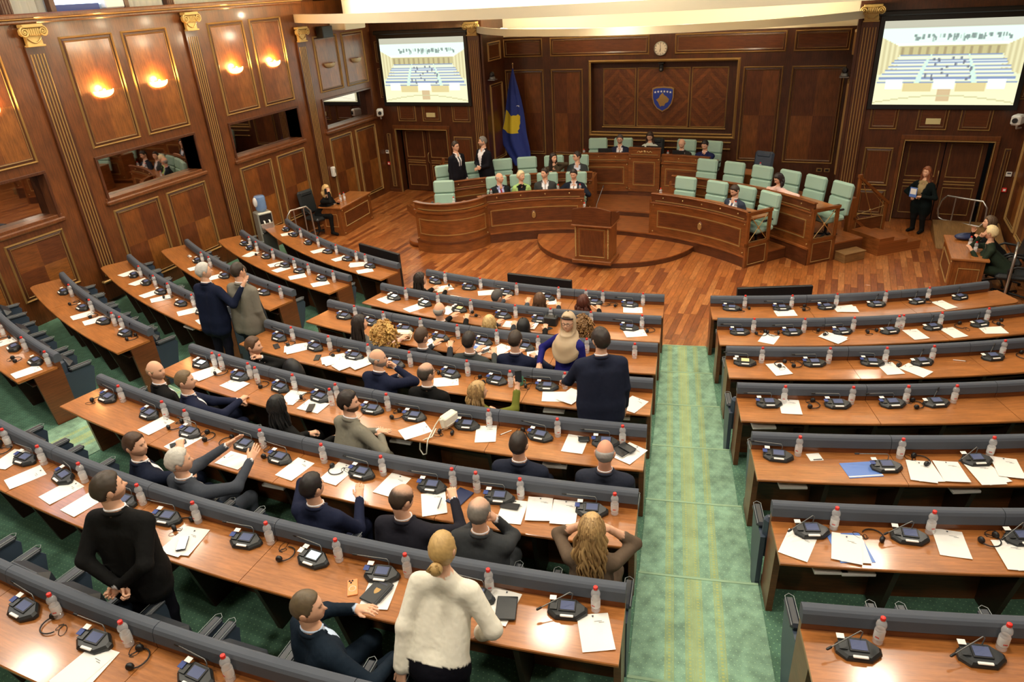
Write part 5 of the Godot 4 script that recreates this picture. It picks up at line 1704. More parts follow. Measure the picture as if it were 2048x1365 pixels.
	orn.X = ongov(6.94, 0.0, GC + 1.0)
	orn.ball(Vector3(0, 0, 0), Vector3(0.035, 0.035, 0.015), 10, 7)
	for s: float in [-1.0, 1.0]:
		var sc := []
		for i in 14: sc.append(Vector3(s * (0.05 + 0.011 * i), 0.02 * sin(i * 0.9), 0.004))
		orn.tube(sc, 0.007, 5)
		for i in 3: orn.ball(Vector3(s * (0.07 + 0.05 * i), 0.0, 0.004), Vector3(0.018, 0.014, 0.01), 6, 5)
	part(pw, "gilt_ornament", orn, M.brass)
	# things on the presiding board's desk
	for q: Array in [[-8.6, "flat black monitor before the bearded man of the presiding board", 0.36, -0.25], [1.4, "black monitor beside the woman presiding", 0.42, 0.12], [6.2, "open black laptop before the bald man of the presiding board", 0.3, -0.3], [-1.8, "second black monitor beside the woman presiding", 0.3, 0.1]]:
		var t := thing("desk_monitor", q[1], "monitor", "", ongov(7.25, q[0], GC + 0.76))
		part(t, "panel", MB.new().box(Vector3(0, 0.2 + q[3] * 0.2, 0.0), Vector3(q[2], 0.2, 0.02), 0.004), M.black)
		part(t, "stand", MB.new().span(Vector3(-0.05, 0, -0.04), Vector3(0.05, 0.12, -0.01), 0.004), M.black)
	# chairs
	var mp := mint_proto()
	var first := true
	for q: Array in [["front", GA, 5.14, [[-46.0, "at the rounded corner desk"], [-33.4, "behind the bald minister"], [-27.3, "behind the woman in pale green"], [-20.4, "behind the minister who turns his head"], [-13.1, "behind the minister looking down"], [14.6, "empty, first from the lectern"], [22.7, "empty, second from the lectern"], [30.1, "behind the lone minister"], [36.8, "empty, beside the crossed brass panel"]]], ["rear", GB, 6.42, [[-43.0, "behind the standing man in glasses"], [-36.6, "empty, between the two standing men"], [-30.3, "empty, beside the standing man in white shirt"], [-24.9, "empty, in front of the flag's tip"], [-19.0, "behind the dark-haired woman"], [-13.6, "behind the man in glasses who turns"], [14.0, "empty, nearest the presiding board"], [19.8, "empty, before the slate chair"], [25.7, "empty, before the water bottle"], [31.6, "behind the woman in pink"], [37.2, "empty, second from the brass end panel"], [43.0, "empty, beside the brass end panel"]]], ["presidium", GC, 7.85, [[-10.8, "empty, at the end of the presiding board"], [-6.0, "behind the bearded man of the presiding board"], [5.8, "behind the bald man of the presiding board"], [10.6, "behind the man in the blue suit"]]]]:
		for c: Array in q[3]:
			var xf := ongov(q[2], c[0], q[1])
			if c[0] == -46.0: xf = turned(Vector3(-3.98, GA, 7.95), 20)
			var lb: String = "mint leather armchair of the %s bench, %s" % [q[0], c[1]]
			if first:
				mp.transform = xf
				tag(mp, lb, "chair", "mint leather armchairs")
				first = false
			else: copy(mp, xf, lb)
	part(thing("corner_platform", "wooden floor block under the corner armchair", "stage step", "", Transform3D()), "block", MB.new().span(Vector3(-4.25, 0, 7.55), Vector3(-3.3, GA, 8.5), 0.005), M.step_wood)
	office_chair("tall black office chair behind the woman presiding", ongov(7.95, -0.2, GC), M.black_leather)
	office_chair("slate grey quilted chair at the small desk on the stage", ongov(7.75, 20.4, GB), M.seat, "quilted_chair")
	var sd := thing("side_desk", "small plain desk with one bottle at the foot of the emblem wall", "desk", "", ongov(7.3, 20.2, GB))
	part(sd, "top", MB.new().box(Vector3(0, 0.74, 0), Vector3(1.0, 0.04, 0.45), 0.006), M.desk_top)
	part(sd, "front_board", MB.new().box(Vector3(0, 0.36, 0.18), Vector3(0.95, 0.72, 0.03), 0.004), M.gov_wood)
	for s: float in [-1.0, 1.0]: part(sd, "side_board", MB.new().box(Vector3(s * 0.46, 0.36, 0), Vector3(0.03, 0.72, 0.4), 0.004), M.gov_wood)
	part(sd, "gilt_stud", MB.new().ball(Vector3(-0.42, 0.66, 0.2), Vector3(0.018, 0.018, 0.012), 8, 6), M.brass)
	build_lectern()
	# stairs at both ends with brass-crossed railings
	for s: float in [-1.0, 1.0]:
		var st := thing("stage_stair", "short wooden stair with a brass-crossed railing, %s" % ("door side by the flag" if s < 0 else "by the right-hand door"), "stair", "")
		for i in 3:
			var r0 := 7.2 + 0.36 * i
			part(st, "step", MB.new().arc(rect(r0, 0.0, r0 + 0.36, GB - 0.09 * i), s * 42.4, s * 48.5, 4, SZ, -1), M.step_wood)
		lattice_panel(st, gov(7.25, s * 42.0, 0), gov(8.12, s * 42.6, 0), 0.02, 0.55, 1.5, 0.82)
		part(st, "newel", MB.new().span(Vector3(-0.06, 0, -0.06), Vector3(0.06, 1.05, 0.06), 0.01), M.gov_wood, turned(gov(7.15, s * 42.0, 0), -s * 42))
	var bx := thing("step_box", "loose tan wooden step box on the parquet", "step", "", turned(Vector3(4.83, 0, 7.1), 44))
	part(bx, "box", MB.new().span(Vector3(-0.26, 0, -0.2), Vector3(0.26, 0.17, 0.2), 0.006), M.ramp_wood)
	part(bx, "lid", MB.new().span(Vector3(-0.27, 0.17, -0.21), Vector3(0.27, 0.19, 0.21), 0.004), M.ramp_wood)
	wall_things()
	flag_and_emblem()
	# clerks' desks at the two sides
	clerk_desk("clerk's desk with gilt beading under the sconce wall, woman on the phone behind it", turned(Vector3(-7.0, 0, 7.72), 94), 1.45, 0.62)
	clerk_desk("clerk's desk with gilt beading by the ramp, two women behind it", turned(Vector3(6.7, 0, 8.06), -90), 1.25, 0.55)
	office_chair("black office chair of the woman on the phone", turned(Vector3(-7.42, 0, 8.42), 80), M.black_leather)
	office_chair("black office chair of the blonde woman in dark green", turned(Vector3(7.42, 0, 8.45), -90), M.black_leather)
	office_chair("black office chair of the brown-haired woman by the ramp", turned(Vector3(7.42, 0, 7.75), -90), M.black_leather)
	handrail("steel loop handrail behind the front desk row, near the water dispenser", turned(Vector3(-7.15, 0, 9.75), 70), 0.62, 0.98)
	handrail("steel loop handrail on the ramp before the right-hand door", turned(Vector3(6.62, 0.12, 4.62), -28), 0.9, 0.62)
	handrail("steel loop handrail at the outer end of the front row across the aisle", turned(Vector3(7.25, 0.15, 8.95), 78), 0.6, 0.85)
	var rp := thing("wheelchair_ramp", "tan wooden ramp before the right-hand door", "ramp", "", Transform3D())
	var rm := MB.new()
	rm.X = Transform3D(Basis(Vector3(0, 0, 1), Vector3(0, 1, 0), Vector3(-1, 0, 0)), Vector3(7.75, 0, 0))
	rm.prism(PackedVector2Array([Vector2(4.75, 0.0), Vector2(6.1, 0.0), Vector2(6.1, 0.02), Vector2(4.85, 0.22), Vector2(4.75, 0.22)]), 0.0, 1.25)
	part(rp, "ramp_board", rm, M.ramp_wood)
	# floor monitors before the front row
	for q: Array in [[Vector3(-0.17, 0, 11.5), -1.0, 1.22, 0.78, "black floor monitor before the middle block's front row"], [Vector3(3.7, 0, 10.9), 21.0, 1.2, 0.78, "black floor monitor before the front row across the aisle"], [Vector3(-3.6, 0, 11.32), -17.5, 1.2, 0.94, "black floor monitor leaning by the front row under the sconces"]]:
		var t := thing("floor_monitor", q[4], "monitor", "", turned(q[0], q[1]))
		part(t, "panel", MB.new().box(Vector3(0, q[3] - 0.34, 0), Vector3(q[2], 0.68, 0.06), 0.008), M.black)
		part(t, "stand", MB.new().span(Vector3(-0.35, 0, -0.2), Vector3(0.35, 0.05, 0.12), 0.01), M.black)
		part(t, "neck", MB.new().span(Vector3(-0.08, 0.04, -0.06), Vector3(0.08, q[3] - 0.6, 0.0), 0.01), M.black)
	cooler()
	stage_smalls()

func build_lectern() -> void:
	var t := thing("lectern", "wooden speaker's lectern with rope-twist corners and raised curved front", "lectern", "", Transform3D(Basis(), Vector3(0, 0.12, 8.72)))
	part(t, "base", MB.new().span(Vector3(-0.42, 0, -0.31), Vector3(0.42, 0.08, 0.33), 0.012), M.gov_wood)
	part(t, "body", MB.new().span(Vector3(-0.37, 0.08, -0.28), Vector3(0.37, 0.80, 0.28), 0.006), M.gov_wood)
	part(t, "shelf_moulding", MB.new().span(Vector3(-0.43, 0.79, -0.33), Vector3(0.43, 0.83, 0.34), 0.012), M.gov_wood)
	var f := PackedVector2Array([Vector2(-0.4, 0.83), Vector2(0.4, 0.83), Vector2(0.4, 1.14)])
	for i in 9:
		var u := lerpf(0.36, -0.36, i / 8.0)
		f.append(Vector2(u, 1.15 + 0.05 * cos(u / 0.36 * PI * 0.5)))
	f.append(Vector2(-0.4, 1.14))
	part(t, "raised_front", MB.new().prism(f, 0.27, 0.31), M.gov_deep)
	for s: float in [-1.0, 1.0]:
		var g := MB.new()
		g.X = Transform3D(Basis(Vector3(0, 0, -1), Vector3(0, 1, 0), Vector3(1, 0, 0)), Vector3(s * 0.4 - 0.02, 0, 0))
		g.prism(PackedVector2Array([Vector2(-0.28, 0.83), Vector2(0.3, 0.83), Vector2(0.3, 0.98), Vector2(0.1, 1.0), Vector2(-0.1, 1.08), Vector2(-0.28, 1.14)]), 0.0, 0.04)
		part(t, "side_cheek", g, M.gov_deep)
		var tw := MB.new()
		for i in 26: tw.ball(Vector3(s * 0.345, 0.14 + i * 0.025, 0.285), Vector3(0.02, 0.016, 0.02), 8, 5)
		part(t, "rope_column", tw, M.gold)
	var r := MB.new()
	r.X = Transform3D(Basis(), Vector3(0, 0, 0.28))
	bar_frame(r, -0.28, 0.14, 0.28, 0.74, 0.018, 0, 0.014)
	part(t, "front_bead", r, M.gold)
	part(t, "front_field", MB.new().span(Vector3(-0.24, 0.18, 0.27), Vector3(0.24, 0.7, 0.284)), M.gov_deep)
	part(t, "reading_top", MB.new().span(Vector3(-0.38, 0.93, -0.28), Vector3(0.38, 0.95, 0.26), 0.004), M.desk_top)
	part(t, "microphone_stem", MB.new().tube([Vector3(0.03, 0.95, 0.1), Vector3(0.04, 1.2, 0.06), Vector3(0.12, 1.5, -0.1)], 0.006, 6), M.rod_grey)
	part(t, "microphone_head", MB.new().tube([Vector3(0.12, 1.5, -0.1), Vector3(0.13, 1.54, -0.12)], 0.011, 7), M.black)

func wall_things() -> void:
	# projection screens
	for s: float in [-1.0, 1.0]:
		var t := thing("projection_screen", "large projection screen showing the hall, above the door %s" % ("beside the sconce wall" if s < 0 else "beside the ramp"), "screen", "", Transform3D(Basis(), Vector3(6.23 * s, 3.43, ZB + 0.04)))
		part(t, "black_border", MB.new().box(Vector3.ZERO, Vector3(2.78, 1.86, 0.06), 0.004), M.screen_border)
		var q := MB.new()
		var a := Vector3(-1.3, -0.83, 0.032)
		var c := Vector3(1.3, 0.83, 0.032)
		for v: Array in [[a.x, a.y, 0.0, 1.0], [c.x, a.y, 1.0, 1.0], [c.x, c.y, 1.0, 0.0], [a.x, c.y, 0.0, 0.0]]: q.vert(Vector3(v[0], v[1], 0.034), Vector3(0, 0, 1), Vector2(v[2], v[3]))
		q.I.append_array(PackedInt32Array([0, 2, 1, 0, 3, 2]))
		part(t, "screen_picture", q, M.screen_pic)
		part(t, "roller_case", MB.new().box(Vector3(0, 0.98, 0.02), Vector3(2.9, 0.1, 0.12), 0.02), M.screen_border)
		var al := AreaLight3D.new()
		al.name = "screen_light"
		al.area_size = Vector2(2.5, 1.6)
		al.light_color = Color(0.94, 0.97, 0.92)
		al.light_energy = 1.4
		al.area_range = 25
		al.shadow_enabled = true
		al.transform = Transform3D(Basis(Vector3.UP, PI), Vector3(0, 0, 0.05))
		t.add_child(al)
	# exit plates, thermostats, alarm boxes
	for s: float in [-1.0, 1.0]:
		var sd := "left" if s < 0 else "right"
		part(thing("exit_plate", "pale blank sign plate between the %s screen and its door" % sd, "sign", "", Transform3D(Basis(), Vector3(6.17 * s, 2.25, ZB + 0.02))), "plate", MB.new().box(Vector3.ZERO, Vector3(0.28, 0.12, 0.03), 0.004), M.plate_cream)
		var th := thing("thermostat", "white wall thermostat beside the %s door" % sd, "thermostat", "", Transform3D(Basis(), Vector3(7.78 * s, 1.18, ZB + 0.012)))
		part(th, "case", MB.new().box(Vector3.ZERO, Vector3(0.11, 0.1, 0.03), 0.008), M.white_plastic)
		part(th, "display", MB.new().box(Vector3(0, 0.02, 0.015), Vector3(0.07, 0.03, 0.004)), M.ink)
		var al := thing("fire_alarm", "small red fire alarm button beside the %s door" % sd, "alarm", "", Transform3D(Basis(), Vector3(7.77 * s, 0.84, ZB + 0.012)))
		part(al, "case", MB.new().box(Vector3.ZERO, Vector3(0.09, 0.09, 0.04), 0.006), M.cap_red)
		part(al, "button", MB.new().box(Vector3(0, 0, 0.02), Vector3(0.05, 0.05, 0.006), 0.003), M.label_white)
		# white projector on a bracket
		var pj := thing("projector", "white wall projector on a bracket in the %s corner" % sd, "projector", "", turned(Vector3(7.66 * s, 2.3, 4.62), -s * 30))
		part(pj, "housing", MB.new().box(Vector3(0, 0.06, 0.06), Vector3(0.18, 0.2, 0.26), 0.03), M.white_plastic)
		part(pj, "lens", MB.new().tube([Vector3(0, 0.06, 0.18), Vector3(0, 0.06, 0.22)], 0.05, 12), M.black)
		part(pj, "bracket", MB.new().tube([Vector3(0, -0.02, 0.05), Vector3(0, -0.12, 0.02), Vector3(0, -0.14, -0.2)], 0.02, 6), M.white_plastic)
		# ceiling-rail cameras beside the niche
		var cm := thing("dome_camera", "black dome camera on a shelf beside the %s" % ("flag" if s < 0 else "right screen"), "camera", "", Transform3D(Basis(), Vector3(4.3 * s, 3.17, ZB - 0.28)))
		part(cm, "bracket", MB.new().box(Vector3(0, -0.03, 0.05), Vector3(0.2, 0.03, 0.2), 0.005), M.rod_grey)
		part(cm, "base", MB.new().lathe([Vector2(0, 0.05), Vector2(0.07, 0.05), Vector2(0.085, 0.0), Vector2(0.085, -0.015), Vector2(0, -0.015)], 16, Vector3(0, 0, 0.06)), M.rod_grey)
		part(cm, "head", MB.new().ball(Vector3(0, 0.1, 0.06), Vector3(0.065, 0.075, 0.065), 12, 9), M.black)
		part(cm, "lens", MB.new().tube([Vector3(0, 0.1, 0.11), Vector3(0, 0.1, 0.14)], 0.028, 10), M.black_leather)
	var mc := thing("dome_camera", "black camera hanging over the emblem", "camera", "", Transform3D(Basis(), Vector3(-0.05, 3.24, ZN - 0.14)))
	part(mc, "mount", MB.new().box(Vector3(0, 0.12, 0), Vector3(0.14, 0.05, 0.16), 0.008), M.black)
	part(mc, "head", MB.new().box(Vector3(0, 0, 0.02), Vector3(0.1, 0.18, 0.1), 0.025), M.black)
	part(mc, "lens", MB.new().tube([Vector3(0, -0.03, 0.06), Vector3(0, -0.03, 0.085)], 0.026, 10), M.rod_grey)
	# clock: half past six
	var ck := thing("wall_clock", "round pale wall clock above the emblem recess", "clock", "", Transform3D(Basis(), Vector3(-0.05, 3.72, ZN + 0.02)))
	var cb := MB.new()
	cb.X = Transform3D(Basis(Vector3.RIGHT, PI / 2), Vector3.ZERO)
	cb.lathe([Vector2(0, -0.03), Vector2(0.17, -0.03), Vector2(0.172, 0.035), Vector2(0.155, 0.04), Vector2(0.15, 0.03)], 32)
	part(ck, "rim", cb, M.steel)
	var cf := MB.new()
	cf.X = Transform3D(Basis(Vector3.RIGHT, PI / 2), Vector3.ZERO)
	cf.lathe([Vector2(0, 0.026), Vector2(0.152, 0.026), Vector2(0.152, 0.0)], 32)
	part(ck, "face", cf, M.clock_face)
	for i in 12: part(ck, "hour_mark", MB.new().box(Vector3(0, 0.13, 0.029), Vector3(0.012, 0.03, 0.004)), M.ink, Transform3D(Basis(Vector3(0, 0, 1), i * PI / 6), Vector3.ZERO))
	part(ck, "hour_hand", MB.new().box(Vector3(0, 0.035, 0.032), Vector3(0.012, 0.08, 0.004)), M.black, Transform3D(Basis(Vector3(0, 0, 1), PI * 0.93), Vector3.ZERO))
	part(ck, "minute_hand", MB.new().box(Vector3(0, 0.05, 0.035), Vector3(0.008, 0.115, 0.003)), M.black, Transform3D(Basis(Vector3(0, 0, 1), 0.1), Vector3.ZERO))
	# on the sconce wall
	var L := left_frame()
	var so := thing("hand_dispenser", "white hand-sanitiser dispenser beside the corner pilaster", "dispenser", "", L * Transform3D(Basis(), Vector3(-6.97, 1.22, 0.05)))
	part(so, "case", MB.new().box(Vector3(0, 0, 0), Vector3(0.12, 0.26, 0.1), 0.02), M.white_plastic)
	part(so, "window", MB.new().box(Vector3(0.02, 0.02, 0.05), Vector3(0.02, 0.1, 0.004)), M.rod_grey)
	part(so, "nozzle", MB.new().box(Vector3(0, -0.14, 0.01), Vector3(0.05, 0.03, 0.06), 0.005), M.black)
	var sp := thing("loudspeaker", "black square loudspeaker hanging under the ceiling lip by the corner", "speaker", "", L * Transform3D(Basis(), Vector3(-6.5, 4.6, 0.14)))
	part(sp, "cabinet", MB.new().box(Vector3.ZERO, Vector3(0.42, 0.26, 0.2), 0.008), M.black)
	part(sp, "grille", MB.new().box(Vector3(0, 0, 0.1), Vector3(0.38, 0.22, 0.01)), M.black_leather)
	var k := thing("wall_sockets", "pair of framed wall sockets low on the emblem wall", "socket", "", Transform3D(Basis(), Vector3(4.13, 0.8, ZN + 0.01)))
	for s: float in [-1.0, 1.0]:
		part(k, "socket_frame", MB.new().box(Vector3(s * 0.09, 0, 0), Vector3(0.13, 0.09, 0.02), 0.004), M.gold)
		part(k, "socket", MB.new().box(Vector3(s * 0.09, 0, 0.01), Vector3(0.08, 0.05, 0.008)), M.black)

const MAP_PTS := [[300, 905], [330, 935], [375, 970], [395, 962], [420, 968], [440, 952], [468, 972], [466, 1020], [470, 1050], [455, 1085], [460, 1110], [440, 1140], [455, 1180], [455, 1215], [380, 1222], [368, 1235], [355, 1215], [315, 1195], [318, 1165], [290, 1135], [265, 1120], [280, 1040]]

func flag_and_emblem() -> void:
	# flag cloth print: blue field, gold map, white stars
	var im := Image.create(256, 820, false, Image.FORMAT_RGB8)
	im.fill(Color(0.13, 0.21, 0.52))
	var poly := PackedVector2Array()
	for p: Array in MAP_PTS: poly.append(Vector2((960 + p[0] / 5.6875 - 1000) * 4, (60 + p[1] / 5.6875 - 135) * 4))
	var stars := [star_poly(Vector2((960 + 390 / 5.6875 - 1000) * 4, (60 + 790 / 5.6875 - 135) * 4), 21, PI), star_poly(Vector2((960 + 443 / 5.6875 - 1000) * 4, (60 + 845 / 5.6875 - 135) * 4), 21, PI + 0.2), star_poly(Vector2((960 + 490 / 5.6875 - 1000) * 4, (60 + 906 / 5.6875 - 135) * 4), 18, PI + 0.3)]
	for y in range(300, 520):
		for x in range(10, 170):
			var v := Vector2(x, y)
			if Geometry2D.is_point_in_polygon(v, poly): im.set_pixel(x, y, Color(0.86, 0.76, 0.18))
			for s: PackedVector2Array in stars:
				if y < 390 and Geometry2D.is_point_in_polygon(v, s): im.set_pixel(x, y, Color(0.92, 0.92, 0.94))
	var fm := mat("flag_cloth", 255, 255, 255, 0.75)
	fm.albedo_texture = ImageTexture.create_from_image(im)
	var t := thing("flag", "blue flag with gold map and white stars drooping on its pole", "flag", "", Transform3D())
	var rows := [[3.339, -4.028, -3.998, 137, 1024, 1026], [3.043, -4.114, -3.935, 160, 1019.5, 1031.5], [2.781, -4.184, -3.868, 180, 1016, 1037], [2.515, -4.24, -3.8, 200, 1013.5, 1042.5], [2.246, -4.289, -3.747, 220, 1011.5, 1047], [1.972, -4.353, -3.708, 240, 1008.5, 1050.5], [1.695, -4.412, -3.685, 260, 1006, 1053], [1.484, -4.45, -3.65, 275, 1004.5, 1056], [1.273, -4.409, -3.606, 290, 1008, 1059.5], [1.063, -4.297, -3.578, 305, 1016, 1062], [0.852, -4.168, -3.573, 320, 1025, 1063], [0.7, -4.09, -3.6, 331, 1030, 1062]]
	var n := 25
	for side: float in [1.0, -1.0]:
		var p := PackedVector3Array()
		var uv := PackedVector2Array()
		for r: Array in rows:
			var wd: float = r[2] - r[1]
			for i in n:
				var u := i / float(n - 1)
				var z := 3.4 + 0.05 * wd * sin(u * 13.0 + r[0] * 1.2) + 0.16 * wd * sin(u * PI) + side * 0.004
				p.append(Vector3(lerpf(r[1], r[2], u), r[0], z))
				uv.append(Vector2((lerpf(r[4], r[5], u) - 1000) * 4 / 256.0, (r[3] - 135) * 4 / 820.0))
		var m := MB.new()
		m.grid(p, rows.size(), n, false, Vector3(-4, 2, 3.4 - side * 30.0), uv)
		part(t, "flag_front" if side > 0 else "flag_back", m, fm)
	part(t, "pole", MB.new().tube([Vector3(-4.03, GB, 3.36), Vector3(-4.015, 3.42, 3.38)], 0.014, 8), M.brass)
	part(t, "finial", MB.new().ball(Vector3(-4.015, 3.45, 3.38), Vector3(0.022, 0.03, 0.022), 10, 8), M.brass)
	part(t, "pole_base", MB.new().lathe([Vector2(0, 0.06), Vector2(0.04, 0.06), Vector2(0.14, 0.02), Vector2(0.14, 0.0), Vector2(0, 0)], 18, Vector3(-4.03, 0.0, 3.36)), M.brass)
	# coat of arms
	var e := thing("shield_emblem", "blue shield with six white stars and a gilt map on the emblem wall", "emblem", "", Transform3D(Basis(), Vector3(0, 2.46, ZN - 0.235)))
	var sh := PackedVector2Array([Vector2(-0.285, 0.27), Vector2(-0.2, 0.3), Vector2(0, 0.315), Vector2(0.2, 0.3), Vector2(0.285, 0.27), Vector2(0.285, 0.05), Vector2(0.24, -0.12), Vector2(0.15, -0.24), Vector2(0, -0.325), Vector2(-0.15, -0.24), Vector2(-0.24, -0.12), Vector2(-0.285, 0.05)])
	var inner := PackedVector2Array()
	for v in sh: inner.append(v * 0.9)
	part(e, "gilt_border", MB.new().prism(sh, 0.0, 0.05), M.gold)
	part(e, "blue_field", MB.new().prism(inner, 0.04, 0.06), M.flag_blue)
	for i in 6:
		var a := (i - 2.5) / 2.5
		part(e, "white_star", MB.new().prism(star_poly(Vector2(0.2 * a, 0.175 + 0.02 * (1 - a * a)), 0.034), 0.058, 0.068), M.label_white)
	var mp := PackedVector2Array()
	for p: Array in [[645, 545], [656, 560], [668, 566], [686, 583], [680, 600], [664, 607], [657, 622], [640, 622], [634, 628], [625, 612], [618, 598], [606, 586], [622, 576], [630, 560]]: mp.append(Vector2((p[0] - 646) * 0.0043, (590 - p[1]) * 0.0043 - 0.03))
	part(e, "gilt_map", MB.new().prism(mp, 0.058, 0.072), M.gold)

func cooler() -> void:
	var t := thing("water_dispenser", "silver standing water dispenser with a blue bottle on top, by the sconce wall", "water dispenser", "", turned(Vector3(-7.42, 0.0, 10.22), 62))
	part(t, "cabinet", MB.new().span(Vector3(-0.17, 0, -0.17), Vector3(0.17, 1.12, 0.15), 0.025), M.cooler_silver)
	part(t, "front_door", MB.new().span(Vector3(-0.15, 0.05, 0.14), Vector3(0.15, 0.66, 0.17), 0.01), M.steel)
	part(t, "tap_recess", MB.new().span(Vector3(-0.14, 0.7, 0.13), Vector3(0.14, 0.86, 0.16), 0.006), M.steel)
	part(t, "control_panel", MB.new().span(Vector3(-0.14, 0.88, 0.14), Vector3(0.14, 1.08, 0.165), 0.006), M.black)
	for s: float in [-1.0, 1.0]: part(t, "tap", MB.new().tube([Vector3(s * 0.06, 0.93, 0.16), Vector3(s * 0.06, 0.93, 0.2), Vector3(s * 0.06, 0.88, 0.205)], 0.018, 8), M.label_white)
	part(t, "drip_tray", MB.new().span(Vector3(-0.13, 0.66, 0.14), Vector3(0.13, 0.69, 0.2), 0.005), M.black)
	part(t, "water_jug", MB.new().lathe([Vector2(0.05, 1.1), Vector2(0.09, 1.13), Vector2(0.125, 1.18), Vector2(0.125, 1.24), Vector2(0.118, 1.25), Vector2(0.125, 1.26), Vector2(0.125, 1.34), Vector2(0.118, 1.35), Vector2(0.125, 1.36), Vector2(0.125, 1.45), Vector2(0.1, 1.48), Vector2(0.0, 1.48)], 22), M.jug_blue)
	part(t, "cup_bag", MB.new().ball(Vector3(-0.13, 1.36, 0.06), Vector3(0.05, 0.11, 0.05), 10, 8), M.label_film)

func stage_smalls() -> void:
	# water bottles on the stage, and the steward's things
	var proto := bottle_proto()
	var first := true
	for q: Array in [[gov(4.75, -36.2, GA + 0.762), "before the bald minister"], [gov(4.75, -17.4, GA + 0.762), "between the two front-bench ministers in dark suits"], [gov(4.75, -11.3, GA + 0.762), "before the minister looking down"], [gov(4.75, 11.3, GA + 0.762), "at the lectern end of the empty front bench"], [gov(4.75, 33.4, GA + 0.762), "before the lone minister"], [gov(7.4, 22.0, GB + 0.765), "on the small side desk"], [gov(7.35, -13.0, GC + 0.762), "at the end of the presiding board's desk"], [gov(7.3, -2.9, GC + 0.762), "beside the woman presiding"], [gov(7.3, 4.0, GC + 0.762), "between the woman presiding and the bald man"], [Vector3(-0.28, 1.075, 8.6), "on the lectern"], [Vector3(-6.95, 0.73, 7.95), "on the steward's desk, nearer the woman on the phone"], [Vector3(-6.92, 0.73, 7.83), "on the steward's desk, farther from the woman on the phone"], [Vector3(6.78, 0.73, 8.36), "on the ramp-side clerk's desk, near the edge"], [Vector3(6.73, 0.73, 8.08), "on the ramp-side clerk's desk, near the handbag"], [Vector3(-3.4, 0.992, 8.5), "on the rounded corner desk"]]:
		var lb: String = "red-capped water bottle " + q[1]
		if first: tag(proto, lb, "bottle", "water bottles on the stage desks")
		if first: proto.transform = Transform3D(Basis(), q[0])
		else: copy(proto, Transform3D(Basis(), q[0]), lb, "water bottles on the stage desks")
		first = false
	var lp := thing("laptop", "closed dark laptop on the steward's desk under the sconce wall", "laptop", "", turned(Vector3(-7.12, 0.73, 8.25), 70))
	part(lp, "case", MB.new().box(Vector3(0, 0.01, 0), Vector3(0.3, 0.02, 0.21), 0.005), M.black)
	part(lp, "edge_strip", MB.new().box(Vector3(0, 0.006, 0.1), Vector3(0.29, 0.008, 0.014)), M.label_white)
	var bg := thing("handbag", "blue handbag on the ramp-side clerk's desk", "handbag", "", turned(Vector3(6.72, 0.73, 7.62), 20))
	part(bg, "body", MB.new().ball(Vector3(0, 0.06, 0), Vector3(0.2, 0.06, 0.12), 14, 8), M.navy_cover)
	part(bg, "handle", MB.new().tube([Vector3(-0.1, 0.09, 0), Vector3(-0.05, 0.13, 0.03), Vector3(0.05, 0.13, 0.03), Vector3(0.1, 0.09, 0)], 0.008, 6), M.navy_cover)

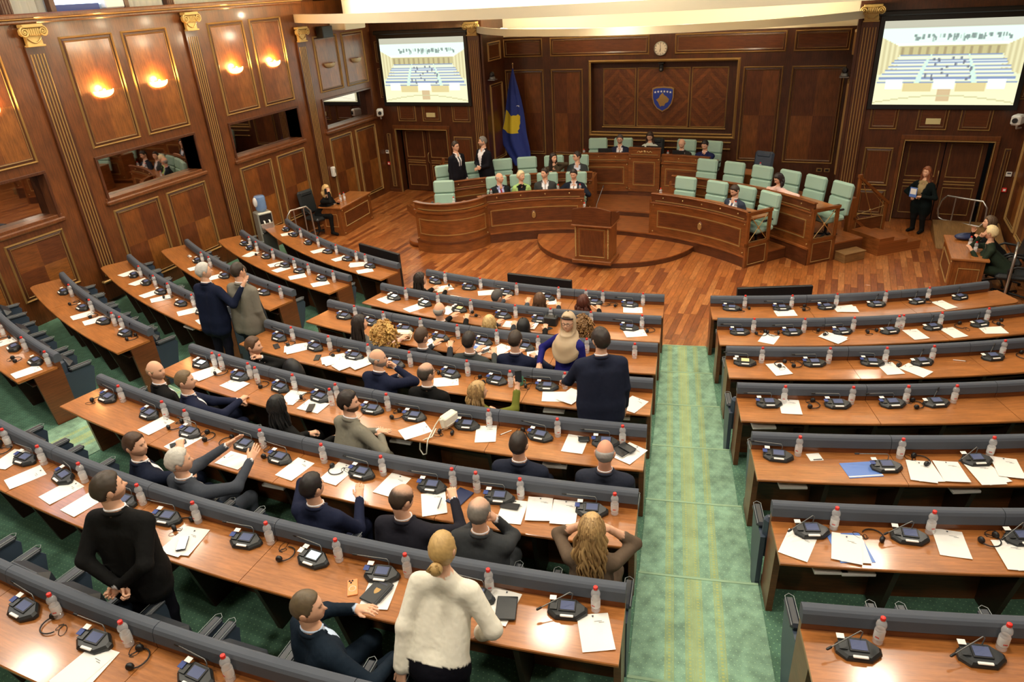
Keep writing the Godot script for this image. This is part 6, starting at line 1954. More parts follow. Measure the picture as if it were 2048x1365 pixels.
func make_screen_picture() -> void:
	# what the projector shows: the hall seen from the stage end, washed out
	var W := 320
	var H := 204
	var im := Image.create(W, H, false, Image.FORMAT_RGB8)
	im.fill(Color(0.82, 0.84, 0.66))
	im.fill_rect(Rect2i(0, 0, W, 18), Color(0.62, 0.60, 0.52))
	im.fill_rect(Rect2i(0, 18, W, 38), Color(0.82, 0.97, 0.9))
	rng.seed = 77
	for i in 70:
		var x := rng.randi_range(70, 285)
		im.fill_rect(Rect2i(x, rng.randi_range(32, 40), rng.randi_range(2, 5), rng.randi_range(5, 11)), Color(0.34, 0.42, 0.42))
	im.fill_rect(Rect2i(30, 54, 260, 7), Color(0.93, 0.99, 0.93))
	im.fill_rect(Rect2i(44, 61, 232, 20), Color(0.66, 0.6, 0.36))
	for i in 12: im.fill_rect(Rect2i(48 + i * 19, 62, 7, 18), Color(0.5, 0.42, 0.24))
	# side walls
	for x in 44:
		var y0 := 40 + x / 2
		for q: int in [x, W - 1 - x]: im.fill_rect(Rect2i(q, y0, 1, 130 - y0 - x / 3), Color(0.72, 0.66, 0.44) if (x / 6) % 2 else Color(0.82, 0.78, 0.56))
	# desk rows
	for r in 9:
		var f := r / 8.0
		var y := int(lerpf(82, 146, pow(f, 1.25)))
		var h := int(lerpf(3, 9, f))
		var hw := lerpf(112, 158, f)
		var gap := lerpf(4, 12, f)
		var ctr := lerpf(40, 58, f)
		for b: Array in [[160 - hw, 160 - ctr - gap], [160 - ctr, 160 + ctr], [160 + ctr + gap, 160 + hw]]:
			im.fill_rect(Rect2i(int(b[0]), y, int(b[1] - b[0]), h / 2 + 1), Color(0.34, 0.42, 0.62))
			im.fill_rect(Rect2i(int(b[0]), y + h / 2 + 1, int(b[1] - b[0]), h / 2), Color(0.8, 0.84, 0.82))
		for s: float in [-1.0, 1.0]: im.fill_rect(Rect2i(int(160 + s * (ctr + gap * 0.5) - gap * 0.5), y, int(gap), h + 2), Color(0.72, 0.92, 0.8))
	for i in 26: im.fill_rect(Rect2i(rng.randi_range(108, 212), rng.randi_range(84, 138), 4, 6), Color(0.2, 0.22, 0.32))
	im.fill_rect(Rect2i(0, 150, W, 54), Color(0.9, 0.88, 0.66))
	for b: Array in [[24, 66], [254, 44], [135, 44]]: im.fill_rect(Rect2i(b[0], 142, 40 if b[0] != 135 else 48, 22), Color(0.97, 0.98, 0.97))
	im.fill_rect(Rect2i(66, 150, 66, 20), Color(0.78, 0.68, 0.4))
	im.fill_rect(Rect2i(186, 150, 66, 20), Color(0.78, 0.68, 0.4))
	im.fill_rect(Rect2i(146, 164, 30, 30), Color(0.72, 0.58, 0.38))
	for x in W:
		var y := int(190 - 18.0 * sin(PI * x / W) + 8)
		im.fill_rect(Rect2i(x, y, 1, 3), Color(0.7, 0.66, 0.44))
	for y in H:
		for x in W: im.set_pixel(x, y, im.get_pixel(x, y).lerp(Color(0.93, 0.96, 0.9), 0.3))
	im.resize(107, 68, Image.INTERPOLATE_BILINEAR)
	im.resize(640, 408, Image.INTERPOLATE_CUBIC)
	var tx := ImageTexture.create_from_image(im)
	var m := mat("screen_pic", 30, 30, 30, 0.6)
	m.emission_enabled = true
	m.emission = Color(0, 0, 0)
	m.emission_texture = tx
	m.emission_operator = BaseMaterial3D.EMISSION_OP_MULTIPLY
	m.emission = Color(1, 1, 1)
	m.emission_energy_multiplier = 1.0

# ---------------------------------------------------------------- people
# A body is one surface: a distance field of tapered bones joined smoothly, meshed as surface nets.
class Field:
	var h := 0.016
	var o := Vector3.ZERO
	var n := Vector3i.ZERO
	var D := PackedFloat32Array()
	var E := PackedFloat32Array()
	var T := PackedByteArray()
	var bones := []
	func bone(a: Vector3, b: Vector3, ra: float, rb: float, mat: int, k := 0.045) -> void:
		bones.append([a, b, ra, rb, mat, k])
	func solve(cell: float) -> void:
		h = cell
		var lo := Vector3.INF
		var hi := -Vector3.INF
		for q: Array in bones:
			var r := maxf(q[2], q[3]) + h * 2.5
			lo = lo.min(q[0] - Vector3(r, r, r)).min(q[1] - Vector3(r, r, r))
			hi = hi.max(q[0] + Vector3(r, r, r)).max(q[1] + Vector3(r, r, r))
		o = lo
		n = Vector3i(((hi - lo) / h).ceil()) + Vector3i.ONE
		var total := n.x * n.y * n.z
		D.resize(total)
		D.fill(9.0)
		E.resize(total)
		E.fill(9.0)
		T.resize(total)
		for q: Array in bones:
			var a: Vector3 = q[0]
			var ra: float = q[2]
			var dr: float = q[3] - q[2]
			var mt: int = q[4]
			var k: float = q[5]
			var ab: Vector3 = q[1] - a
			var inv := 1.0 / maxf(ab.length_squared(), 1e-8)
			var r := maxf(q[2], q[3]) + maxf(k * 0.6, h * 2.2)
			var l0 := (a.min(q[1]) - Vector3(r, r, r) - o) / h
			var l1 := (a.max(q[1]) + Vector3(r, r, r) - o) / h
			var i0 := Vector3i(maxi(int(l0.x), 0), maxi(int(l0.y), 0), maxi(int(l0.z), 0))
			var i1 := Vector3i(mini(int(l1.x) + 1, n.x - 1), mini(int(l1.y) + 1, n.y - 1), mini(int(l1.z) + 1, n.z - 1))
			for z in range(i0.z, i1.z + 1):
				for y in range(i0.y, i1.y + 1):
					var id := (z * n.y + y) * n.x + i0.x
					var p := o + Vector3(i0.x, y, z) * h - a
					for x in range(i0.x, i1.x + 1):
						var t := clampf(p.dot(ab) * inv, 0.0, 1.0)
						var d := (p - ab * t).length() - ra - dr * t
						if d < E[id]:
							E[id] = d
							T[id] = mt
						var c := D[id]
						var w := k - absf(c - d)
						D[id] = minf(c, d) - (w * w / (4.0 * k) if w > 0.0 else 0.0)
						p.x += h
						id += 1
	func crease(nz: FastNoiseLite, amp: float, seed_at: Vector3) -> void:
		# cloth: shallow folds on the clothed parts only
		var lim := h * 2.0
		for z in n.z:
			for y in n.y:
				var id := (z * n.y + y) * n.x
				for x in n.x:
					var d := D[id]
					if d < lim and d > -lim:
						var t := T[id]
						if t == 0 or t == 1 or t == 5:
							var p := o + Vector3(x, y, z) * h + seed_at
							var v := nz.get_noise_3d(p.x * 15.0 + p.y * 5.0, p.y * 11.0 - p.x * 4.0, p.z * 15.0)
							D[id] = d + amp * (absf(v) * 2.0 - 0.35) + amp * 0.4 * nz.get_noise_3d(p.x * 34.0, p.y * 20.0, p.z * 34.0)
					id += 1
	func mesh_into(mb: MB, tint: Callable) -> void:
		var sx := 1
		var sy := n.x
		var sz := n.x * n.y
		var off := [0, sx, sy, sx + sy, sz, sz + sx, sz + sy, sz + sx + sy]
		var map := PackedInt32Array()
		map.resize(D.size())
		map.fill(-1)
		var cells := PackedInt32Array()
		var lim := h * 1.8
		for z in n.z - 1:
			for y in n.y - 1:
				var base := z * sz + y * sy
				for x in n.x - 1:
					var i := base + x
					var d0 := D[i]
					if d0 > lim or d0 < -lim: continue
					var d1 := D[i + 1]
					var d2 := D[i + sy]
					var d3 := D[i + sy + 1]
					var d4 := D[i + sz]
					var d5 := D[i + sz + 1]
					var d6 := D[i + sz + sy]
					var d7 := D[i + sz + sy + 1]
					var neg := int(d0 < 0) + int(d1 < 0) + int(d2 < 0) + int(d3 < 0) + int(d4 < 0) + int(d5 < 0) + int(d6 < 0) + int(d7 < 0)
					if neg == 0 or neg == 8: continue
					var s := Vector3.ZERO
					var c := 0
					if (d0 < 0) != (d1 < 0):
						s += Vector3(d0 / (d0 - d1), 0, 0)
						c += 1
					if (d2 < 0) != (d3 < 0):
						s += Vector3(d2 / (d2 - d3), 1, 0)
						c += 1
					if (d4 < 0) != (d5 < 0):
						s += Vector3(d4 / (d4 - d5), 0, 1)
						c += 1
					if (d6 < 0) != (d7 < 0):
						s += Vector3(d6 / (d6 - d7), 1, 1)
						c += 1
					if (d0 < 0) != (d2 < 0):
						s += Vector3(0, d0 / (d0 - d2), 0)
						c += 1
					if (d1 < 0) != (d3 < 0):
						s += Vector3(1, d1 / (d1 - d3), 0)
						c += 1
					if (d4 < 0) != (d6 < 0):
						s += Vector3(0, d4 / (d4 - d6), 1)
						c += 1
					if (d5 < 0) != (d7 < 0):
						s += Vector3(1, d5 / (d5 - d7), 1)
						c += 1
					if (d0 < 0) != (d4 < 0):
						s += Vector3(0, 0, d0 / (d0 - d4))
						c += 1
					if (d1 < 0) != (d5 < 0):
						s += Vector3(1, 0, d1 / (d1 - d5))
						c += 1
					if (d2 < 0) != (d6 < 0):
						s += Vector3(0, 1, d2 / (d2 - d6))
						c += 1
					if (d3 < 0) != (d7 < 0):
						s += Vector3(1, 1, d3 / (d3 - d7))
						c += 1
					s /= c
					var g := Vector3(d1 + d3 + d5 + d7 - d0 - d2 - d4 - d6, d2 + d3 + d6 + d7 - d0 - d1 - d4 - d5, d4 + d5 + d6 + d7 - d0 - d1 - d2 - d3)
					var p := o + (Vector3(x, y, z) + s) * h
					var m := T[i + (sx if s.x > 0.5 else 0) + (sy if s.y > 0.5 else 0) + (sz if s.z > 0.5 else 0)]
					mb.tint = tint.call(m, p)
					map[i] = mb.vert(p, g.normalized(), Vector2(p.x, p.y))
					cells.append(i)
		for i in cells:
			var d := D[i] < 0
			for ax in 3:
				var e: int = [sx, sy, sz][ax]
				var u: int = [sy, sz, sx][ax]
				var v: int = [sz, sx, sy][ax]
				if i + e >= D.size() or d == (D[i + e] < 0) or i - u - v < 0: continue
				var a := map[i]
				var b := map[i - u]
				var c := map[i - u - v]
				var f := map[i - v]
				if a < 0 or b < 0 or c < 0 or f < 0: continue
				if d: mb.I.append_array(PackedInt32Array([a, c, b, a, f, c]))
				else: mb.I.append_array(PackedInt32Array([a, b, c, a, c, f]))

enum {JACKET, TROUSER, SKIN, SHIRT, SHOE, ARM}
const HR := 30
const HC := 40
var dirs := PackedVector3Array()
var head_pts := PackedVector3Array()
var hands := []
var wob := FastNoiseLite.new()

func lin(r: float, g: float, b: float) -> Color: return Color(r / 255.0, g / 255.0, b / 255.0).srgb_to_linear()

func make_templates() -> void:
	wob.seed = 4
	wob.frequency = 1.0
	for i in HR + 1:
		var b := PI * i / HR
		for s in HC:
			var a := TAU * s / HC
			dirs.append(Vector3(sin(b) * sin(a), cos(b), sin(b) * cos(a)))
	for d in dirs: head_pts.append(head_pt(d))
	# hands: 0 relaxed, 1 closed, 2 flat
	for kind in 3:
		var f := Field.new()
		f.bone(Vector3(0, 0, -0.02), Vector3(0, 0, 0.02), 0.027, 0.026, SKIN, 0.02)
		for s: float in [-0.022, 0.0, 0.022]: f.bone(Vector3(s * 0.7, 0, 0.02), Vector3(s, 0, 0.085), 0.018, 0.0155, SKIN, 0.015)
		var bend: float = [0.35, 1.25, 0.1][kind]
		for q: Array in [[0.03, 0.036, 0.027, 0.02, 0.0088], [0.010, 0.042, 0.029, 0.022, 0.0092], [-0.011, 0.038, 0.027, 0.02, 0.0088], [-0.031, 0.029, 0.021, 0.018, 0.0078]]:
			var p := Vector3(q[0], 0.002, 0.09)
			var a := bend * 0.6
			var sp: float = q[0] * (1.6 if kind != 1 else 0.3)
			for j in 3:
				var nx: Vector3 = p + Vector3(sp, -sin(a), cos(a)).normalized() * q[1 + j]
				f.bone(p, nx, q[4] * (1.0 - 0.08 * j), q[4] * (0.93 - 0.1 * j), SKIN, 0.007)
				p = nx
				a += bend * (0.8 if j else 1.0)
		var t0 := Vector3(0.024, -0.006, 0.025)
		var t1 := Vector3(0.05, -0.014, 0.062) if kind != 1 else Vector3(0.04, -0.024, 0.06)
		var t2 := Vector3(0.058, -0.018, 0.1) if kind != 1 else Vector3(0.022, -0.04, 0.085)
		f.bone(t0, t1, 0.0155, 0.011, SKIN, 0.014)
		f.bone(t1, t2, 0.0105, 0.0085, SKIN, 0.007)
		f.solve(0.0052)
		var m := MB.new()
		m.colored = true
		f.mesh_into(m, func(_t: int, _p: Vector3) -> Color: return Color(1, 1, 1))
		hands.append(m)

func gs(x: float, c: float, w: float) -> float:
	var t := (x - c) / w
	return exp(-t * t)

func head_pt(d: Vector3) -> Vector3:
	var p := Vector3(d.x * 0.076, d.y * 0.118, d.z * 0.095)
	var low := maxf(0.0, -d.y)
	p.x *= 1.0 - 0.30 * low * low
	if d.z < 0: p.z *= (1.0 - 0.42 * low) * (1.06 if d.y > -0.2 else 1.0)
	else:
		p.z *= 0.97
		p.z += 0.02 * low * d.z
		var ax := absf(d.x)
		p.z += 0.021 * gs(d.x, 0.0, 0.11) * gs(d.y, -0.12, 0.15)
		p.z += 0.010 * gs(d.x, 0.0, 0.08) * gs(d.y, -0.2, 0.07)
		p.z -= 0.011 * gs(ax, 0.34, 0.15) * gs(d.y, 0.08, 0.09)
		p.z += 0.004 * gs(d.y, 0.22, 0.07) * gs(ax, 0.25, 0.3)
		p.z += 0.005 * gs(d.x, 0.0, 0.2) * gs(d.y, -0.43, 0.07)
		p.z += 0.009 * gs(d.x, 0.0, 0.26) * gs(d.y, -0.74, 0.17)
		p.x *= 1.0 + 0.05 * gs(d.y, -0.05, 0.2)
	return p

func put_hand(mb: MB, kind: int, wrist: Vector3, dir: Vector3, palm: Vector3, right: bool, skin: Color, s: float) -> void:
	# dir: where the fingers point; palm: where the palm faces
	var z := dir.normalized()
	var y := -(palm - z * palm.dot(z)).normalized()
	var x := y.cross(z)
	var src: MB = hands[kind]
	var i0 := mb.V.size()
	mb.tint = skin
	var fl := 1.0 if right else -1.0
	for i in src.V.size():
		var v := src.V[i]
		var n := src.N[i]
		mb.vert(wrist + (x * v.x * fl + y * v.y + z * v.z) * s, x * n.x * fl + y * n.y + z * n.z, Vector2(v.x, v.z))
	for i in range(0, src.I.size(), 3):
		if right: mb.I.append_array(PackedInt32Array([i0 + src.I[i], i0 + src.I[i + 1], i0 + src.I[i + 2]]))
		else: mb.I.append_array(PackedInt32Array([i0 + src.I[i], i0 + src.I[i + 2], i0 + src.I[i + 1]]))

func elbow(a: Vector3, b: Vector3, l1: float, l2: float, pole: Vector3) -> Vector3:
	var d := b - a
	var L := clampf(d.length(), 0.05, (l1 + l2) * 0.999)
	var u := d.normalized()
	var x := (L * L + l1 * l1 - l2 * l2) / (2.0 * L)
	var w := sqrt(maxf(0.0, l1 * l1 - x * x))
	var p := (pole - u * pole.dot(u)).normalized()
	return a + u * x + p * w

func hairline(az: float) -> float:
	# lowest height (of the unit head) that hair covers, by angle from the face
	var t := absf(az)
	if t < 0.8: return 0.60 - 0.08 * t
	if t < 1.3: return lerpf(0.54, 0.02, (t - 0.8) / 0.5)
	if t < 1.5: return lerpf(0.02, -0.12, (t - 1.3) / 0.2)
	if t < 1.75: return lerpf(-0.12, 0.16, (t - 1.5) / 0.25)
	if t < 2.2: return lerpf(0.16, -0.42, (t - 1.75) / 0.45)
	return lerpf(-0.42, -0.56, (t - 2.2) / 0.94)

func hair_shell(mb: MB, xf: Transform3D, style: String, col: Color, thick: float, s: float, skin := Color(0.7, 0.42, 0.3)) -> void:
	var fade := []
	var p := PackedVector3Array()
	for i in dirs.size():
		var d := dirs[i]
		var az := atan2(d.x, d.z)
		var yl := hairline(az)
		if style == "high": yl += 0.14 * gs(az, 0.0, 1.0)
		var c := smoothstep(yl - 0.04, yl + 0.10, d.y)
		var thin := 0.0
		if style == "bald": c *= 1.0 - smoothstep(0.18, 0.34, d.y + 0.1 * cos(az))
		if style == "balding": thin = smoothstep(0.42, 0.85, d.y + 0.12 * d.z + 0.08 * wob.get_noise_3dv(d * 12.0))
		fade.append(thin)
		if style == "full": c = smoothstep(yl - 0.04, yl + 0.10, d.y) if absf(az) < 1.2 else 1.0
		var bump := 0.35 * wob.get_noise_3dv(d * 9.0 + Vector3(thick * 900.0, 0, 0)) + 0.2 * wob.get_noise_3dv(Vector3(d.x * 26.0, d.y * 8.0, d.z * 26.0))
		var r := lerpf(-0.007, thick * (1.0 + bump) * (1.0 - 0.6 * thin) + 0.006 * maxf(d.y, 0.0) * (1.0 - thin), c)
		p.append(xf * ((head_pts[i] + d * r) * s))
	var uv := PackedVector2Array()
	var i0 := mb.V.size()
	mb.tint = col
	mb.grid(p, HR + 1, HC, true, xf * Vector3.ZERO)
	for i in dirs.size():
		var v := 1.0 + 0.30 * wob.get_noise_3dv(Vector3(dirs[i].x * 30.0, dirs[i].y * 9.0, dirs[i].z * 30.0))
		mb.C[i0 + i] = Color(col.r * v, col.g * v, col.b * v).lerp(skin, 0.8 * fade[i])

func strands(mb: MB, xf: Transform3D, body: Transform3D, col: Color, col2: Color, length: float, wave: float, count: int, s: float, sd: int, wide := 1.0) -> void:
	var r := RandomNumberGenerator.new()
	r.seed = sd
	for i in count:
		var az := PI + r.randf_range(-1.85, 1.85)
		var el := r.randf_range(0.15, 1.15)
		var d := Vector3(sin(az) * cos(el), sin(el), cos(az) * cos(el))
		var path := []
		var rad := []
		var dd := d
		for j in 4:
			dd = Vector3(sin(az) * cos(el), sin(el), cos(az) * cos(el))
			path.append(xf * ((head_pt(dd) + dd * 0.014) * s))
			rad.append(0.013)
			el -= 0.42
		var q: Vector3 = path[3]
		var outw := xf.basis * Vector3(sin(az), 0, cos(az))
		var ph := r.randf() * TAU
		var L := length * r.randf_range(0.82, 1.08)
		var steps := 7
		for j in range(1, steps + 1):
			var f := j / float(steps)
			var p := q + Vector3.DOWN * L * f + outw * (0.035 * wide * sin(f * PI * 0.55) + wave * 0.5 * sin(f * 9.0 + ph)) + xf.basis * Vector3(wave * cos(f * 8.0 + ph), 0, 0)
			path.append(p)
			rad.append(lerpf(0.015, 0.004, pow(f, 2.0)))
		var mix := r.randf()
		mb.tint = col.lerp(col2, mix)
		mb.tube(path, rad, 5)

func build_person(c: Dictionary) -> void:
	if hands.is_empty(): make_templates()
	var sit: bool = c.pose == "sit"
	var s: float = c.get("s", 1.0)
	var bw: float = c.get("w", 1.0)
	var hh: float = c.get("hh", 1.19 if sit else 1.63)
	var zf: float = c.get("zf", 0.05)
	var hx: float = c.get("hx", 0.0)
	var fem: bool = c.get("f", false)
	var skin: Color = lin(222, 174, 144) if not c.has("skin") else c.skin
	var jac: Color = c.get("jac", lin(30, 34, 46))
	var tro: Color = c.get("tro", jac)
	var shi: Color = c.get("shi", lin(232, 232, 236))
	var tie: Color = c.get("tie", shi)
	var hair: Color = c.get("hair", lin(44, 34, 28))
	var xf: Transform3D = c.xf
	var t := thing("person", c.label, "person", "", xf)
	var hipy := 0.5 if sit else hh - 0.70
	var hip := Vector3(0, hipy, 0)
	var sh := Vector3(hx * 0.8, hh - 0.255, zf * 0.85)
	var nb := Vector3(hx * 0.9, hh - 0.175, zf * 0.93)
	var hd := Vector3(hx, hh, zf)
	var tw := Basis(Vector3.UP, deg_to_rad(c.get("tw", 0.0)))
	var hb := Basis(Vector3.UP, deg_to_rad(c.get("hy", 0.0))) * Basis(Vector3.RIGHT, deg_to_rad(c.get("hp", 0.0))) * Basis(Vector3(0, 0, 1), deg_to_rad(c.get("hr", 0.0)))
	var f := Field.new()
	var sw := (0.172 if not fem else 0.15) * bw
	var tr := (0.122 if not fem else 0.102) * bw
	var up := (sh - hip).normalized()
	# pelvis and trunk
	f.bone(hip + Vector3(-0.085 * bw, -0.01, 0.01), hip + Vector3(0.085 * bw, -0.01, 0.01), tr + 0.005, tr + 0.005, TROUSER)
	var hem := 0.03 if sit else -0.14
	if c.get("tucked", false): hem = 0.07
	for g: float in [-1.0, 1.0]:
		f.bone(hip + up * hem + Vector3(g * 0.08 * bw, 0, 0), sh + tw * Vector3(g * (sw - 0.085), -0.09, 0), tr + (0.012 if hem < 0 else 0.004), tr - 0.01, JACKET)
		f.bone(nb + Vector3(0, -0.03, -0.01), sh + tw * Vector3(g * (sw - 0.05), 0.0, -0.005), 0.06, 0.066, JACKET, 0.05)
	f.bone(hip + up * 0.1 + Vector3(0, 0, 0.03), sh + Vector3(0, -0.12, 0.025), tr - 0.005, tr - 0.012, JACKET)
	if fem and not c.get("flat", false):
		for g: float in [-1.0, 1.0]: f.bone(sh + tw * Vector3(g * 0.065, -0.16, 0.085), sh + tw * Vector3(g * 0.065, -0.17, 0.09), 0.058, 0.058, JACKET, 0.05)
	f.bone(nb + Vector3(0, -0.05, 0), hd + hb * Vector3(0, -0.06, -0.018), 0.056 if not fem else 0.047, 0.054 if not fem else 0.045, SKIN, 0.03)
	# arms
	var al := 0.285 * (0.95 if fem else 1.0)
	var sleeve: float = c.get("sleeve", 0.0)
	var ends := []
	for g: float in [1.0, -1.0]:
		var sp := sh + tw * Vector3(g * (sw + 0.012), -0.015, 0)
		var key := "l" if g > 0 else "r"
		var w: Vector3
		var pole := Vector3(g * 0.5, -0.8, -0.5)
		var kind := 0
		var pose = c.get(key, "desk" if sit else "side")
		var pd := Vector3.DOWN
		if pose is Array:
			w = pose[0]
			if pose.size() > 1: pole = pose[1]
			if pose.size() > 2: kind = pose[2]
			if pose.size() > 3: pd = pose[3]
		elif pose == "desk": w = Vector3(g * 0.14, 0.79, 0.40)
		elif pose == "lap":
			w = Vector3(g * 0.07, 0.64, 0.26)
			kind = 1
		elif pose == "side":
			w = sp + Vector3(g * 0.05, -0.53, 0.05)
			pd = Vector3(-g, 0, 0)
			pole = Vector3(g * 0.3, 0, -1)
		elif pose == "chin":
			w = hd + hb * Vector3(g * 0.03, -0.15, 0.10)
			kind = 1
			pd = Vector3(0, 0.3, -1)
			pole = Vector3(g * 0.6, -1, 0.2)
		elif pose == "back":
			w = Vector3(g * 0.03, hipy + 0.05, -0.19)
			pole = Vector3(g, 0, -0.4)
			kind = 1
			pd = Vector3(0, 0, -1)
		else: w = Vector3(g * 0.1, 0.95, 0.3)
		var reach := w - sp
		if reach.length() > al * 1.88: w = sp + reach.normalized() * al * 1.88
		var e := elbow(sp, w, al, al * 0.9, pole)
		f.bone(sp, e, (0.066 if not fem else 0.055) + sleeve, (0.052 if not fem else 0.044) + sleeve, ARM, 0.04)
		var fd := (w - e).normalized()
		var cut: float = c.get("cut", 0.0)
		var mid := e.lerp(w, 1.0 - cut)
		f.bone(e, mid, (0.05 if not fem else 0.043) + sleeve, lerpf(0.05, 0.039, 1.0 - cut) + sleeve * 1.3, ARM, 0.03)
		if cut > 0.0: f.bone(mid, w, 0.037, 0.028, SKIN, 0.015)
		else: f.bone(w - fd * 0.012, w + fd * 0.012, 0.0355, 0.034, SHIRT if not fem else ARM, 0.006)
		f.bone(w, w + fd * 0.03, 0.028, 0.027, SKIN, 0.01)
		ends.append([w, fd, kind, pd, g < 0])
	# legs
	for g: float in [-1.0, 1.0]:
		var k: Vector3
		var an: Vector3
		var h0 := hip + Vector3(g * 0.095 * bw, -0.03, 0.03)
		if sit:
			k = Vector3(g * c.get("kx", 0.13), 0.5, 0.42)
			an = Vector3(g * c.get("kx", 0.13), 0.1, 0.40)
		else:
			k = Vector3(g * 0.1, hipy * 0.54, 0.03 + g * c.get("stride", 0.0))
			an = Vector3(g * 0.105, 0.085, -0.02 + g * c.get("stride", 0.0) * 1.6)
		f.bone(h0, k, 0.088 * bw, 0.064, TROUSER if not c.get("skirt", false) or not sit else TROUSER, 0.04)
		f.bone(k, an, 0.062, 0.048, TROUSER if not c.get("skirt", false) else JACKET if c.get("dress", false) else SKIN, 0.03)
		f.bone(an + Vector3(0, -0.035, -0.03), an + Vector3(g * 0.02, -0.05, 0.15), 0.042, 0.034, SHOE, 0.02)
	if c.get("dress", false): f.bone(hip, Vector3(0, 0.25, 0), 0.15, 0.19, JACKET, 0.06)
	elif c.get("skirt", false) and not sit: f.bone(hip + Vector3(0, -0.02, 0), Vector3(0, hipy - 0.36, 0), 0.135, 0.13, TROUSER, 0.06)
	f.solve(c.get("cell", 0.018))
	if c.get("cell", 0.018) < 0.0175: f.crease(wob, 0.0026, xf.origin)
	var inv := Transform3D(Basis(tw.x, up, tw.x.cross(up)), sh).affine_inverse()
	var open: float = c.get("open", 0.0 if fem else (0.032 if c.has("key") else 0.05))
	var shoe := lin(24, 22, 22)
	var dress: bool = c.get("dress", false)
	var hemline := -0.02 if sit else -0.2
	if c.get("tucked", false): hemline = 0.055
	var tint := func(m: int, p: Vector3) -> Color:
		if m == ARM: return jac
		if m == JACKET or m == TROUSER:
			if not dress and (p - hip).dot(up) < hemline: return tro
			if m == TROUSER and sit and p.z > 0.14: return tro
			if open > 0.0:
				var q: Vector3 = inv * p
				if q.z > 0.03 and q.y > -0.34:
					var wd := open * 1.35 * (q.y + 0.34) / 0.34
					if absf(q.x) < 0.019 and wd > 0.012: return tie
					if absf(q.x) < wd: return shi
			return jac
		if m == SKIN: return skin
		if m == SHIRT: return shi
		return shoe
	var mb := MB.new()
	mb.colored = true
	f.mesh_into(mb, tint)
	# head on the neck
	var hx2 := Transform3D(hb, hd)
	var hs: float = c.get("hs", 0.96 if fem else 1.0)
	var pts := PackedVector3Array()
	for p in head_pts: pts.append(hx2 * (p * hs))
	var i0 := mb.V.size()
	mb.tint = skin
	mb.grid(pts, HR + 1, HC, true, hd)
	var lip := Color(skin.r * 0.72, skin.g * 0.48, skin.b * 0.48)
	var beard: float = c.get("beard", 0.0)
	for i in dirs.size():
		var d := dirs[i]
		var col := skin
		if d.z > 0.0:
			var ax := absf(d.x)
			if pow((ax - 0.34) / 0.11, 2) + pow((d.y - 0.08) / 0.045, 2) < 1.0: col = lin(58, 46, 42)
			elif absf(d.y - 0.235 + 0.04 * (ax - 0.3)) < 0.035 and ax > 0.13 and ax < 0.56: col = skin.lerp(hair, 0.75)
			elif ax < 0.23 and absf(d.y + 0.43) < 0.045: col = lip
			elif beard > 0.0 and d.y < -0.26 and not (ax < 0.2 and d.y > -0.36 and d.y < -0.3): col = skin.lerp(hair, beard)
		elif beard > 0.0 and d.y < -0.1 and d.z > -0.25 and absf(d.x) > 0.5: col = skin.lerp(hair, beard)
		mb.C[i0 + i] = col
	mb.tint = skin
	var covered: bool = c.get("style", "short") in ["scarf", "veil", "curly", "full", "long"]
	if not covered:
		for g: float in [-1.0, 1.0]:
			var kx := mb.X
			mb.X = hx2 * Transform3D(Basis(Vector3(0, 0, 1), -g * 0.25).scaled(Vector3(hs, hs, hs)), Vector3(g * 0.079, -0.004, -0.012) * hs)
			mb.ball(Vector3.ZERO, Vector3(0.011, 0.032, 0.021), 10, 7)
			mb.X = kx
	for e: Array in ends: put_hand(mb, e[2], e[0] + e[1] * 0.02, e[1] if not c.has("hand_dir") else (e[1] + c.hand_dir).normalized(), e[3], e[4], skin, 0.98 if not fem else 0.88)
	part(t, "body", mb, M.person)
	# hair
	var hm := MB.new()
	hm.colored = true
	var st: String = c.get("style", "short")
	var thick: float = c.get("thick", 0.012)
	match st:
		"bald", "balding", "short", "high": hair_shell(hm, hx2, st, hair, thick if st != "bald" else 0.007, hs, skin)
		"bun":
			hair_shell(hm, hx2, "full", hair, 0.010, hs)
			hm.tint = hair
			hm.X = hx2
			hm.ball(Vector3(0, -0.055, -0.115), Vector3(0.042, 0.045, 0.04), 14, 10)
			for i in 5: hm.tube([Vector3(0.02 * sin(i), -0.09 + 0.02 * i, -0.125), Vector3(0.045 * cos(i * 1.3), -0.05, -0.145), Vector3(0.02 * cos(i), -0.02, -0.13)], 0.008, 5)
		"full", "long", "bob", "wavy":
			hair_shell(hm, hx2, "full", hair, thick + 0.004, hs)
			strands(hm, hx2, Transform3D(), hair, c.get("hair2", hair), {"full": 0.1, "bob": 0.10, "long": 0.36, "wavy": 0.40}[st], {"full": 0.004, "bob": 0.006, "long": 0.006, "wavy": 0.022}[st], {"full": 50, "bob": 64, "long": 90, "wavy": 110}[st], hs, int(hd.x * 1000) + 7)
		"curly":
			hair_shell(hm, hx2, "full", hair, 0.02, hs)
			var r := RandomNumberGenerator.new()
			r.seed = 12
			for i in 210:
				var d := Vector3(r.randfn(), r.randfn() + 0.25, r.randfn() - 0.35).normalized()
				if d.z > 0.45 and d.y < 0.55: continue
				var bs: float = c.get("big", 1.0)
				var cen := hx2 * (head_pt(d) * 1.0 + d * (0.02 + 0.035 * r.randf()) * bs + Vector3(0, -0.05 * bs if d.y < 0.0 else 0.0, 0))
				hm.tint = hair.lerp(c.get("hair2", hair), r.randf())
				var pth := []
				var ax := d.cross(Vector3(r.randfn(), r.randfn(), r.randfn())).normalized()
				var ay := d.cross(ax)
				for j in 7: pth.append(cen + (ax * cos(j * 1.3) + ay * sin(j * 1.3)) * 0.016 * bs + d * 0.006 * j * bs + Vector3.DOWN * 0.007 * j * bs)
				hm.tube(pth, 0.010 * bs, 5)
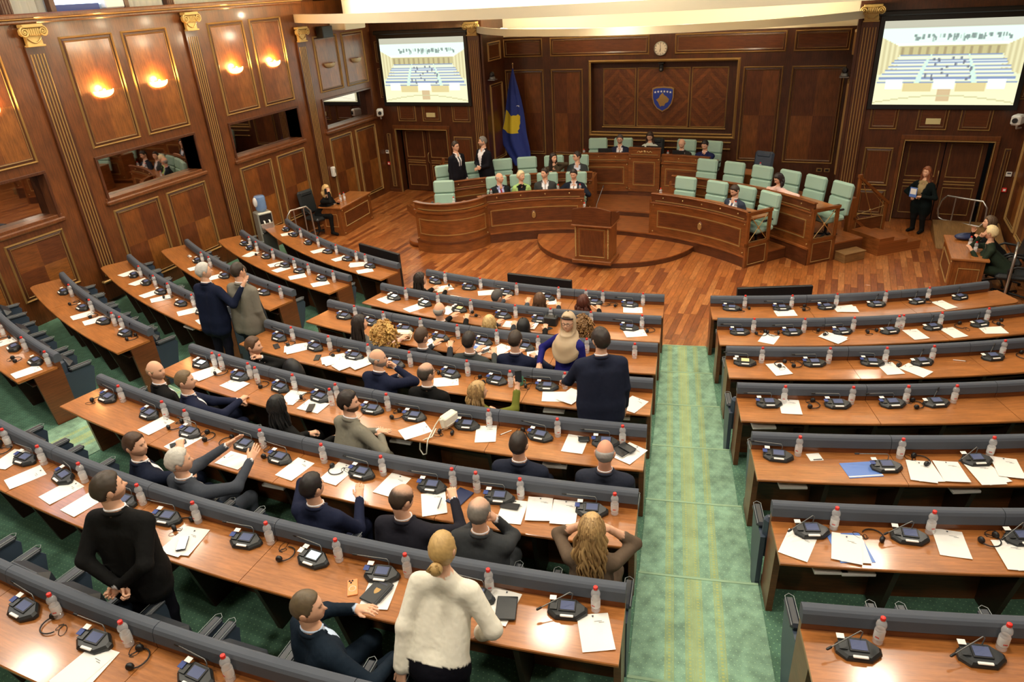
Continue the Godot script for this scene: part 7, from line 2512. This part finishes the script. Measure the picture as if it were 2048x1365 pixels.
		"scarf", "veil":
			var rows := 22
			var pt := PackedVector3Array()
			for i in rows:
				var y := lerpf(0.135, -0.36 if st == "scarf" else -0.16, i / float(rows - 1))
				for j in 36:
					var az := TAU * j / 36.0
					var rx := 0.092 * sqrt(maxf(0.0, 1.0 - pow(y / 0.136, 2))) if y > -0.02 else 0.092
					var rz := rx * 1.22
					var cz := -0.01
					if y < -0.02:
						var q := smoothstep(-0.1, -0.3, y)
						rx = lerpf(0.092, 0.185, q)
						rz = lerpf(0.112, 0.150, q)
						cz = lerpf(-0.01, 0.035, q)
					var v := Vector3(sin(az) * rx, y, cos(az) * rz + cz)
					# folds of cloth
					v += Vector3(sin(az), 0, cos(az)) * 0.008 * sin(y * 60.0 + 3.0 * cos(az)) * (1.0 if y < -0.1 else 0.15)
					var fa := absf(az if az < PI else az - TAU)
					if y < 0.078 and y > -0.122 and fa < 1.0 * sqrt(maxf(0.0, 1.0 - pow((y + 0.02) / 0.11, 2))) + 0.04: v = Vector3(v.x * 0.5, v.y, minf(v.z, 0.0))
					if y < -0.16: v.y -= 0.10 * maxf(0.0, cos(az)) * smoothstep(-0.16, -0.36, y)
					var hw := Transform3D(Basis(Vector3.UP, deg_to_rad(c.get("hy", 0.0)) * (1.0 if y > -0.14 else 0.4)), hd)
					pt.append(hw * v)
			hm.tint = hair
			hm.grid(pt, rows, 36, true, hd + Vector3(0, -0.1, 0))
			if st == "scarf":
				hm.tint = lin(20, 20, 24)
				hm.X = hx2
				var band := []
				for i in 13:
					var a := lerpf(-1.15, 1.15, i / 12.0)
					band.append(Vector3(0.076 * sin(a), 0.052 + 0.026 * cos(a), 0.086 * cos(a)))
				hm.tube(band, 0.009, 6)
	part(t, "hair" if not st in ["scarf", "veil"] else "headscarf", hm, M.hair_mat)
	# shirt collar, and a jacket collar standing behind it
	if c.get("collar", not fem):
		var cm := MB.new()
		cm.colored = true
		cm.tint = shi
		var nd := (hd + hb * Vector3(0, -0.06, -0.018) - nb).normalized()
		var bx := Basis(tw.x, nd, tw.x.cross(nd))
		cm.X = Transform3D(bx, nb + nd * 0.012)
		var rg := []
		for i in 19:
			var a := PI + lerpf(-2.75, 2.75, i / 18.0)
			rg.append(Vector3(0.059 * sin(a), -0.022 * cos(a) + 0.010, 0.06 * cos(a)))
		cm.tube(rg, 0.0085, 6)
		part(t, "shirt_collar", cm, M.person)
		var jm := MB.new()
		jm.colored = true
		jm.tint = jac
		jm.X = Transform3D(bx, nb + nd * -0.016)
		var jg := []
		for i in 17:
			var a := PI + lerpf(-2.3, 2.3, i / 16.0)
			jg.append(Vector3(0.073 * sin(a), -0.03 * cos(a) + 0.008, 0.072 * cos(a)))
		jm.tube(jg, 0.016, 6)
		part(t, "jacket_collar", jm, M.person)
	if c.get("glasses", false):
		var gm := MB.new()
		gm.X = hx2 * Transform3D(Basis().scaled(Vector3(hs, hs, hs)), Vector3.ZERO)
		for g: float in [-1.0, 1.0]:
			var rg := []
			for i in 13: rg.append(Vector3(g * 0.03 + 0.021 * cos(i * TAU / 12), 0.008 + 0.016 * sin(i * TAU / 12), 0.097))
			gm.tube(rg, 0.0022, 4, false)
			gm.tube([Vector3(g * 0.051, 0.01, 0.095), Vector3(g * 0.074, 0.008, 0.04), Vector3(g * 0.079, 0.004, -0.01)], 0.002, 4)
		gm.tube([Vector3(-0.009, 0.012, 0.099), Vector3(0.009, 0.012, 0.099)], 0.002, 4)
		part(t, "spectacles", gm, M.black)

func sitter(key: String, th: float, dr: float, hh: float, label: String, d: Dictionary) -> Dictionary:
	# a delegate on a tip-up seat; the hips stay on the seat, the head is where the photograph shows it
	var n := int(key.right(1))
	d.merge({"pose": "sit", "key": key, "th": th, "hh": hh, "label": label}, false)
	var yaw: float = d.get("yaw", 0.0)
	var seat := 0.96
	d.zf = (seat - dr) * cos(deg_to_rad(yaw))
	if not d.has("hx"): d.hx = (seat - dr) * -sin(deg_to_rad(yaw))
	d.xf = onrow(n, th, seat, 0.004, 180.0 + yaw)
	return d

func minister(r: float, ph: float, y: float, hh: float, label: String, d: Dictionary) -> Dictionary:
	# sits on an armchair facing the audience; r is where the head is
	d.merge({"pose": "sit", "hh": hh, "label": label}, false)
	var seat: float = d.get("seat", 5.12)
	d.zf = seat - r
	d.xf = ongov(seat, ph, y, d.get("yaw", 0.0))
	d.cell = 0.022
	return d

func stander(pos: Vector3, face: float, label: String, d: Dictionary) -> Dictionary:
	d.merge({"pose": "stand", "label": label}, false)
	d.xf = turned(pos, face)
	return d

func cast() -> Array:
	var navy := lin(30, 36, 58)
	var black := lin(22, 23, 27)
	var char := lin(48, 52, 58)
	var dark := lin(46, 34, 27)
	var brown := lin(84, 60, 40)
	var grey := lin(150, 148, 142)
	var salt := lin(104, 98, 92)
	var blond := lin(206, 172, 112)
	var N := 0.0145
	var L := []
	# front row
	L.append(sitter("C1", -7.19, 1.0, 1.16, "woman with long dark hair and glasses in the front row", {"f": true, "style": "long", "hair": lin(40, 32, 28), "jac": black, "hy": -35.0, "glasses": true}))
	L.append(sitter("C1", -0.86, 1.05, 1.08, "man with cropped dark grey hair in the front row, arm on the desk", {"hair": lin(74, 72, 70), "thick": 0.008, "jac": lin(70, 76, 84), "hy": -20.0, "hp": 15.0, "r": [Vector3(-0.3, 0.80, 0.36)]}))
	L.append(sitter("C1", 2.19, 1.04, 1.1, "woman with straight light brown hair in the front row", {"f": true, "style": "long", "hair": lin(92, 66, 44), "jac": char}))
	L.append(sitter("C1", 5.12, 1.02, 1.12, "woman with dark red bobbed hair in the front row", {"f": true, "style": "bob", "hair": lin(84, 40, 26), "jac": black, "hy": -10.0}))
	# second row
	L.append(sitter("C2", -2.28, 1.03, 1.14, "balding grey-haired man in the second row", {"style": "bald", "hair": grey, "jac": black}))
	L.append(sitter("C2", 0.91, 1.06, 1.06, "woman with short pale blonde hair in the second row", {"f": true, "style": "bob", "hair": lin(214, 186, 130), "hair2": lin(170, 136, 84), "jac": char}))
	L.append(sitter("C2", 2.91, 1.05, 1.07, "woman in a black headscarf in the second row", {"f": true, "style": "veil", "hair": lin(24, 24, 26), "jac": black}))
	L.append(sitter("C2", 6.13, 0.98, 1.13, "woman with frizzy light brown hair in the second row", {"f": true, "style": "curly", "hair": lin(150, 112, 66), "hair2": lin(112, 80, 46), "jac": char}))
	# third row
	L.append(sitter("C3", -4.35, 0.96, 1.18, "woman in grey with very long dark hair in the third row", {"f": true, "style": "long", "hair": lin(44, 36, 32), "jac": lin(108, 108, 106), "hy": -35.0, "cell": 0.016}))
	L.append(sitter("C3", -2.76, 1.02, 1.14, "woman with big curly blonde hair in the third row", {"f": true, "style": "curly", "big": 1.35, "hair": lin(212, 172, 98), "hair2": lin(160, 116, 54), "jac": lin(214, 176, 160), "r": [Vector3(-0.3, 0.78, 0.3)], "cell": 0.016}))
	L.append(sitter("C3", -0.72, 0.98, 1.16, "dark-suited man with brown hair in the third row, next to the greenish phone", {"hair": lin(70, 52, 38), "jac": char, "hy": -15.0}))
	L.append(sitter("C3", 1.73, 0.96, 1.18, "man with black hair beside the blue booklet in the third row", {"hair": lin(38, 30, 26), "jac": lin(60, 64, 66)}))
	L.append(sitter("C3", 3.8, 0.82, 1.19, "dark-haired man in a navy suit leaning on the third-row desk", {"hair": lin(56, 44, 34), "jac": navy, "hp": 12.0, "r": [Vector3(-0.18, 0.82, 0.42), Vector3(-1, -0.4, -0.3), 1], "cell": 0.016}))
	# fourth row
	L.append(sitter("C4", -6.7, 1.0, 1.14, "bearded man propping his chin at the end of the fourth row", {"hair": brown, "beard": 0.5, "jac": black, "yaw": -30.0, "hy": -35.0, "r": "chin", "l": "lap", "cell": 0.016}))
	L.append(sitter("C4", -0.63, 0.8, 1.2, "bald grey-bearded man in a dark jacket leaning on the fourth-row desk", {"style": "bald", "hair": lin(142, 140, 136), "beard": 0.8, "jac": navy, "hy": -55.0, "yaw": -8.0, "r": [Vector3(-0.06, 0.99, 0.36), Vector3(-1, -0.6, 0), 1, Vector3(0, 0, -1)], "l": [Vector3(-0.02, 0.86, 0.4), Vector3(1, -0.6, -0.2), 1], "cell": N, "w": 1.05}))
	L.append(sitter("C4", 1.76, 0.9, 1.18, "man in a black suit with thinning dark hair in the fourth row", {"style": "balding", "hair": lin(66, 60, 54), "jac": black, "hy": -25.0, "glasses": true, "r": "lap", "l": "lap", "cell": N}))
	L.append(sitter("C4", 4.0, 1.0, 1.1, "blonde woman in olive green holding up a phone", {"f": true, "style": "bob", "hair": lin(186, 152, 100), "hair2": lin(120, 92, 58), "jac": lin(108, 112, 48), "hy": -45.0, "r": [Vector3(-0.3, 0.98, 0.34), Vector3(-0.6, -1, 0), 1, Vector3(0.6, 0, 0.4)], "l": "lap", "cut": 0.25, "cell": N}))
	# fifth row
	L.append(sitter("C5", -7.45, 0.98, 1.18, "bald man in a black jacket at the end of the fifth row, looking sideways", {"style": "bald", "hair": lin(150, 124, 96), "thick": 0.004, "beard": 0.25, "jac": black, "yaw": -16.0, "hy": -55.0, "l": "lap", "r": "lap", "cell": N}))
	L.append(sitter("C5", -5.84, 0.98, 1.17, "man in a navy suit with folded hands in the fifth row", {"hair": lin(112, 92, 66), "thick": 0.007, "jac": navy, "yaw": -24.0, "hy": -28.0, "l": [Vector3(-0.02, 0.74, 0.42), Vector3(1, -1, 0), 1], "r": [Vector3(-0.10, 0.76, 0.44), Vector3(-1, -1, 0), 1], "cell": N, "w": 1.05}))
	L.append(sitter("C5", -1.52, 0.98, 1.16, "woman in black with long wavy black hair in the fifth row", {"f": true, "style": "wavy", "hair": lin(26, 23, 22), "jac": black, "hy": 5.0, "yaw": -15.0, "r": [Vector3(-0.34, 0.72, 0.3), Vector3(-1, -0.5, -0.2), 1], "l": "lap", "cell": N}))
	L.append(sitter("C5", 0.72, 0.74, 1.2, "bearded man in a grey tweed blazer resting on the fifth-row desk", {"hair": lin(40, 30, 25), "beard": 0.85, "thick": 0.018, "jac": lin(122, 118, 106), "yaw": -18.0, "hy": -50.0, "r": [Vector3(-0.16, 0.80, 0.36), Vector3(-1, -0.3, -0.3), 2], "l": [Vector3(-0.05, 0.80, 0.40), Vector3(1, -0.6, 0), 2], "cell": N}))
	L.append(sitter("C5", 6.71, 0.95, 1.18, "man with cropped black hair, white collar and navy jacket in the fifth row", {"style": "short", "hair": lin(44, 36, 30), "thick": 0.007, "jac": lin(36, 42, 54), "l": "lap", "r": "lap", "cell": N, "w": 1.08}))
	L.append(sitter("C5", 9.15, 0.92, 1.17, "bald man in a dark suit beside the aisle in the fifth row", {"style": "bald", "hair": lin(152, 148, 144), "jac": lin(44, 48, 60), "l": "lap", "r": "lap", "hp": 12.0, "cell": N, "w": 1.06, "skin": lin(214, 158, 132)}))
	# sixth row
	L.append(sitter("C6", -3.27, 0.98, 1.18, "laughing man in a navy suit at the start of the sixth row", {"hair": lin(70, 50, 36), "beard": 0.35, "jac": lin(28, 32, 48), "yaw": -22.0, "hy": -50.0, "r": [Vector3(0.02, 0.92, 0.32), Vector3(-1, -0.8, 0), 1], "l": "lap", "cell": N, "w": 1.05}))
	L.append(sitter("C6", -1.54, 1.0, 1.17, "silver-haired man in a grey suit gesturing with both hands", {"hair": lin(196, 192, 182), "thick": 0.016, "jac": lin(66, 70, 78), "hy": -32.0, "yaw": -8.0, "l": [Vector3(0.13, 0.96, 0.46), Vector3(1, -0.8, 0), 2, Vector3(-0.8, -0.5, 0)], "r": [Vector3(-0.24, 0.93, 0.44), Vector3(-1, -0.8, 0), 2, Vector3(0.8, -0.5, 0)], "cell": N, "w": 1.05}))
	L.append(sitter("C6", 2.51, 0.92, 1.18, "black-haired man in a navy suit with a hand at his collar", {"hair": lin(30, 27, 26), "jac": navy, "hy": -12.0, "l": [Vector3(0.13, 1.05, 0.13), Vector3(1, -1, 0.2), 1, Vector3(-1, 0, 0)], "r": "desk", "cell": N}))
	L.append(sitter("C6", 4.84, 0.86, 1.18, "man in a black suit writing on a sheet", {"hair": lin(58, 46, 36), "style": "balding", "jac": lin(34, 37, 44), "hy": -24.0, "hp": 18.0, "r": [Vector3(-0.26, 0.92, 0.46), Vector3(-1, -0.7, -0.2), 1], "l": "lap", "cell": N, "w": 1.08}))
	L.append(sitter("C6", 6.76, 0.86, 1.18, "grey-haired man in a charcoal suit resting his chin on his hands", {"hair": lin(112, 108, 102), "style": "balding", "thick": 0.01, "jac": lin(58, 60, 62), "hp": 8.0, "l": [Vector3(0.07, 1.0, 0.25), Vector3(0.5, -1, 0.3), 1, Vector3(-1, 0, -0.4)], "r": [Vector3(-0.07, 1.0, 0.25), Vector3(-0.5, -1, 0.3), 1, Vector3(1, 0, -0.4)], "cell": N, "w": 1.06}))
	L.append(sitter("C6", 9.31, 0.88, 1.18, "woman with long wavy blonde hair and a taupe top holding her head", {"f": true, "style": "wavy", "hair": lin(190, 156, 104), "hair2": lin(130, 100, 62), "jac": lin(98, 84, 70), "hp": 14.0, "l": [Vector3(0.12, 1.06, 0.24), Vector3(1, -1.2, -0.1), 0, Vector3(-1, 0, -0.3)], "r": [Vector3(-0.12, 1.06, 0.24), Vector3(-1, -1.2, -0.1), 0, Vector3(1, 0, -0.3)], "cut": 0.55, "cell": N}))
	# seventh row
	L.append(sitter("C7", 4.91, 0.94, 1.19, "man in a dark navy suit seated below the standing woman in white", {"hair": lin(98, 84, 64), "thick": 0.006, "jac": lin(28, 34, 48), "shi": lin(190, 210, 236), "tie": lin(190, 210, 236), "yaw": -28.0, "hx": 0.05, "hy": -40.0, "r": [Vector3(-0.28, 0.72, 0.36), Vector3(-1, -0.4, -0.3), 0], "l": [Vector3(0.13, 0.86, 0.34), Vector3(1, -0.6, 0), 0], "cell": 0.012, "w": 1.08}))
	# standing among the rows
	var p := at(rowr(7) + 0.82, 0.26, rowy(7) + 0.005)
	L.append(stander(p, 195.0, "standing man in a black suit with hands clasped behind his back", {"hh": 1.64, "hair": lin(62, 52, 42), "beard": 0.5, "jac": lin(22, 23, 26), "tro": lin(18, 19, 24), "l": "back", "r": "back", "hy": -38.0, "zf": 0.02, "cell": 0.012, "w": 1.02}))
	p = at(rowr(7) + 0.80, 7.0, rowy(7) + 0.005)
	L.append(stander(p, 187.0, "woman with a blonde bun, white blouse and black skirt leaning on the desk", {"f": true, "hh": 1.47, "zf": 0.27, "style": "bun", "hair": lin(188, 154, 98), "hair2": lin(140, 110, 66), "jac": lin(232, 228, 212), "tro": lin(20, 20, 22), "tucked": true, "skirt": true, "sleeve": 0.014, "flat": true, "hy": 0.0, "hp": 4.0, "r": [Vector3(-0.2, 0.80, 0.28), Vector3(-1, -0.3, -0.6), 0], "l": [Vector3(0.22, 0.72, -0.1), Vector3(0.6, 0, -1), 0], "cell": 0.012, "w": 1.05}))
	p = at(rowr(4) + 0.80, 8.42, rowy(4) + 0.005)
	L.append(stander(p, 205.0, "bearded man in a navy suit standing and gesturing to the woman in the beige headscarf", {"hh": 1.72, "zf": 0.03, "hair": lin(44, 34, 28), "beard": 0.7, "thick": 0.018, "jac": lin(34, 40, 56), "tro": lin(28, 32, 44), "hy": 18.0, "glasses": true, "l": [Vector3(0.34, 1.08, 0.36), Vector3(0.6, -1, -0.3), 1, Vector3(0, -0.3, -1)], "r": "side", "cell": N, "w": 1.16}))
	p = at(rowr(3) + 0.80, 6.35, rowy(3) + 0.005)
	L.append(stander(p, -20.0, "woman in a beige headscarf and royal blue dress facing the gallery", {"f": true, "hh": 1.5, "zf": 0.02, "style": "scarf", "hair": lin(196, 172, 140), "jac": lin(36, 34, 108), "tro": lin(36, 34, 108), "dress": true, "hy": 22.0, "glasses": true, "r": [Vector3(-0.26, 0.98, 0.26), Vector3(-1, -0.4, -0.3), 1], "l": "side", "cell": N, "w": 1.08}))
	L.append(stander(Vector3(-3.5, rowy(4), 15.62), 178.0, "silver-haired man in a navy suit with an arm round the man in the grey blazer", {"hh": 1.62, "zf": 0.03, "hair": lin(186, 184, 178), "thick": 0.014, "jac": lin(26, 31, 50), "tro": lin(24, 26, 36), "hy": -30.0, "r": [Vector3(-0.50, 1.38, 0.16), Vector3(-0.4, -1, -0.4), 2], "l": "side", "cell": N, "w": 1.08}))
	L.append(stander(Vector3(-3.08, rowy(3), 15.42), 176.0, "man in a grey checked blazer standing with his back to the gallery", {"hh": 1.74, "zf": 0.03, "hair": lin(50, 40, 32), "jac": lin(120, 116, 106), "tro": lin(30, 34, 48), "hy": 0.0, "cell": N, "w": 1.14}))
	L.append(stander(Vector3(-3.62, rowy(3), 14.78), -10.0, "balding man in a dark coat facing the two men at the block's end", {"hh": 1.46, "zf": 0.06, "style": "balding", "hair": lin(66, 56, 50), "jac": lin(44, 48, 54), "hy": 5.0, "hp": 22.0, "cell": 0.016}))
	# government, flag side
	L.append(stander(gov(6.42, -41.0, GB), 70.0, "standing man in glasses and a black suit beside the flag-side bench", {"hh": 1.58, "hair": lin(56, 44, 36), "glasses": true, "jac": lin(24, 26, 32), "tie": lin(40, 40, 52), "hy": 0.0, "cell": 0.02, "s": 1.0}))
	L.append(stander(gov(6.42, -34.2, GB), -28.0, "standing man in an open white shirt and black suit with clasped hands", {"hh": 1.62, "hair": lin(116, 112, 106), "beard": 0.6, "jac": lin(26, 28, 32), "open": 0.075, "hy": -30.0, "l": [Vector3(0.02, 1.0, 0.24), Vector3(1, -0.5, -0.3), 1, Vector3(0, 0, -1)], "r": [Vector3(-0.02, 1.04, 0.24), Vector3(-1, -0.5, -0.3), 1, Vector3(0, 0, -1)], "cell": 0.02, "w": 1.1}))
	L.append(minister(6.2, -19.0, GB, 1.14, "dark-haired woman on the rear government bench holding her cheek", {"f": true, "seat": 6.4, "style": "long", "hair": lin(46, 32, 26), "jac": lin(74, 66, 50), "hy": 35.0, "l": [Vector3(0.12, 1.0, 0.2), Vector3(1, -1, 0.2), 1, Vector3(-1, 0, 0)]}))
	L.append(minister(6.2, -13.6, GB, 1.16, "dark-haired man in glasses on the rear government bench turning to his neighbour", {"seat": 6.4, "hair": lin(44, 34, 28), "glasses": true, "jac": lin(58, 62, 62), "shi": lin(196, 206, 224), "tie": lin(196, 206, 224), "hy": -60.0}))
	L.append(minister(4.95, -33.6, GA, 1.16, "balding grey minister with a red tie", {"style": "bald", "hair": grey, "jac": lin(32, 34, 42), "shi": lin(176, 182, 224), "tie": lin(140, 40, 48), "hy": 40.0, "yaw": 10.0, "l": "lap", "r": "lap"}))
	L.append(minister(4.98, -27.4, GA, 1.15, "blonde minister in a pale green jacket", {"f": true, "style": "short", "thick": 0.022, "hair": lin(226, 206, 164), "jac": lin(170, 208, 130), "shi": lin(24, 24, 26), "tie": lin(24, 24, 26), "open": 0.075, "hy": 40.0, "l": "lap", "r": "lap"}))
	L.append(minister(5.0, -21.0, GA, 1.18, "dark-haired minister in a grey suit turning his head", {"hair": lin(44, 34, 28), "jac": lin(60, 62, 62), "tie": lin(120, 122, 126), "hy": -40.0, "l": "lap", "r": "lap", "w": 1.06}))
	L.append(minister(4.92, -13.2, GA, 1.16, "dark-haired minister with a black tie looking down at his hands", {"hair": lin(38, 31, 28), "jac": lin(32, 36, 48), "tie": lin(24, 24, 28), "hp": 14.0, "hy": -8.0, "l": [Vector3(0.12, 0.8, 0.34), Vector3(1, -0.3, -0.3), 1], "r": [Vector3(-0.16, 0.8, 0.34), Vector3(-1, -0.3, -0.3), 1]}))
	# presiding board
	L.append(minister(7.62, -6.1, GC, 1.16, "bearded man in glasses and a navy suit on the presiding board", {"seat": 7.82, "hair": lin(74, 70, 68), "beard": 0.6, "glasses": true, "jac": lin(40, 46, 62), "tie": lin(70, 50, 56), "hp": 8.0}))
	L.append(minister(7.75, -0.5, GC, 1.22, "woman in a white jacket presiding from the raised middle desk", {"f": true, "seat": 7.9, "style": "long", "hair": lin(62, 46, 36), "jac": lin(206, 214, 200), "hp": 26.0}))
	L.append(minister(7.5, 6.2, GC, 1.12, "bald man in a dark suit on the presiding board looking down", {"seat": 7.82, "style": "bald", "hair": lin(140, 130, 122), "jac": lin(48, 44, 46), "tie": lin(96, 40, 44), "hp": 24.0}))
	L.append(minister(7.5, 10.7, GC, 1.12, "dark-haired man in a blue suit on the presiding board looking at a phone", {"seat": 7.82, "hair": lin(36, 31, 30), "jac": lin(34, 42, 78), "tie": lin(70, 84, 128), "hp": 24.0, "l": [Vector3(0.05, 0.88, 0.34), Vector3(1, -0.4, -0.3), 1], "r": [Vector3(-0.05, 0.88, 0.34), Vector3(-1, -0.4, -0.3), 1]}))
	# government, far side
	L.append(minister(4.92, 31.2, GA, 1.12, "lone minister in a blue-grey suit looking down on the front bench", {"hair": lin(58, 46, 38), "beard": 0.5, "jac": lin(58, 66, 82), "tie": lin(54, 60, 96), "hp": 24.0, "hy": -8.0, "l": "lap", "r": "lap"}))
	L.append(minister(6.02, 33.4, GB, 1.08, "woman in pale pink writing on the rear government bench", {"f": true, "seat": 6.35, "style": "bob", "hair": lin(40, 28, 26), "jac": lin(234, 200, 190), "hp": 32.0, "hy": -15.0, "l": [Vector3(0.22, 0.8, 0.34), Vector3(1, -0.2, -0.3), 0], "r": [Vector3(-0.24, 0.8, 0.32), Vector3(-1, -0.2, -0.3), 0]}))
	# at the sides
	L.append(stander(Vector3(6.2, 0, 5.02), -35.0, "red-haired woman in black standing before the right-hand door with a blue booklet", {"f": true, "hh": 1.33, "style": "wavy", "hair": lin(140, 82, 50), "hair2": lin(100, 56, 34), "jac": lin(20, 22, 24), "tro": lin(22, 26, 28), "shi": lin(160, 140, 100), "tie": lin(160, 140, 100), "open": 0.06, "r": [Vector3(-0.16, 0.82, 0.2), Vector3(-1, -0.5, -0.3), 1], "l": [Vector3(0.1, 0.84, 0.2), Vector3(1, -0.5, -0.3), 1], "cell": 0.02, "w": 1.1, "hs": 0.92}))
	L.append({"pose": "sit", "xf": turned(Vector3(7.3, 0, 8.42), -95.0), "hh": 1.12, "zf": 0.36, "label": "short-haired blonde woman in dark green at the ramp-side clerk's desk", "f": true, "style": "short", "thick": 0.024, "hair": lin(226, 204, 156), "jac": lin(40, 52, 40), "r": [Vector3(-0.02, 1.02, 0.5), Vector3(-0.6, -1, 0), 1, Vector3(1, 0, 0)], "l": [Vector3(0.1, 0.78, 0.56)], "hy": -25.0, "cell": 0.018})
	L.append({"pose": "sit", "xf": turned(Vector3(7.3, 0, 7.78), -90.0), "hh": 1.12, "zf": 0.3, "label": "brown-haired woman in black half hidden behind the blonde at the ramp-side desk", "f": true, "style": "bob", "hair": lin(90, 70, 50), "jac": lin(24, 26, 28), "r": [Vector3(-0.06, 0.9, 0.5)], "cell": 0.02})
	L.append({"pose": "sit", "xf": turned(Vector3(-7.36, 0, 8.3), 88.0), "hh": 1.13, "zf": 0.3, "label": "blonde woman in black on the phone at the desk under the sconce wall", "f": true, "style": "bob", "hair": lin(216, 180, 120), "jac": lin(22, 24, 26), "r": [Vector3(-0.06, 1.06, 0.42), Vector3(-0.6, -1, 0), 1, Vector3(1, 0, -0.4)], "l": [Vector3(0.14, 0.78, 0.5)], "hy": -8.0, "hp": 10.0, "cell": 0.02})
	return L

func held_things() -> void:
	# what people hold
	var q := onrow(4, 4.0, 0.96, 0.004, 180.0) * Vector3(-0.31, 1.07, 0.37)
	var t := thing("mobile_phone", "black phone held up by the woman in olive green", "phone", "", turned(q, 30.0))
	part(t, "body", MB.new().box(Vector3(0, 0.03, 0), Vector3(0.074, 0.15, 0.009), 0.003), M.black)
	part(t, "glass_front", MB.new().box(Vector3(0, 0.03, 0.005), Vector3(0.068, 0.143, 0.001)), M.screen_off)
	var b := thing("booklet", "pale blue booklet held by the red-haired woman at the door", "booklet", "", turned(turned(Vector3(6.2, 0, 5.02), -35.0) * Vector3(-0.06, 0.93, 0.3), -30.0))
	part(b, "cover", MB.new().box(Vector3.ZERO, Vector3(0.15, 0.21, 0.01), 0.002), M.blue_folder)
	part(b, "white_panel", MB.new().box(Vector3(0, 0.02, 0.0055), Vector3(0.12, 0.12, 0.001)), M.label_white)
	var s := thing("mobile_phone", "black phone at the ear of the blonde woman under the sconce wall", "phone", "", turned(turned(Vector3(-7.36, 0, 8.3), 88.0) * Vector3(-0.095, 1.11, 0.36), 80.0))
	part(s, "body", MB.new().box(Vector3(0, 0, 0), Vector3(0.07, 0.14, 0.009), 0.003), M.black)
